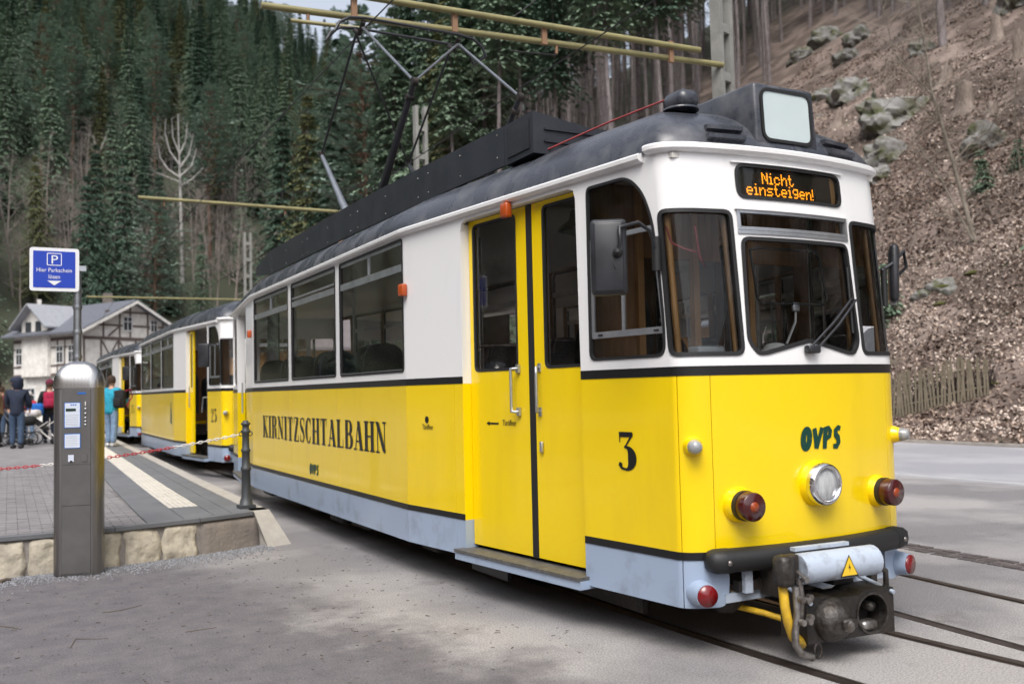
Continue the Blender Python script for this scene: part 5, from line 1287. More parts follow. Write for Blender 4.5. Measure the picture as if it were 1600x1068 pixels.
for x0, x1, z0, z1 in ((-.94, -.60, .78, 2.9), (-.597, .94, 2.42, 2.9), (-.597, .94, .78, 1.72)): pt.box(((x0 + x1) / 2, .79, (z0 + z1) / 2), (x1 - x0, .03, z1 - z0))
keep(pt.build('partition', 'wood', T))
for x_ in (-.57, .40, -.10): MB().box((x_, .77, 1.85), (.05, .05, 2.1)).build('partition_post', 'wood_light', T)
# passenger saloon: seats, poles, lamp
def seat(x, y, face, m='seat_fabric'):
    mb = MB(); poly = rpoly([(-.22, .38), (.22, .38), (.21, 1.27), (-.21, 1.27)], [.03, .03, .19, .19], 6)
    mb.prism([(x + u, .78 + w) for u, w in poly], y - .035, y + .035, 'y'); s_ = mb.build('seat', m, T)
    MB().rbox((x, y + face * .23, 1.19), (.43, .44, .09), .03).build('cushion', m, s_); MB().box((x, y + face * .22, .96), (.05, .3, .36)).build('pedestal', 'dark_iron', s_)
    MB().tube([(x - .17, y - face * .05, 1.90), (x - .14, y - face * .05, 2.02), (x + .14, y - face * .05, 2.02), (x + .17, y - face * .05, 1.90)], .012, 6).build('grab_rail', 'steel', s_)
    return s_
for y_, f_ in ((3.45, 1), (4.62, -1), (4.85, 1), (6.10, -1), (6.35, 1), (7.55, -1), (7.85, 1), (8.95, -1)):
    for x_ in (-.95, .95, .48): keep(seat(x_, y_, f_, 'seat_fabric_blue' if (y_ == 6.10 and x_ < 0) else 'seat_fabric'))
for x_, y_ in ((-.62, 1.9), (-.62, 3.05), (-.72, 6.2), (-.62, 9.1), (.5, 2.4)): keep(MB().tube([(x_, y_, .78), (x_, y_, 2.9)], .017, 8).build('grab_pole', 'aluminium', T))
for z_ in (1.45, 1.9): MB().tube([(-.62, 1.9, z_), (-1.05, 2.25, z_)], .014, 6).build('grab_rail', 'steel', T)
lp = MB().lathe([(.15, 0), (.14, .03), (.06, .09), (.05, .16)], (-.55, 1.55, 2.72), (0, 0, 1), 20).build('ceiling_lamp', 'aluminium', T)
MB().lathe([(.12, -.005), (.08, -.03), (0, -.04)], (-.55, 1.55, 2.72), (0, 0, 1), 20).build('lamp_glass', 'milk_glass', lp)

# ---- roof equipment
fb_ = []
for sg in (-1, 1):                        # long black boards either side of the pantograph, in bolted sections
    cuts = [1.95, 3.55, 5.5, 7.45, 9.3, 10.15]
    for a, b in zip(cuts, cuts[1:]):
        mb = MB(); x0, x1 = sg * .94, sg * .92; tz = lambda y: 3.565 + min(.085, (y - 1.5) * .026); bz_ = lambda y: 3.262 + min(.05, (y - 1.5) * .016)
        t0, t1, b0, b1 = tz(a), tz(b), bz_(a), bz_(b)
        if b > 10: t1 -= .13; b1 += .08
        vs = [(x0, a + .003, b0), (x0, b - .003, b1), (x0, b - .003, t1), (x0, a + .003, t0)]; vs += [(x1, y, z) for _, y, z in vs]
        mb.add(vs, [(0, 1, 2, 3), (7, 6, 5, 4), (0, 1, 5, 4), (1, 2, 6, 5), (2, 3, 7, 6), (3, 0, 4, 7)]); bo = mb.build('roof_board', 'roof_box', T)
        if sg < 0 and b < 10:
            for y_ in (a + .12, (a + b) / 2, b - .12):
                for z_ in (3.355, 3.53): MB().lathe([(.010, 0), (.008, .004), (0, .005)], (x0, y_, z_), (-1, 0, 0), 8).build('bolt', 'steel', bo)
            MB().box((x0 + .08, (a + b) / 2, 3.27), (.10, .16, .06)).build('bracket', 'steel', bo)
box_ = MB(); P2 = [(-.94, 3.265), (.94, 3.265), (.94, 3.572), (.45, 3.50), (-.45, 3.50), (-.94, 3.572)]
box_.prism(P2, 1.50, 1.945, 'y'); rb = box_.build('resistor_box', 'roof_box', T)
MB().box((-.2, 1.492, 3.36), (1.3, .014, .016)).build('rib', 'roof_box', rb); MB().box((-.2, 1.492, 3.45), (1.3, .014, .016)).build('rib', 'roof_box', rb)
MB().box((-.945, 1.72, 3.42), (.012, .34, .22)).build('cover_plate', 'black_metal', rb)
# illuminated line-number box
mb = MB()
F = [(-.262, -.055, 3.02), (.262, -.055, 3.02), (.25, -.035, 3.415), (-.25, -.035, 3.415)]
Bk = [(-.262, .75, 3.20), (.262, .75, 3.20), (.25, .55, 3.425), (-.25, .55, 3.425)]
bm = bmesh.new(); vv = [bm.verts.new(p) for p in F + Bk]
for f in ((0, 1, 2, 3), (7, 6, 5, 4), (0, 4, 5, 1), (1, 5, 6, 2), (2, 6, 7, 3), (3, 7, 4, 0)): bm.faces.new([vv[i] for i in f])
bmesh.ops.recalc_face_normals(bm, faces=bm.faces[:]); bmesh.ops.bevel(bm, geom=bm.edges[:], offset=.022, segments=3, affect='EDGES', profile=.5)
me = bpy.data.meshes.new('line_number_box'); bm.to_mesh(me); bm.free(); me.polygons.foreach_set('use_smooth', [True] * len(me.polygons)); me.set_sharp_from_angle(angle=R(35))
nb = part('line_number_box', me, 'roof', T)
def fW(s, z, off=0.0): return Vector((-s, -.055 + .05 * (z - 3.02) - off, z))
pl = rrect(-.195, 3.062, .195, 3.368, .055)
part('rim', sheet(inset(pl, -.018), [inset(pl, .002)], mapf=fW, off=.012, thick=.03, breaks=False), 'rubber', nb)
part('milk_glass_panel', sheet(pl, mapf=fW, off=.006, thick=.01, breaks=False), 'milk_glass', nb)
# louvres in the roof front, ventilator hood, cable
def rsurf(s, up):
    r = math.sqrt(max(0.0, 1 - (up / .49) ** 2)); return roof_pt(s, r)
for sg in (1, -1):
    for up in (.085, .15):
        a0, a1 = (.36, .62); N_ = 8; vs = []
        for k in range(N_ + 1):
            s = sg * (a0 + (a1 - a0) * k / N_); p = rsurf(s, up); n = (axis_at(s) + Vector((0, 0, .35))).normalized()
            vs += [p - n * .01 + Vector((0, 0, .03)), p + n * .035 + Vector((0, 0, .012)), p + n * .035 - Vector((0, 0, .012)), p - n * .01 - Vector((0, 0, .012))]
        mb = MB(); mb.add(vs, [(4 * i + k, 4 * i + (k + 1) % 4, 4 * i + 4 + (k + 1) % 4, 4 * i + 4 + k) for i in range(N_) for k in range(4)] + [(0, 1, 2, 3), tuple(4 * N_ + k for k in range(4))])
        mb.build('louvre', 'roof', T)
hood = MB(); hood.rbox((-.50, .36, 3.365), (.16, .22, .13), .05)
hd = hood.build('ventilator_hood', 'roof', T); MB().lathe([(.115, 0), (.115, .012), (.09, .02)], (-.50, .36, 3.305), (0, 0, 1), 20).build('flange', 'roof', hd)
MB().tube([(-.48, .48, 3.43), (-.52, .75, 3.425), (-.58, 1.05, 3.41), (-.68, 1.30, 3.365), (-.88, 1.6, 3.27)], .007, 6).build('roof_cable', 'cable_red', T)
# ---- pantograph
pg = MB().box((0, 6.1, 3.52), (1.25, .06, .06)).build('pantograph', 'black_metal', T)
for y_ in (5.25, 6.95): MB().box((0, y_, 3.50), (1.4, .07, .07)).build('base_bar', 'black_metal', pg)
for x_ in (-.62, .62):
    MB().box((x_, 6.1, 3.52), (.06, 1.75, .06)).build('base_bar', 'black_metal', pg)
    for y_ in (5.3, 6.9): MB().lathe([(.05, 0), (.06, .03), (.045, .06), (.06, .09), (.04, .12)], (x_, y_, 3.36), (0, 0, 1), 12).build('insulator', 'rust_fitting', pg)
a = .62; kf, kr, hy, kz, hz_ = 4.48, 7.73, 6.15, 4.74, 5.86
for sg in (-1, 1):
    MB().tube([(sg * a, 5.75, 3.55), (sg * a, kf, kz)], [.055, .030], 10).build('lower_arm', 'black_metal', pg)
    MB().tube([(sg * a, 6.45, 3.55), (sg * a, 6.9, 3.95), (sg * a, 7.0, 4.05), (sg * a, kr, kz)], [.055, .05, .042, .028], 10).build('lower_arm', 'galvanised' if sg < 0 else 'black_metal', pg)
    MB().tube([(sg * a, kf, kz), (sg * a, hy - .12, hz_)], .017, 8).build('upper_arm', 'galvanised', pg)
    MB().tube([(sg * a, kr, kz), (sg * a, hy + .12, hz_)], .016, 8).build('upper_arm', 'black_metal', pg)
    for y_ in (kf, kr): MB().tube([(sg * a - .03, y_, kz), (sg * a + .03, y_, kz)], .045, 10).build('knee_joint', 'dark_iron', pg)
    MB().tube([(sg * a - .05, kf + .12, kz - .13), (sg * a + .04, kf + .12, kz - .13)], .035, 8).build('damper', 'dark_iron', pg)
    MB().tube([(sg * a, hy - .16, hz_ + .06), (sg * a, hy, hz_ - .03), (sg * a, hy + .16, hz_ + .06)], .03, 8).build('head_joint', 'dark_iron', pg)
MB().tube([(a, hy - .12, hz_), (-a, kf, kz)], .014, 8).build('brace', 'galvanised', pg); MB().tube([(-a, hy + .12, hz_), (a, kr, kz)], .014, 8).build('brace', 'black_metal', pg)
for y_ in (-.17, .17):
    MB().tube([(-.98, hy + y_, hz_ - .12), (-.92, hy + y_, hz_ - .0), (-.80, hy + y_, hz_ + .075), (-.6, hy + y_, hz_ + .10), (.6, hy + y_, hz_ + .10), (.80, hy + y_, hz_ + .075), (.92, hy + y_, hz_), (.98, hy + y_, hz_ - .12)], .018, 8).build('contact_strip', 'black_metal', pg)
for sg in (-1, 1): MB().tube([(sg * .98, hy - .17, hz_ - .12), (sg * .98, hy + .17, hz_ - .12)], .014, 6).build('horn', 'black_metal', pg)
# ---- coupler and the gear round it
cp_ = MB(); FX, FY, FZ = -.10, -.50, .245; ry = R(-5)
Mx = Matrix.Translation((FX, FY, FZ)) @ Matrix.Rotation(ry, 4, 'Z')
def cW(s, z, off=0.0): return Mx @ Vector((-s, -off, z))
pl = [(-.315, -.125), (.315, -.125), (.315, .125), (.16, .125), (.12, .105), (-.06, .105), (-.10, .125), (-.315, .125)]
hole = [(-.15 + .108 * math.cos(R(a)), -.005 + .108 * math.sin(R(a))) for a in range(0, 360, 15)]
cpl = part('coupler', sheet(pl, [hole], mapf=cW, thick=.22, breaks=False), 'dark_iron', T)
part('socket_back', sheet([(-.15 + .12 * math.cos(R(a)), -.005 + .12 * math.sin(R(a))) for a in range(0, 360, 20)], mapf=cW, off=-.14, thick=.03, breaks=False), 'dark_iron', cpl)
ring_ = [(-.15 + .118 * math.cos(R(a)), -.005 + .118 * math.sin(R(a))) for a in range(0, 360, 12)]
part('socket_rim', sheet(ring_, [inset(ring_, .012)], mapf=cW, off=.008, thick=.06, breaks=False), 'worn_iron', cpl)
def ML(prof, s, z, m, name, n=24): return MB().lathe(prof, Mx @ Vector((-s, 0, z)), Mx.to_3x3() @ Vector((0, -1, 0)), n).build(name, m, cpl)
ML([(.122, 0), (.12, .02), (.10, .06), (.06, .092), (.03, .10), (0, .102)], .145, -.005, 'worn_iron', 'cone')
ML([(.035, .085), (.034, .12), (.02, .128), (0, .13)], .12, -.02, 'steel', 'pin'); MB().rbox(Mx @ Vector((-.115, -.10, -.01)), (.10, .05, .055), .014, (0, 0, ry)).build('hook', 'worn_iron', cpl)
ML([(.03, -.13), (.028, -.04), (.0, -.03)], -.19, .02, 'worn_iron', 'contact_pin', 14); MB().rbox(Mx @ Vector((.15, .05, -.08)), (.12, .08, .06), .02).build('catch', 'steel', cpl)
MB().tube([(0, .7, .30), (-.07, -.25, .26)], [.07, .085], 12).build('shank', 'dark_iron', cpl)
for x_ in (-.30, .30):
    MB().tube([Mx @ Vector((x_, -.02, .10)), Mx @ Vector((x_ * .9, .30, .17))], .013, 6).build('tie_rod', 'skirt_worn', cpl)
# electric coupling drum over it
D0, D1 = Vector((-.47, -.47, .535)), Vector((.085, -.50, .535))
dr = MB(); ax = (D1 - D0); u = Vector((0, 0, 1)); w = ax.normalized().cross(u); vs = []; N_ = 14
prof = [(.085 * math.cos(R(a)), .085 * math.sin(R(a))) for a in range(-60, 241, 20)]
for P in (D0, D1): vs += [P + w * p + u * q for p, q in prof]
n_ = len(prof); dr.add(vs, [(k, (k + 1) % n_, n_ + (k + 1) % n_, n_ + k) for k in range(n_)], True); dr.add(vs[:n_], [tuple(range(n_))]); dr.add(vs[n_:], [tuple(range(n_))])
drum = dr.build('coupling_drum', 'skirt_worn', T)
MB().box((-.22, -.40, .628), (.40, .04, .02), (0, 0, ry * .6)).build('hinge_strip', 'skirt_worn', drum)
c = (D0 + D1) / 2 + Vector((.015, 0, 0)); nrm = -w if w.y > 0 else w
fx = ax.normalized()
def tri(sz, off):
    return [c + nrm * (.085 + off) + fx * x * sz + u * z * sz for x, z in ((-.5, -.42), (.5, -.42), (0, .5))]
MB().add(tri(.135, .003), [(0, 1, 2)]).build('warning_sign', 'lettering', drum)
MB().add(tri(.112, .0045), [(0, 1, 2)]).build('warning_face', 'warning_yellow', drum)
bz = [(.02, .30), (-.10, -.02), (.01, .02), (-.04, -.30), (-.07, -.20), (.0, -.36), (.06, -.22), (-.0, -.24), (.10, .06), (-.01, .04)]
MB().add([c + nrm * .0905 + fx * x * .1 + u * (z * .1 - .006) for x, z in [(.01, .25), (-.09, -.04), (.02, .0), (-.02, -.26), (.10, .07), (-.005, .03)]], [(0, 1, 2), (2, 3, 4), (4, 5, 2)]).build('warning_bolt', 'lettering', drum)
# lever assembly on the left of the coupler
L0 = Vector((-.60, -.50, 0))
lv = MB().rbox(L0 + Vector((.0, 0, .545)), (.09, .10, .17), .028).build('lever_gear', 'worn_iron', T)
MB().rbox(L0 + Vector((.075, .02, .55)), (.07, .06, .15), .012).build('yoke', 'dark_iron', lv)
MB().tube([L0 + Vector(p) for p in ((.09, -.02, .50), (.095, -.03, .40), (.085, -.03, .31), (.09, -.02, .28))], .017, 8).build('link', 'steel', lv)
MB().tube([L0 + Vector(p) for p in ((.055, -.03, .46), (.05, -.04, .33), (.03, -.04, .24), (.02, -.05, .16), (.05, -.06, .115), (.12, -.07, .085))], .020, 8).build('lever', 'steel', lv)
for p in ((.09, -.05, .50), (.05, -.06, .40), (.095, -.06, .39), (.05, -.06, .28), (.10, -.06, .28), (.13, -.04, .40), (.14, -.03, .29)): MB().tube([L0 + Vector(p), L0 + Vector(p) + Vector((0, -.03, 0))], .018, 8).build('bolt', 'steel', lv)
MB().tube([L0 + Vector((.05, -.05, .55)), L0 + Vector((.10, -.06, .50))], .010, 6).build('rod', 'steel', lv)
MB().tube([L0 + Vector((.16 + .026 * math.cos(R(a)), -.07, .115 + .038 * math.sin(R(a)))) for a in range(0, 361, 30)], .007, 6).build('ring', 'dark_iron', lv)
MB().tube([L0 + Vector(p) for p in ((.01, .02, .46), (.0, .0, .36), (.01, -.01, .27), (.05, .0, .19), (.14, .03, .13), (.2, .12, .14))], .026, 10).build('hose', 'hose_yellow', lv)
MB().tube([(-.50, .05, .25), (-.42, -.15, .23), (-.35, -.3, .20)], .018, 8).build('hose', 'hose_yellow', lv)
R0 = Vector((.16, -.48, 0))
rl = MB().tube([R0 + Vector(p) for p in ((-.02, 0, .50), (.03, -.02, .46), (.03, -.02, .38), (.01, 0, .33))], .017, 8).build('release_lever', 'worn_iron', T)
MB().tube([R0 + Vector((.04, 0, .36)), R0 + Vector((.02, .0, .12))], .012, 6).build('rod', 'worn_iron', rl); MB().tube([R0 + Vector((-.04, 0, .345)), R0 + Vector((.06, 0, .345))], .022, 8).build('bolt', 'worn_iron', rl)
mb = MB(); mb.box((0, -.12, .40), (1.2, .05, .06)); mb.box((-.40, -.20, .42), (.05, .14, .16)); mb.box((.36, -.20, .42), (.05, .14, .16)); mb.box((-.2, -.30, .43), (.30, .10, .035)); mb.box((.02, -.3, .42), (.16, .08, .08)); mb.build('buffer_beam', 'dark_iron', T)
mb = MB(); mb.box((0, -.10, .335), (1.35, .03, .05)); mb.box((-.55, -.16, .43), (.055, .03, .13)); mb.box((.25, -.22, .38), (.10, .08, .07)); mb.build('cross_member', 'skirt_worn', T)
# ---- underframe, wheels
uf = MB(); uf.box((0, LEN / 2, .48), (1.5, LEN - 1.2, .22)); keep(uf.build('underframe', 'dark_iron', T))
def axle(y):
    ax_ = MB().tube([(-.62, y, .33), (.62, y, .33)], .06, 12).build('axle', 'dark_iron', T)
    for sg in (-1, 1):
        MB().lathe([(.0, 0), (.28, 0), (.30, .02), (.33, .03), (.33, .11), (.35, .112), (.35, .135), (.0, .135)], (sg * .62, y, .335), (-sg, 0, 0), 28).build('wheel', 'worn_iron', ax_)
        MB().rbox((sg * .80, y, .36), (.20, .30, .26), .03).build('axle_box', 'dark_iron', ax_)
        for d in (-.45, .45): MB().tube([(sg * .82, y + d, .22), (sg * .82, y + d, .5)], .07, 10).build('spring', 'dark_iron', ax_)
        MB().box((sg * .82, y, .27), (.10, 1.1, .05)).build('leaf_spring', 'dark_iron', ax_)
    return ax_
for y_ in (4.3, 7.8): keep(axle(y_))
for y_, w_, h_ in ((3.35, .35, .16), (5.2, .6, .2), (6.0, .5, .25), (6.9, .35, .18), (9.2, .5, .2)): keep(MB().rbox((-.90, y_, .24), (.25, w_, h_), .02).build('equipment_box', 'dark_iron', T))
mb = MB(); mb.box((-.93, 2.35, .19), (.03, .62, .17)); mb.box((-.6, 2.62, .19), (.66, .03, .17)); lg = mb.build('lifeguard', 'black_metal', T)
MB().lathe([(.022, 0), (.02, .012), (0, .014)], (-.945, 2.45, .24), (-1, 0, 0), 10).build('bolt', 'steel', lg)
MB().lathe([(.0, 0), (.05, .01), (.09, .05), (.095, .08)], (-.56, .02, .215), (0, 0, 1), 16).build('sand_pipe', 'dark_iron', T)
MB().box((-.72, 1.1, .17), (.04, 1.0, .10)).build('rail_guard', 'dark_iron', T)

# ================================================================== the two coaches behind
def coach(name, label, off, rz, num):
    c = thing(name, label, 'tram', off, rz, 'coaches coupled behind the tram')
    for o in COACH_SHARED: copy_tree(o, c)
    letters(num, .34, .25, on_side(sy(yi(.62, 1.1)), 1.03)).build('number', 'lettering', c)
    # open doorway: one folded yellow leaf at the rear edge, dark inside
    lf = part('door_leaf', sheet(rect(sy(2.02), .375, sy(2.26), 2.86), [rrect(sy(2.06), 1.70, sy(2.22), 2.8, .03)], mapf=dW, thick=.04), 'yellow', c)
    part('pane', sheet(rrect(sy(2.05), 1.69, sy(2.23), 2.81, .03), mapf=dW, off=-.015, thick=0), 'pane', lf)
    hb = MB(); p = dW(sy(2.12), 1.72, .05); hb.tube([p, p - Vector((0, 0, .42))], .013); hb.build('handle', 'aluminium', lf)
    for y0, y1 in ((1.95, 2.9), (.88, 1.82)): pass
    MB().tube([(-.95, 1.0, 1.50), (-.95, 1.6, 1.50), (-.95, 1.75, 1.2)], .016, 6).build('grab_rail', 'aluminium', c)
    MB().box((0, LEN - .9, 1.85), (1.7, .04, 2.1)).build('partition', 'wood', c)
    for s0, s1 in ((SK2, SEND), (-SEND, -SK2), (-SK2, -SK1), (-SK1, -.985)):
        part('side_panel', sheet(rect(s0, Z_L0, s1, Z_B1)), 'yellow', c); part('upper_wall', sheet(rect(s0, 2.6, s1, Z_TOP)), 'white', c); part('skirt_panel', sheet(rect(s0, Z_SK, s1, Z_L0), off=-.003), 'skirt', c)
    m = MB().rbox((0, 0, 0), (.06, .22, .44), .03).build('mirror', 'black_metal', c, (-1.20, .10, 2.28), (0, 0, R(50))); bpy.context.view_layer.update()
    b = W(.972, 2.33, .03); MB().tube([local(m, p) for p in (b, b + Vector((-.05, -.04, .16)), Vector((-1.18, .07, 2.44)), Vector((-1.19, .08, 2.30)))], .012, 6).build('arm', 'black_metal', m)
    return c
c1 = coach('tram_coach', 'yellow and white coach numbered 23 with an open door, coupled right behind the front tram', (.10, 13.58, .045), R(-.2), '23')
c2 = coach('tram_coach', 'last yellow and white coach numbered 25, farthest back along the platform', (.16, 27.3, .07), R(.6), '25')
# faded advertising on the first coach
gb = MB(); prof_ = [(.0, 0), (.055, 0), (.055, .24), (.02, .33), (.018, .42), (-.018, .42), (-.02, .33), (-.055, .24), (-.055, 0)]
mb = MB()
me = sheet([(sy(3.55) + x * 1.6, .95 + z * 1.1) for x, z in prof_[1:]], off=.004, thick=.002); part('advert_bottle', me, 'ovps_green', c1)
# ================================================================== ticket machine, sign, bollard, chain
MC = thing('ticket_machine', 'brushed steel parking ticket machine with domed top in front of the platform wall', 'ticket machine', (-3.72, 4.98, 0), R(-14))
ol = rpoly([(-.205, -.13), (.205, -.13), (.205, .13), (-.205, .13)], .115, 7)
MB().prism(ol, -.06, 1.675, 'z').build('housing', 'brushed_steel', MC)
def ring_dome():
    mb = MB(); rows = []; N_ = 10
    for k in range(N_ + 1):
        a = R(90) * k / N_; rows.append([(x * 1.04 * math.cos(a) ** .9 if k < N_ else 0, y * 1.04 * math.cos(a) ** .9 if k < N_ else 0, 1.685 + .215 * math.sin(a)) for x, y in ol])
    n_ = len(ol); vs = [(x * 1.04, y * 1.04, 1.655) for x, y in ol] + [v for r_ in rows for v in r_]
    mb.add(vs, [(i * n_ + k, i * n_ + (k + 1) % n_, (i + 1) * n_ + (k + 1) % n_, (i + 1) * n_ + k) for i in range(N_ + 1) for k in range(n_)], True); return mb
ring_dome().build('dome', 'dome_steel', MC)
def mW(s, z, off=0.0): return Vector((s, -.13 - off, z))
fp_ = part('front_panel', sheet(rect(-.118, .03, .118, 1.645), mapf=mW, off=.012, thick=.02, breaks=False), 'machine_panel', MC)
for x_ in (-.128, .128): part('edge_trim', sheet(rect(x_ - .008, .0, x_ + .008, 1.65), mapf=mW, off=.006, thick=.02, breaks=False), 'brushed_steel', MC)
part('door_joint', sheet(rect(-.118, .62, .118, .624), mapf=mW, off=.0125, thick=.002, breaks=False), 'stripe', fp_); part('door_joint', sheet(rect(-.118, .98, .118, .983), mapf=mW, off=.0125, thick=.002, breaks=False), 'stripe', fp_)
def lab(x0, z0, x1, z1, m, nm, par, off=.014): return part(nm, sheet(rect(x0, z0, x1, z1), mapf=mW, off=off, thick=.003, breaks=False), m, par)
b1 = lab(-.098, 1.305, .036, 1.53, 'label_blue', 'instruction_frame', fp_); lab(-.092, 1.311, .030, 1.524, 'label_white', 'instruction_sheet', b1, .016)
b2 = lab(-.098, 1.125, .036, 1.255, 'label_blue', 'instruction_frame', fp_); lab(-.092, 1.131, .030, 1.249, 'label_white', 'instruction_sheet', b2, .016)
lab(-.085, 1.452, -.002, 1.476, 'lcd_green', 'screen', fp_, .018); lab(.012, 1.602, .078, 1.618, 'label_blue', 'name_plate', fp_)
lab(-.065, 1.008, -.018, 1.068, 'label_white', 'coin_slot_plate', fp_, .018); lab(-.05, 1.004, -.03, 1.018, 'stripe', 'coin_slot', fp_, .0185); lab(.045, 1.008, .092, 1.068, 'brushed_steel', 'ticket_flap', fp_, .018)
lab(.02 + .052, 1.50, .02 + .058, 1.535, 'white_plastic', 'card_slot', fp_, .016)
for z_ in (1.47, 1.43, 1.39, 1.36, 1.33): MB().lathe([(.010, 0), (.009, .006), (0, .007)], mW(.075, z_, .012), (0, -1, 0), 12).build('button', 'aluminium', fp_)
for k, z_ in enumerate((1.508,)):
    for x_ in (-.04, -.022, -.004): lab(x_ - .006, z_ - .006, x_ + .006, z_ + .006, 'label_blue', 'pictogram', fp_, .017)
for z_ in (1.415, 1.40, 1.385, 1.37, 1.355, 1.34, 1.325): lab(-.085, z_, .018, z_ + .004, 'grey_plastic', 'print_line', fp_, .0165)
for z_ in (1.23, 1.215, 1.20, 1.185, 1.17, 1.155): lab(-.085, z_, .01, z_ + .003, 'grey_plastic', 'print_line', fp_, .0165)
# parking sign on its own post behind the machine
SG = thing('parking_sign', 'blue and white parking ticket sign on a steel post behind the ticket machine', 'sign', (-3.70, 5.62, ZP), R(0))
MB().tube([(0, 0, 0), (0, 0, 2.50)], .036, 16).build('post', 'galvanised', SG)
for z_ in (1.62, 1.86, 2.10, 2.27): MB().lathe([(.042, -.018), (.045, 0), (.042, .018)], (0, 0, z_), (0, 0, 1), 16).build('clamp', 'galvanised', SG)
MB().box((.01, -.022, 2.475), (.13, .036, .05)).build('bracket', 'aluminium', SG)
def gW(s, z, off=0.0): return Vector((s, -.045 - off, z))
bd = part('board', sheet(rrect(-.415, 2.245, .012, 2.66, .03), mapf=gW, off=0, thick=.006, breaks=False), 'sign_white', SG)
part('blue_field', sheet(rrect(-.385, 2.278, -.022, 2.628, .008), mapf=gW, off=.002, thick=.0015, breaks=False), 'sign_blue', bd)
pb = rrect(-.268, 2.49, -.140, 2.61, .012); part('p_frame', sheet(pb, [inset(pb, .007)], mapf=gW, off=.004, thick=.002, breaks=False), 'sign_white', bd)
font_text('P', .118, 'sign_white', bd, gW(-.204, 2.508, .004), (1, 0, 0), (0, 0, 1), 'letter_p', 'CENTER', 1.1)
font_text('Hier Parkschein', .056, 'sign_white', bd, gW(-.204, 2.428, .004), (1, 0, 0), (0, 0, 1), 'text_line', 'CENTER', .86)
font_text('lösen', .056, 'sign_white', bd, gW(-.204, 2.365, .004), (1, 0, 0), (0, 0, 1), 'text_line', 'CENTER', .86)
part('arrow', sheet([(-.265, 2.345), (-.204, 2.30), (-.143, 2.345)], mapf=gW, off=.004, thick=.002, breaks=False), 'sign_white', bd)
# bollard and chain
BX, BY = -2.02, 6.02
BO = thing('bollard', 'dark cast iron bollard at the platform corner beside the tram', 'bollard', (BX, BY, ZP))
MB().lathe([(.0, 0), (.085, 0), (.085, .035), (.070, .045), (.06, .10), (.05, .12), (.046, .40), (.056, .41), (.056, .435), (.044, .45), (.041, .60), (.05, .61), (.05, .63), (.039, .645), (.037, .80), (.05, .815), (.05, .835), (.036, .85), (.036, .89), (.05, .90), (.05, .915), (.03, .925), (.028, .94), (0, .945)], (0, 0, 0), (0, 0, 1), 20).build('column', 'cast_iron', BO)
MB().box((0, 0, .02), (.17, .17, .04)).build('foot', 'cast_iron', BO)
for sg in (-1, 1): MB().tube([(sg * (.05 + .02 * math.sin(R(a))), 0, .80 + .022 * math.cos(R(a))) for a in range(0, 361, 30)], .006, 6).build('eye', 'cast_iron', BO)
CH = thing('chain_barrier', 'red and white barrier chain hanging from the bollard across the platform', 'chain', (0, 0, 0))
ca, cb = Vector((BX - .09, BY, ZP + .79)), Vector((-7.2, 8.3, ZP + .62)); links = []
N_ = 130
for k in range(N_):
    t_ = k / (N_ - 1); p = ca.lerp(cb, t_); p.z -= .36 * 4 * t_ * (1 - t_) * .62; links.append(p)
def link_mesh(m):
    mb = MB(); mb.tube([(.026 * math.cos(R(a)) , .010 * math.sin(R(a)), 0) for a in range(0, 361, 45)], .0048, 5); me = mb.mesh('link'); me.materials.append(MATS[m]); return me
LM = {m: link_mesh(m) for m in ('chain_white', 'chain_red')}
for k in range(N_ - 1):
    d = links[k + 1] - links[k]; red = (k // 16) % 2 == 1; o = obj('link', LM['chain_red' if red else 'chain_white'], None, CH, links[k]); q = d.to_track_quat('X', 'Z'); o.rotation_euler = (q @ Euler((R(90) * (k % 2), 0, 0)).to_quaternion()).to_euler(); o.scale = (d.length / .040, 1.2, 1.2)

# ================================================================== overhead line: masts, tubes, wires
def mast(x, y, h, label, rz=0):
    t = thing('overhead_line_mast', label, 'mast', (x, y, 0), rz, 'masts of the overhead line')
    for sx in (-1, 1): MB().box((sx * .125, 0, h / 2), (.085, .17, h)).build('leg', 'mast_concrete', t)
    z = .3
    while z < h: MB().box((0, 0, z), (.166, .15, .13)).build('rung', 'mast_concrete', t); z += .72
    return t
mast(4.95, 6.1, 10.5, 'concrete ladder mast beside the track holding the two olive tubes', R(15)); mast(4.9, 17.4, 8.8, 'concrete mast top behind the pantograph'); mast(4.9, 37.0, 8.7, 'far concrete mast at the rear end of the tram roof')
def bracket(label, tubes, hang, name='overhead_tube'):
    t = thing(name, label, 'bracket', (0, 0, 0), 0, 'tubes carrying the contact wires')
    for a, b, r_ in tubes: MB().tube([a, b], r_, 10).build('tube', 'pole_olive', t)
    for p, q in hang: MB().tube([p, q], .022, 6).build('hanger', 'rust_fitting', t)
    return t
lo = lambda x: Vector((x, 6.7 - .11 * (x + 1.65), 6.2)); hi_ = lambda x: Vector((x, 6.62 - .11 * (x + 1.65), 6.46 - .022 * (x + 1.1)))
tb = bracket('pair of olive tubes from the mast over the tram', [(lo(-1.65), lo(4.85), .042), (hi_(-1.1), hi_(4.4), .042)], [(lo(-1.1) - Vector((0, 0, .12)), lo(-1.1)), (lo(2.2) - Vector((0, 0, .14)), lo(2.2)), (lo(-.55), hi_(-.55)), (lo(.75), hi_(.75)), (lo(2.0), hi_(2.0)), (lo(3.95), hi_(3.95))])
for x_ in (-.55, .75, 2.0, 3.95): MB().box((lo(x_) + hi_(x_)) / 2, (.07, .05, .30)).build('clamp', 'rust_fitting', tb)
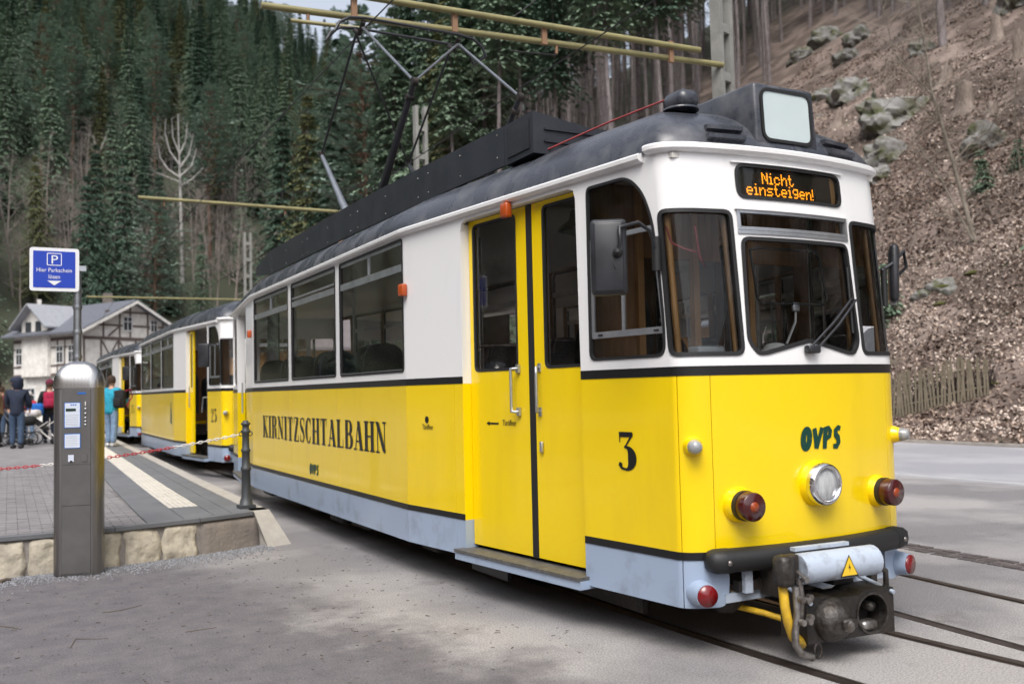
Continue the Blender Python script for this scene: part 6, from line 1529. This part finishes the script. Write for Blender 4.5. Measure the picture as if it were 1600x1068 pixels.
MB().tube([lo(-1.3) - Vector((0, 0, .14)), Vector((-.5, 6.3, 5.96))], .026, 8).build('steady_arm', 'pole_olive', tb); MB().tube([lo(2.2) - Vector((0, 0, .16)), Vector((1.5, 6.3, 6.0))], .01, 6).build('steady_arm', 'wire', tb)
bracket('olive tube across the track in front of the far wood', [((-1.75, 17.9, 6.05), (4.8, 17.4, 5.95), .04)], [((-1.2, 17.9, 5.9), (-1.2, 17.9, 6.05)), ((1.5, 17.7, 5.85), (1.5, 17.7, 6.0))])
bracket('farthest olive tube over the coaches in front of the house', [((-1.5, 37.4, 5.75), (4.8, 37.0, 5.75), .04)], [])
def wire(label, pts, r_=.009): return tag(MB().tube(pts, r_, 5).build('overhead_wire', 'wire'), label, 'wire', 'overhead wires')
wire('contact wire over the tram running back to the left', [(-.45, 2.0, 5.97), (-.5, 6.2, 5.965), (-.52, 18, 5.93), (-.3, 37, 5.9), (.4, 60, 5.9)]); wire('contact wire of the second track at the upper right', [(2.1, -3, 6.0), (2.3, 6.5, 5.99), (2.6, 17, 5.9), (2.7, 37, 5.9)])
wire('stay wire from the tube up to the right', [hi_(1.55) + Vector((0, 0, .05)), (3.3, 5.2, 7.9)]); wire('thin feeder wire behind the pantograph crossing to the left', [(-2.5, 37, 5.6), (4.9, 17.4, 7.4)], .007); wire('thin wire behind the pantograph meeting the far mast', [(-1.7, 17.9, 5.95), (4.9, 17.4, 6.8)], .007)

# ================================================================== buildings
def frame_box(mb, o, u, v, w, a0, a1, z0, z1, out, d=.06):
    """beam on a facade: along u from a0 to a1, heights z0..z1, proud of the wall by d"""
    P = [o + u * a0 + Vector((0, 0, z0)), o + u * a1 + Vector((0, 0, z0)), o + u * a1 + Vector((0, 0, z1)), o + u * a0 + Vector((0, 0, z1))]
    mb.add([p + out * .005 for p in P] + [p + out * d for p in P], [(0, 1, 2, 3), (4, 5, 6, 7), (0, 1, 5, 4), (1, 2, 6, 5), (2, 3, 7, 6), (3, 0, 4, 7)])
HC = Vector((.45, 71.5, 0)); th = R(30); gu = Vector((math.cos(th), math.sin(th), 0)); su = Vector((-math.sin(th), math.cos(th), 0)); gout, sout = -su, -gu
HS = thing('half_timbered_house', 'white half-timbered house with slate roof behind the platform', 'house', (0, 0, 0))
w1, w2, ze, zr = 8.0, 8.6, 6.95, 9.05
def P3(a, b, z): return HC + gu * a + su * b + Vector((0, 0, z))
mb = MB(); mb.add([P3(0, 0, -.2), P3(w1, 0, -.2), P3(w1, w2, -.2), P3(0, w2, -.2), P3(0, 0, 3.4), P3(w1, 0, 3.4), P3(w1, w2, 3.4), P3(0, w2, 3.4)], [(0, 1, 5, 4), (1, 2, 6, 5), (2, 3, 7, 6), (3, 0, 4, 7), (4, 5, 6, 7)]); mb.build('ground_floor_wall', 'plaster', HS)
e_ = .12
mb = MB(); A = [P3(-e_, -e_, 3.4), P3(w1 + e_, -e_, 3.4), P3(w1 + e_, w2, 3.4), P3(-e_, w2, 3.4)]; B = [p + Vector((0, 0, ze - 3.4)) for p in A]; r0, r1 = P3(w1 / 2, -e_, zr), P3(w1 / 2, w2, zr)
mb.add(A + B + [r0, r1], [(0, 1, 5, 4), (1, 2, 6, 5), (2, 3, 7, 6), (3, 0, 4, 7), (4, 5, 8), (6, 7, 9), (0, 3, 2, 1)]); mb.build('upper_wall', 'plaster', HS)
def slope(a0, z0, a1, z1, b0, b1, m, name, th_=.12):
    P = [P3(a0, b0, z0), P3(a0, b1, z0), P3(a1, b1, z1), P3(a1, b0, z1)]; up = Vector((0, 0, th_)); mb = MB()
    mb.add(P + [p + up for p in P], [(0, 1, 2, 3), (4, 5, 6, 7), (0, 1, 5, 4), (1, 2, 6, 5), (2, 3, 7, 6), (3, 0, 4, 7)]); return mb.build(name, m, HS)
sl = (zr - ze) / (w1 / 2); ov = 1.0
rf = slope(-ov, ze - sl * ov + .02, w1 / 2, zr + .02, -ov, w2 + .4, 'slate', 'roof'); slope(w1 + ov, ze - sl * ov + .02, w1 / 2 + .001, zr + .02, -ov, w2 + .4, 'slate', 'roof')
for s_ in (-1, 1):
    a0 = w1 / 2 + s_ * (w1 / 2 + ov); P = [P3(a0, -ov - .02, ze - sl * ov - .18), P3(w1 / 2, -ov - .02, zr - .18), P3(w1 / 2, -ov - .02, zr + .04), P3(a0, -ov - .02, ze - sl * ov + .04)]; mb = MB(); mb.add(P + [p + gout * .05 for p in P], [(0, 1, 2, 3), (4, 5, 6, 7), (0, 1, 5, 4), (1, 2, 6, 5), (2, 3, 7, 6), (3, 0, 4, 7)]); mb.build('bargeboard', 'plaster', HS)
def beam(face, a0, a1, z0, z1, d=.07):
    mb = MB(); o, u, out = (P3(0, -e_, 0), gu, gout) if face == 'g' else (P3(-e_, 0, 0), su, sout); frame_box(mb, o, u, None, None, a0, a1, z0, z1, out, d); return mb.build('timber_beam', 'timber', HS)
for z0, z1 in ((3.4, 3.6), (6.05, 6.28), (4.15, 4.25), (5.5, 5.6)): beam('s', 0, w2, z0, z1); beam('g', 0, w1, z0, z1) if z1 - z0 > .2 else None
for a in (0, 1.4, 2.9, 4.4, 5.9, 7.2, w1 - .16): beam('g', a, a + .12, 3.6, 6.05, .075)
for a in [.0 + .92 * k for k in range(9)]: beam('s', a, a + .07, 3.6, 6.05, .075)
beam('g', .6, w1 - .6, 7.1, 7.25); beam('g', 1.8, w1 - 1.8, 8.15, 8.28)
for a, z1 in ((1.6, 7.75), (3.0, 8.5), (w1 / 2 - .08, 9.2), (5.5, 8.5), (6.9, 7.75)): beam('g', a, a + .11, 6.28, z1, .078)
def brace(face, a0, z0, a1, z1, w=.10):
    o, u, out = (P3(0, -e_, 0), gu, gout) if face == 'g' else (P3(-e_, 0, 0), su, sout); l = math.hypot(a1 - a0, z1 - z0); nx, nz = -(z1 - z0) / l * w / 2, (a1 - a0) / l * w / 2
    P = [o + u * (a0 + nx) + Vector((0, 0, z0 + nz)), o + u * (a0 - nx) + Vector((0, 0, z0 - nz)), o + u * (a1 - nx) + Vector((0, 0, z1 - nz)), o + u * (a1 + nx) + Vector((0, 0, z1 + nz))]
    mb = MB(); mb.add([p + out * .004 for p in P] + [p + out * .066 for p in P], [(0, 1, 2, 3), (4, 5, 6, 7), (0, 1, 5, 4), (1, 2, 6, 5), (2, 3, 7, 6), (3, 0, 4, 7)]); mb.build('timber_brace', 'timber', HS)
for a in (1.5, 3.0): brace('g', a + .1, 3.8, a + 1.35, 5.95) if a < 2 else brace('g', a + .05, 5.95, a + 1.35, 3.8)
brace('g', 1.55, 5.95, 2.85, 3.8); brace('g', 2.1, 6.35, 3.0, 7.1); brace('g', 6.9, 6.35, 5.6, 7.1)
def window(face, a0, z0, w, h, cols=2):
    o, u, out = (P3(0, -e_ if z0 > 3.4 else 0, 0), gu, gout) if face == 'g' else (P3(-e_ if z0 > 3.4 else 0, 0, 0), su, sout); mb = MB(); frame_box(mb, o, u, None, None, a0, a0 + w, z0, z0 + h, out, .09); f = mb.build('window', 'window_frame', HS)
    pw = (w - .12) / cols
    for k in range(cols):
        for q0, q1 in ((.08, .62), (.68, .94)):
            mb = MB(); frame_box(mb, o, u, None, None, a0 + .06 + pw * k + .04, a0 + .06 + pw * (k + 1) - .04, z0 + h * q0, z0 + h * q1, out, .10); mb.build('pane', 'window_dark', f)
for a in (.5, 2.0, 4.3, 6.0, 7.3): window('s', a, 4.3, .9, 1.4)
window('g', 4.75, 4.3, 1.0, 1.4, 2); window('g', 6.6, 4.3, .8, 1.3, 2); window('g', 3.3, 6.75, .85, 1.15, 2); window('g', 5.75, 6.75, .7, .95, 2)
for a in (1.2, 3.4, 5.8): window('s', a, .9, 1.1, 1.7)
for a in (1.0, 3.2, 5.6): window('g', a, .9, 1.1, 1.7)
# cross gable over the eaves side
d0_, d1_, zt = 3.6, 7.0, 8.8
mb = MB(); A = [P3(-.45, d0_, 3.4), P3(-.45, d1_, 3.4), P3(3.2, d1_, 3.4), P3(3.2, d0_, 3.4)]; B = [p + Vector((0, 0, 4.15)) for p in A]; mb.add(A + B + [P3(-.45, (d0_ + d1_) / 2, zt), P3(3.2, (d0_ + d1_) / 2, zt)], [(0, 1, 5, 4), (1, 2, 6, 5), (2, 3, 7, 6), (3, 0, 4, 7), (4, 5, 8), (6, 7, 9)]); dm = mb.build('cross_gable', 'plaster', HS)
for s_, dd_ in ((-1, d0_), (1, d1_)):
    P = [P3(-1.1, dd_ + s_ * .7, 7.55 - .55), P3(4.2, dd_ + s_ * .7, 7.55 - .55), P3(4.2, (d0_ + d1_) / 2, zt + .05), P3(-1.1, (d0_ + d1_) / 2, zt + .05)]; mb = MB(); mb.add(P + [p + Vector((0, 0, .12)) for p in P], [(0, 1, 2, 3), (4, 5, 6, 7), (0, 1, 5, 4), (1, 2, 6, 5), (2, 3, 7, 6), (3, 0, 4, 7)]); mb.build('cross_gable_roof', 'slate_pale', HS)
o, u, out = P3(-.45, 0, 0), su, sout
for a0, a1, z0, z1 in ((d0_ + .8, d0_ + 1.5, 6.5, 7.6), (d0_ + 2.1, d0_ + 2.8, 6.5, 7.6)): mb = MB(); frame_box(mb, o, u, None, None, a0, a1, z0, z1, out, .06); mb.build('gable_window', 'window_dark', dm)
MB().box(P3(5.6, 5.0, 9.4), (.7, .7, 1.6)).build('chimney', 'concrete', rf); MB().box(P3(.6, 6.4, 9.2), (.3, .3, .5)).build('roof_vent', 'plaster', rf)
# low building with a mauve tiled roof beside the track, behind the coaches
ST = thing('station_building', 'low building with a wide mauve tiled roof behind the coaches', 'building', (0, 0, 0))
X0, X1, Y0, Y1 = 3.9, 13.5, 40.0, 56.0; ZE, ZR = 3.7, 7.0
mb = MB(); mb.box(((X0 + X1) / 2 + .4, (Y0 + Y1) / 2, ZE / 2), (X1 - X0 - 1.2, Y1 - Y0 - 1, ZE)); mb.build('wall', 'board_wood', ST)
XM = (X0 + X1) / 2
for a, b in ((X0, XM), (X1, XM)):
    P = [(a, Y0, ZE), (a, Y1, ZE), (b, Y1 - 2, ZR), (b, Y0 + 2, ZR)]; mb = MB(); mb.add([Vector(p) for p in P] + [Vector(p) + Vector((0, 0, .14)) for p in P], [(0, 1, 2, 3), (4, 5, 6, 7), (0, 1, 5, 4), (1, 2, 6, 5), (2, 3, 7, 6), (3, 0, 4, 7)]); mb.build('roof_slope', 'roof_mauve', ST)
mb = MB(); mb.add([(X0, Y0, ZE), (X1, Y0, ZE), (XM, Y0 + 2, ZR), (X0, Y0, ZE + .14), (X1, Y0, ZE + .14), (XM, Y0 + 2, ZR + .14)], [(0, 1, 2), (3, 4, 5), (0, 1, 4, 3), (1, 2, 5, 4), (2, 0, 3, 5)]); mb.build('roof_hip', 'roof_mauve', ST)
MB().box((XM - 2.2, Y0 + 4.5, 6.1), (.3, .5, .5)).build('roof_vent', 'black_metal', ST)
# boarded shed across the track, seen through the tram windows
SH = thing('wooden_shed', 'shed of upright yellowish boards seen through the tram door windows', 'shed', (0, 0, 0))
sx0, sx1, sy0, sy1 = 9.8, 14.6, 14.0, 33.0
MB().box(((sx0 + sx1) / 2, (sy0 + sy1) / 2, 2.0), (sx1 - sx0 - .1, sy1 - sy0 - .1, 4.0)).build('core', 'timber', SH)
bme = {}
def board(x, y, rz, h):
    k = round(h, 2)
    if k not in bme: bme[k] = MB().box((0, 0, h / 2), (.125, .03, h)).mesh('board'); bme[k].materials.append(MATS['board_wood'])
    obj('board', bme[k], None, SH, (x, y, 0), (0, 0, rz))
k = 0
while sy0 + .14 * k < sy1: board(sx0 + (.008 if k % 2 else 0), sy0 + .07 + .14 * k, R(90), 4.05); k += 1
k = 0
while sx0 + .14 * k < sx1: board(sx0 + .07 + .14 * k, sy0 + (.008 if k % 2 else 0), 0, 4.05); k += 1
for a, b in ((sx0 - .5, (sx0 + sx1) / 2), (sx1 + .5, (sx0 + sx1) / 2)):
    P = [(a, sy0 - .5, 3.9), (a, sy1 + .5, 3.9), (b, sy1 + .5, 5.6), (b, sy0 - .5, 5.6)]; mb = MB(); mb.add([Vector(p) for p in P] + [Vector(p) + Vector((0, 0, .1)) for p in P], [(0, 1, 2, 3), (4, 5, 6, 7), (0, 1, 5, 4), (1, 2, 6, 5), (2, 3, 7, 6), (3, 0, 4, 7)]); mb.build('roof_slope', 'slate', SH)

# ================================================================== people
def skin(name, chains, m, parent, sub=2):
    """continuous surface over a skeleton: chains of (x, y, z, radius); equal points are joined"""
    V, E, Rr, idx = [], [], [], {}
    for ch in chains:
        pr = None
        for x, y, z, r_ in ch:
            k = (round(x, 3), round(y, 3), round(z, 3))
            if k not in idx: idx[k] = len(V); V.append((x, y, z)); Rr.append(r_)
            if pr is not None and pr != idx[k]: E.append((pr, idx[k]))
            pr = idx[k]
    me = bpy.data.meshes.new(name + '_skel'); me.from_pydata(V, E, []); o = bpy.data.objects.new(name + '_skel', me); COL.objects.link(o)
    o.modifiers.new('s', 'SKIN'); sv_ = me.skin_vertices[0].data
    for i, r_ in enumerate(Rr): sv_[i].radius = (r_, r_) if not isinstance(r_, tuple) else r_
    sv_[0].use_root = True
    ss_ = o.modifiers.new('u', 'SUBSURF'); ss_.levels = sub; ss_.render_levels = sub
    dg = bpy.context.evaluated_depsgraph_get(); m2 = bpy.data.meshes.new_from_object(o.evaluated_get(dg)); bpy.data.objects.remove(o); bpy.data.meshes.remove(me)
    m2.polygons.foreach_set('use_smooth', [True] * len(m2.polygons)); m2.name = name; return obj(name, m2, m, parent)
def person(label, loc, rz, h=1.75, jacket='navy', trousers='denim', shoes='shoe', hat=None, hood=False, hair='hair_brown', arms=((.06, .02), (.06, .02)), stride=.06, head_turn=0, bend=0.0):
    """standing figure facing -y; arms = for each side (forward reach of the elbow, of the hand)"""
    t = thing('person', label, 'person', loc, rz); k = h / 1.75
    b = bend; pel = (0, 0, .95, .09); sp = (0, -.02 - b * .3, 1.16, .09); ch = (0, -.02 - b, 1.36, .105); nk = (0, -.02 - b * 1.1, 1.50, .055); hd0 = (0, -.035 - b * 1.25, 1.575, .075); hd1 = (0, -.03 - b * 1.3, 1.655, .095); hd2 = (0, -.02 - b * 1.3, 1.72, .07)
    S_ = lambda *c: [tuple(x * k if not isinstance(x, tuple) else x for x in p) for p in c]
    body = [S_(pel, sp, ch, nk, hd0, hd1, hd2)]; jk = [S_((0, 0, .78, .165), (0, 0, .90, .178), (0, -.01, 1.0, .172), (0, -.02 - b * .3, 1.16, .172), (0, -.02 - b, 1.36, .175), (0, -.02 - b, 1.48, .095))]; tr = [S_((0, 0, 1.0, .12), (0, 0, .93, .13))]
    for sg, (ef, hf) in zip((-1, 1), arms):
        sh = (sg * .185, -.02 - b, 1.39, .05); el = (sg * .25, -.02 - ef - b, 1.14, .038); wr_ = (sg * .235, -.05 - hf - ef - b, .91 + min(.3, hf * .9), .030); pm = (sg * .232, wr_[1] - .015, wr_[2] - .07, .034)
        body.append(S_(ch, sh, el, wr_, pm)); jk.append(S_((0, -.02 - b, 1.36, .175), (sg * .185, -.02 - b, 1.39, .095), (el[0], el[1], el[2], .078), (wr_[0], wr_[1], wr_[2] - .01, .062)))
        for f_, dy, ln in ((0, -.024, .070), (1, -.008, .080), (2, .008, .074), (3, .022, .058)): body.append(S_(pm, (pm[0], pm[1] + dy, pm[2] - .035, .010), (pm[0] - sg * .012, pm[1] + dy, pm[2] - .035 - ln * .6, .008)))
        body.append(S_(pm, (pm[0] - sg * .02, pm[1] - .032, pm[2] - .005, .011), (pm[0] - sg * .026, pm[1] - .040, pm[2] - .04, .008)))
        st_ = stride * sg; hp = (sg * .09, 0, .88, .075); kn = (sg * .10, -.02 - st_ * .5, .50, .048); an = (sg * .105, .02 - st_, .09, .036)
        body.append(S_(pel, hp, kn, an)); tr.append(S_((0, 0, .93, .13), (sg * .09, 0, .84, .115), (kn[0], kn[1], kn[2], .085), (an[0], an[1], .08, .072)))
        mb = MB(); mb.rbox((an[0] * k, (an[1] - .05) * k, .045 * k), (.095 * k, .27 * k, .09 * k), .035); mb.build('shoe', shoes, t)
    skin('body', body, 'skin', t); skin('jacket', jk, jacket, t); skin('trousers', tr, trousers, t)
    hy_ = (-.03 - b * 1.3) * k; hz2 = 1.655 * k
    face = MB(); face.lathe([(0, .022), (.012, .008), (.016, -.018), (0, -.03)], (0, hy_ - .10 * k, hz2 - .02), (0, 0, 1), 8); face.build('nose', 'skin', t)
    for sg in (-1, 1): MB().rbox((sg * .092 * k, hy_ + .005, hz2 - .01), (.02, .035, .055), .008).build('ear', 'skin', t); MB().lathe([(.011, 0), (.008, .006), (0, .008)], (sg * .034 * k, hy_ - .088 * k, hz2 + .012), (0, -1, 0), 8).build('eye', 'stripe', t)
    MB().rbox((0, hy_ - .088 * k, hz2 - .055), (.045, .012, .01), .004).build('mouth', 'burgundy', t)
    cap = [(.104 * k * math.cos(R(a)), .115 * k * math.sin(R(a))) for a in range(0, 91, 15)]
    if hood: MB().lathe([(.10 * k, -.20 * k), (.135 * k, -.10 * k), (.132 * k, .02 * k)] + [(.132 * k * math.cos(R(a)), .02 * k + .115 * k * math.sin(R(a))) for a in range(15, 91, 15)], (0, hy_ + .02 * k, hz2), (0, .18, 1), 16).build('hood', jacket, t)
    else:
        MB().lathe([(.100 * k, -.07 * k), (.106 * k, -.02 * k)] + [(x, y + .01) for x, y in cap], (0, hy_ + .022 * k, hz2 + .008), (0, .12, 1), 16).build('hair', hair, t)
    if hat:
        MB().lathe([(.112 * k, .015 * k), (.117 * k, .05 * k)] + [(x * 1.1, y * 1.05 + .04 * k) for x, y in cap[1:]], (0, hy_ + .01, hz2), (0, .1, 1), 16).build('hat', hat, t)
    t.rotation_euler[2] = rz
    return t
def backpack(label, loc, rz, m, m2='black_cloth'):
    b_ = thing('backpack', label, 'backpack', loc, rz); MB().rbox((0, 0, 0), (.30, .18, .46), .06).build('bag', m, b_); MB().rbox((0, .10, -.08), (.22, .07, .22), .03).build('pocket', m, b_)
    for sg in (-1, 1): MB().tube([(sg * .10, -.08, .20), (sg * .12, -.26, .24), (sg * .13, -.34, .05), (sg * .12, -.10, -.18)], .018, 6).build('strap', m2, b_)
    return b_
G = ZP + .005
person('person in a navy hooded jacket and blue jeans standing on the platform at far left', (-4.10, 22.9, G), R(165), 1.80, 'navy', 'denim', hood=True, arms=((.05, .10), (.12, .22)), bend=.04)
person('person in a dark jacket and navy knitted cap behind the hooded one', (-4.15, 26.2, G), R(30), 1.84, 'black_cloth', 'black_cloth', hat='navy')
person('person in a tan jacket cut by the left edge of the photo', (-4.55, 24.0, G), R(-80), 1.74, 'tan_cloth', 'black_cloth', hat='black_cloth')
person('child in a bright red jacket and white hat by the stroller', (-3.75, 27.2, G), R(200), 1.45, 'red_cloth', 'denim_light', hat='white_cloth', arms=((.08, .16), (.08, .16)))
person('person in a black coat and burgundy hat wearing the red backpack', (-3.25, 25.6, G), R(185), 1.76, 'black_cloth', 'navy', hat='burgundy', arms=((.06, .1), (.06, .1)))
person('person in a turquoise jacket and light jeans beside the coach door', (-1.98, 21.6, G), R(140), 1.78, 'turquoise', 'denim_light', 'shoe_white', arms=((.10, .2), (.10, .2)))
person('person in a grey blue coat far back near the house', (-3.0, 33.5, G), R(20), 1.72, 'denim', 'black_cloth', hat='black_cloth')
person('person in a dark red coat behind the stroller group', (-4.5, 30.0, G), R(140), 1.68, 'burgundy', 'denim')
person('small child in a blue jacket by the pram', (-3.95, 25.3, G), R(60), 1.05, 'blue_cloth', 'navy', hat='red_cloth')
person('person in a brown coat standing behind the hooded one', (-4.95, 27.8, G), R(-40), 1.77, 'tan_cloth', 'denim', hat='navy')
backpack('crimson backpack on the person in the black coat', (-3.27, 25.36, G + 1.22), R(185), 'crimson'); backpack('black and red backpack worn by the person in turquoise', (-1.80, 21.42, G + 1.20), R(140), 'black_cloth', 'crimson')
MB_ = MB().rbox((0, 0, 0), (.42, .26, .36), .08); tag(MB_.build('carrier_bag', 'blue_cloth', None, (-3.62, 25.4, G + .95)), 'bright blue bag hanging at the stroller', 'bag')
STR = thing('stroller', 'folded baby stroller with white frame and grey wheels on the platform', 'stroller', (-3.50, 24.9, G), R(60))
for sg in (-.17, .17):
    MB().tube([(sg, .45, .95), (sg, .0, .45), (sg, -.42, .09)], .018, 8).build('frame_tube', 'chain_white', STR); MB().tube([(sg, -.30, .62), (sg, .05, .42), (sg, .35, .10)], .016, 8).build('frame_tube', 'chain_white', STR)
    for y_ in (-.45, .38): MB().lathe([(.0, -.03), (.075, -.03), (.09, -.015), (.09, .015), (.075, .03), (0, .03)], (sg, y_, .09), (1, 0, 0), 16).build('wheel', 'rubber', STR)
MB().tube([(-.17, .45, .95), (0, .52, 1.0), (.17, .45, .95)], .02, 8).build('handlebar', 'black_cloth', STR); MB().rbox((0, .02, .55), (.32, .50, .06), .02, (R(38), 0, 0)).build('seat', 'black_cloth', STR); MB().rbox((0, .2, .85), (.36, .34, .22), .09).build('canopy', 'white_cloth', STR)
BK = thing('pram', 'dark pram with spoked wheels half hidden behind the hooded person', 'pram', (-4.02, 24.6, G), R(75))
for x_, y_ in ((-.25, -.35), (.25, -.35), (-.25, .35), (.25, .35)):
    MB().tube([(x_, y_ + .17 * math.cos(R(a)), .19 + .17 * math.sin(R(a))) for a in range(0, 361, 20)], .018, 6).build('wheel', 'rubber', BK)
    for a in range(0, 180, 45): MB().tube([(x_, y_ + .16 * math.cos(R(a)), .19 + .16 * math.sin(R(a))), (x_, y_ - .16 * math.cos(R(a)), .19 - .16 * math.sin(R(a)))], .004, 4).build('spoke', 'galvanised', BK)
for x_ in (-.25, .25): MB().tube([(x_, -.35, .19), (x_, .1, .55), (x_, .45, 1.0)], .014, 6).build('frame_tube', 'galvanised', BK); MB().tube([(x_, .35, .19), (x_, -.1, .55)], .014, 6).build('frame_tube', 'galvanised', BK)
MB().rbox((0, -.05, .66), (.42, .72, .26), .10).build('carrycot', 'black_cloth', BK); MB().tube([(-.25, .45, 1.0), (.25, .45, 1.0)], .016, 6).build('handlebar', 'black_cloth', BK)
# the one inside the tram
person('person in dark clothes standing inside behind the tram door windows', (-.42, 1.25, .785), R(-60), 1.68, 'black_cloth', 'black_cloth', arms=((.05, .06), (.05, .06)))

# ================================================================== small ground details
mb = MB(); rng = random.Random(11)
for k in range(5200):
    x = rng.uniform(-5.4, -1.9); y = front_y(x) - .12 - abs(rng.gauss(0, .22)); s = rng.uniform(.004, .013); a = rng.uniform(0, 6.28); q = Vector((x, y, .004 + s * .3))
    vs_ = [q + Vector((math.cos(a + 2.1 * i_) * s, math.sin(a + 2.1 * i_) * s, -s * .4)) for i_ in range(3)] + [q + Vector((0, 0, s * .7))]; mb.add(vs_, [(0, 1, 3), (1, 2, 3), (2, 0, 3)])
stuff(mb.build('gravel', 'gravel'), 'grey fine gravel along the foot of the platform wall', 'gravel')
mb = MB()
for k in range(700):
    x, y = rng.uniform(-5.5, -1.0), rng.uniform(.4, 4.9); l = rng.uniform(.006, .035); a = rng.uniform(0, 6.28); d = Vector((math.cos(a), math.sin(a), 0)) * l; mb.tube([(x, y, .006), (x + d.x, y + d.y, .007)], rng.uniform(.0012, .0028), 3, False)
stuff(mb.build('twig_litter', 'twig'), 'tiny twigs and needles scattered on the pavement', 'twigs')
for pts_, r_, lab_ in [([(160, 957), (190, 953), (222, 945)], .0032, 'long thin twig lying in front of the ticket machine'), ([(110, 1012), (118, 998), (150, 998), (170, 997)], .0035, 'forked pale twig in the left foreground'), ([(0, 978), (18, 980), (33, 983)], .004, 'short dark twig at the left edge of the foreground'), ([(290, 987), (318, 983), (338, 980)], .0032, 'dark twig in the middle of the left foreground'), ([(0, 912), (8, 908), (17, 907)], .02, 'brown bark piece at the left edge below the wall')]:
    P = [gpx(*p_) + Vector((0, 0, r_ * .8)) for p_ in pts_]; tag(MB().tube(P, [r_, r_ * .9] + [r_ * .5] * (len(P) - 2), 5).build('twig', 'twig'), lab_, 'twig', 'twigs on the pavement')
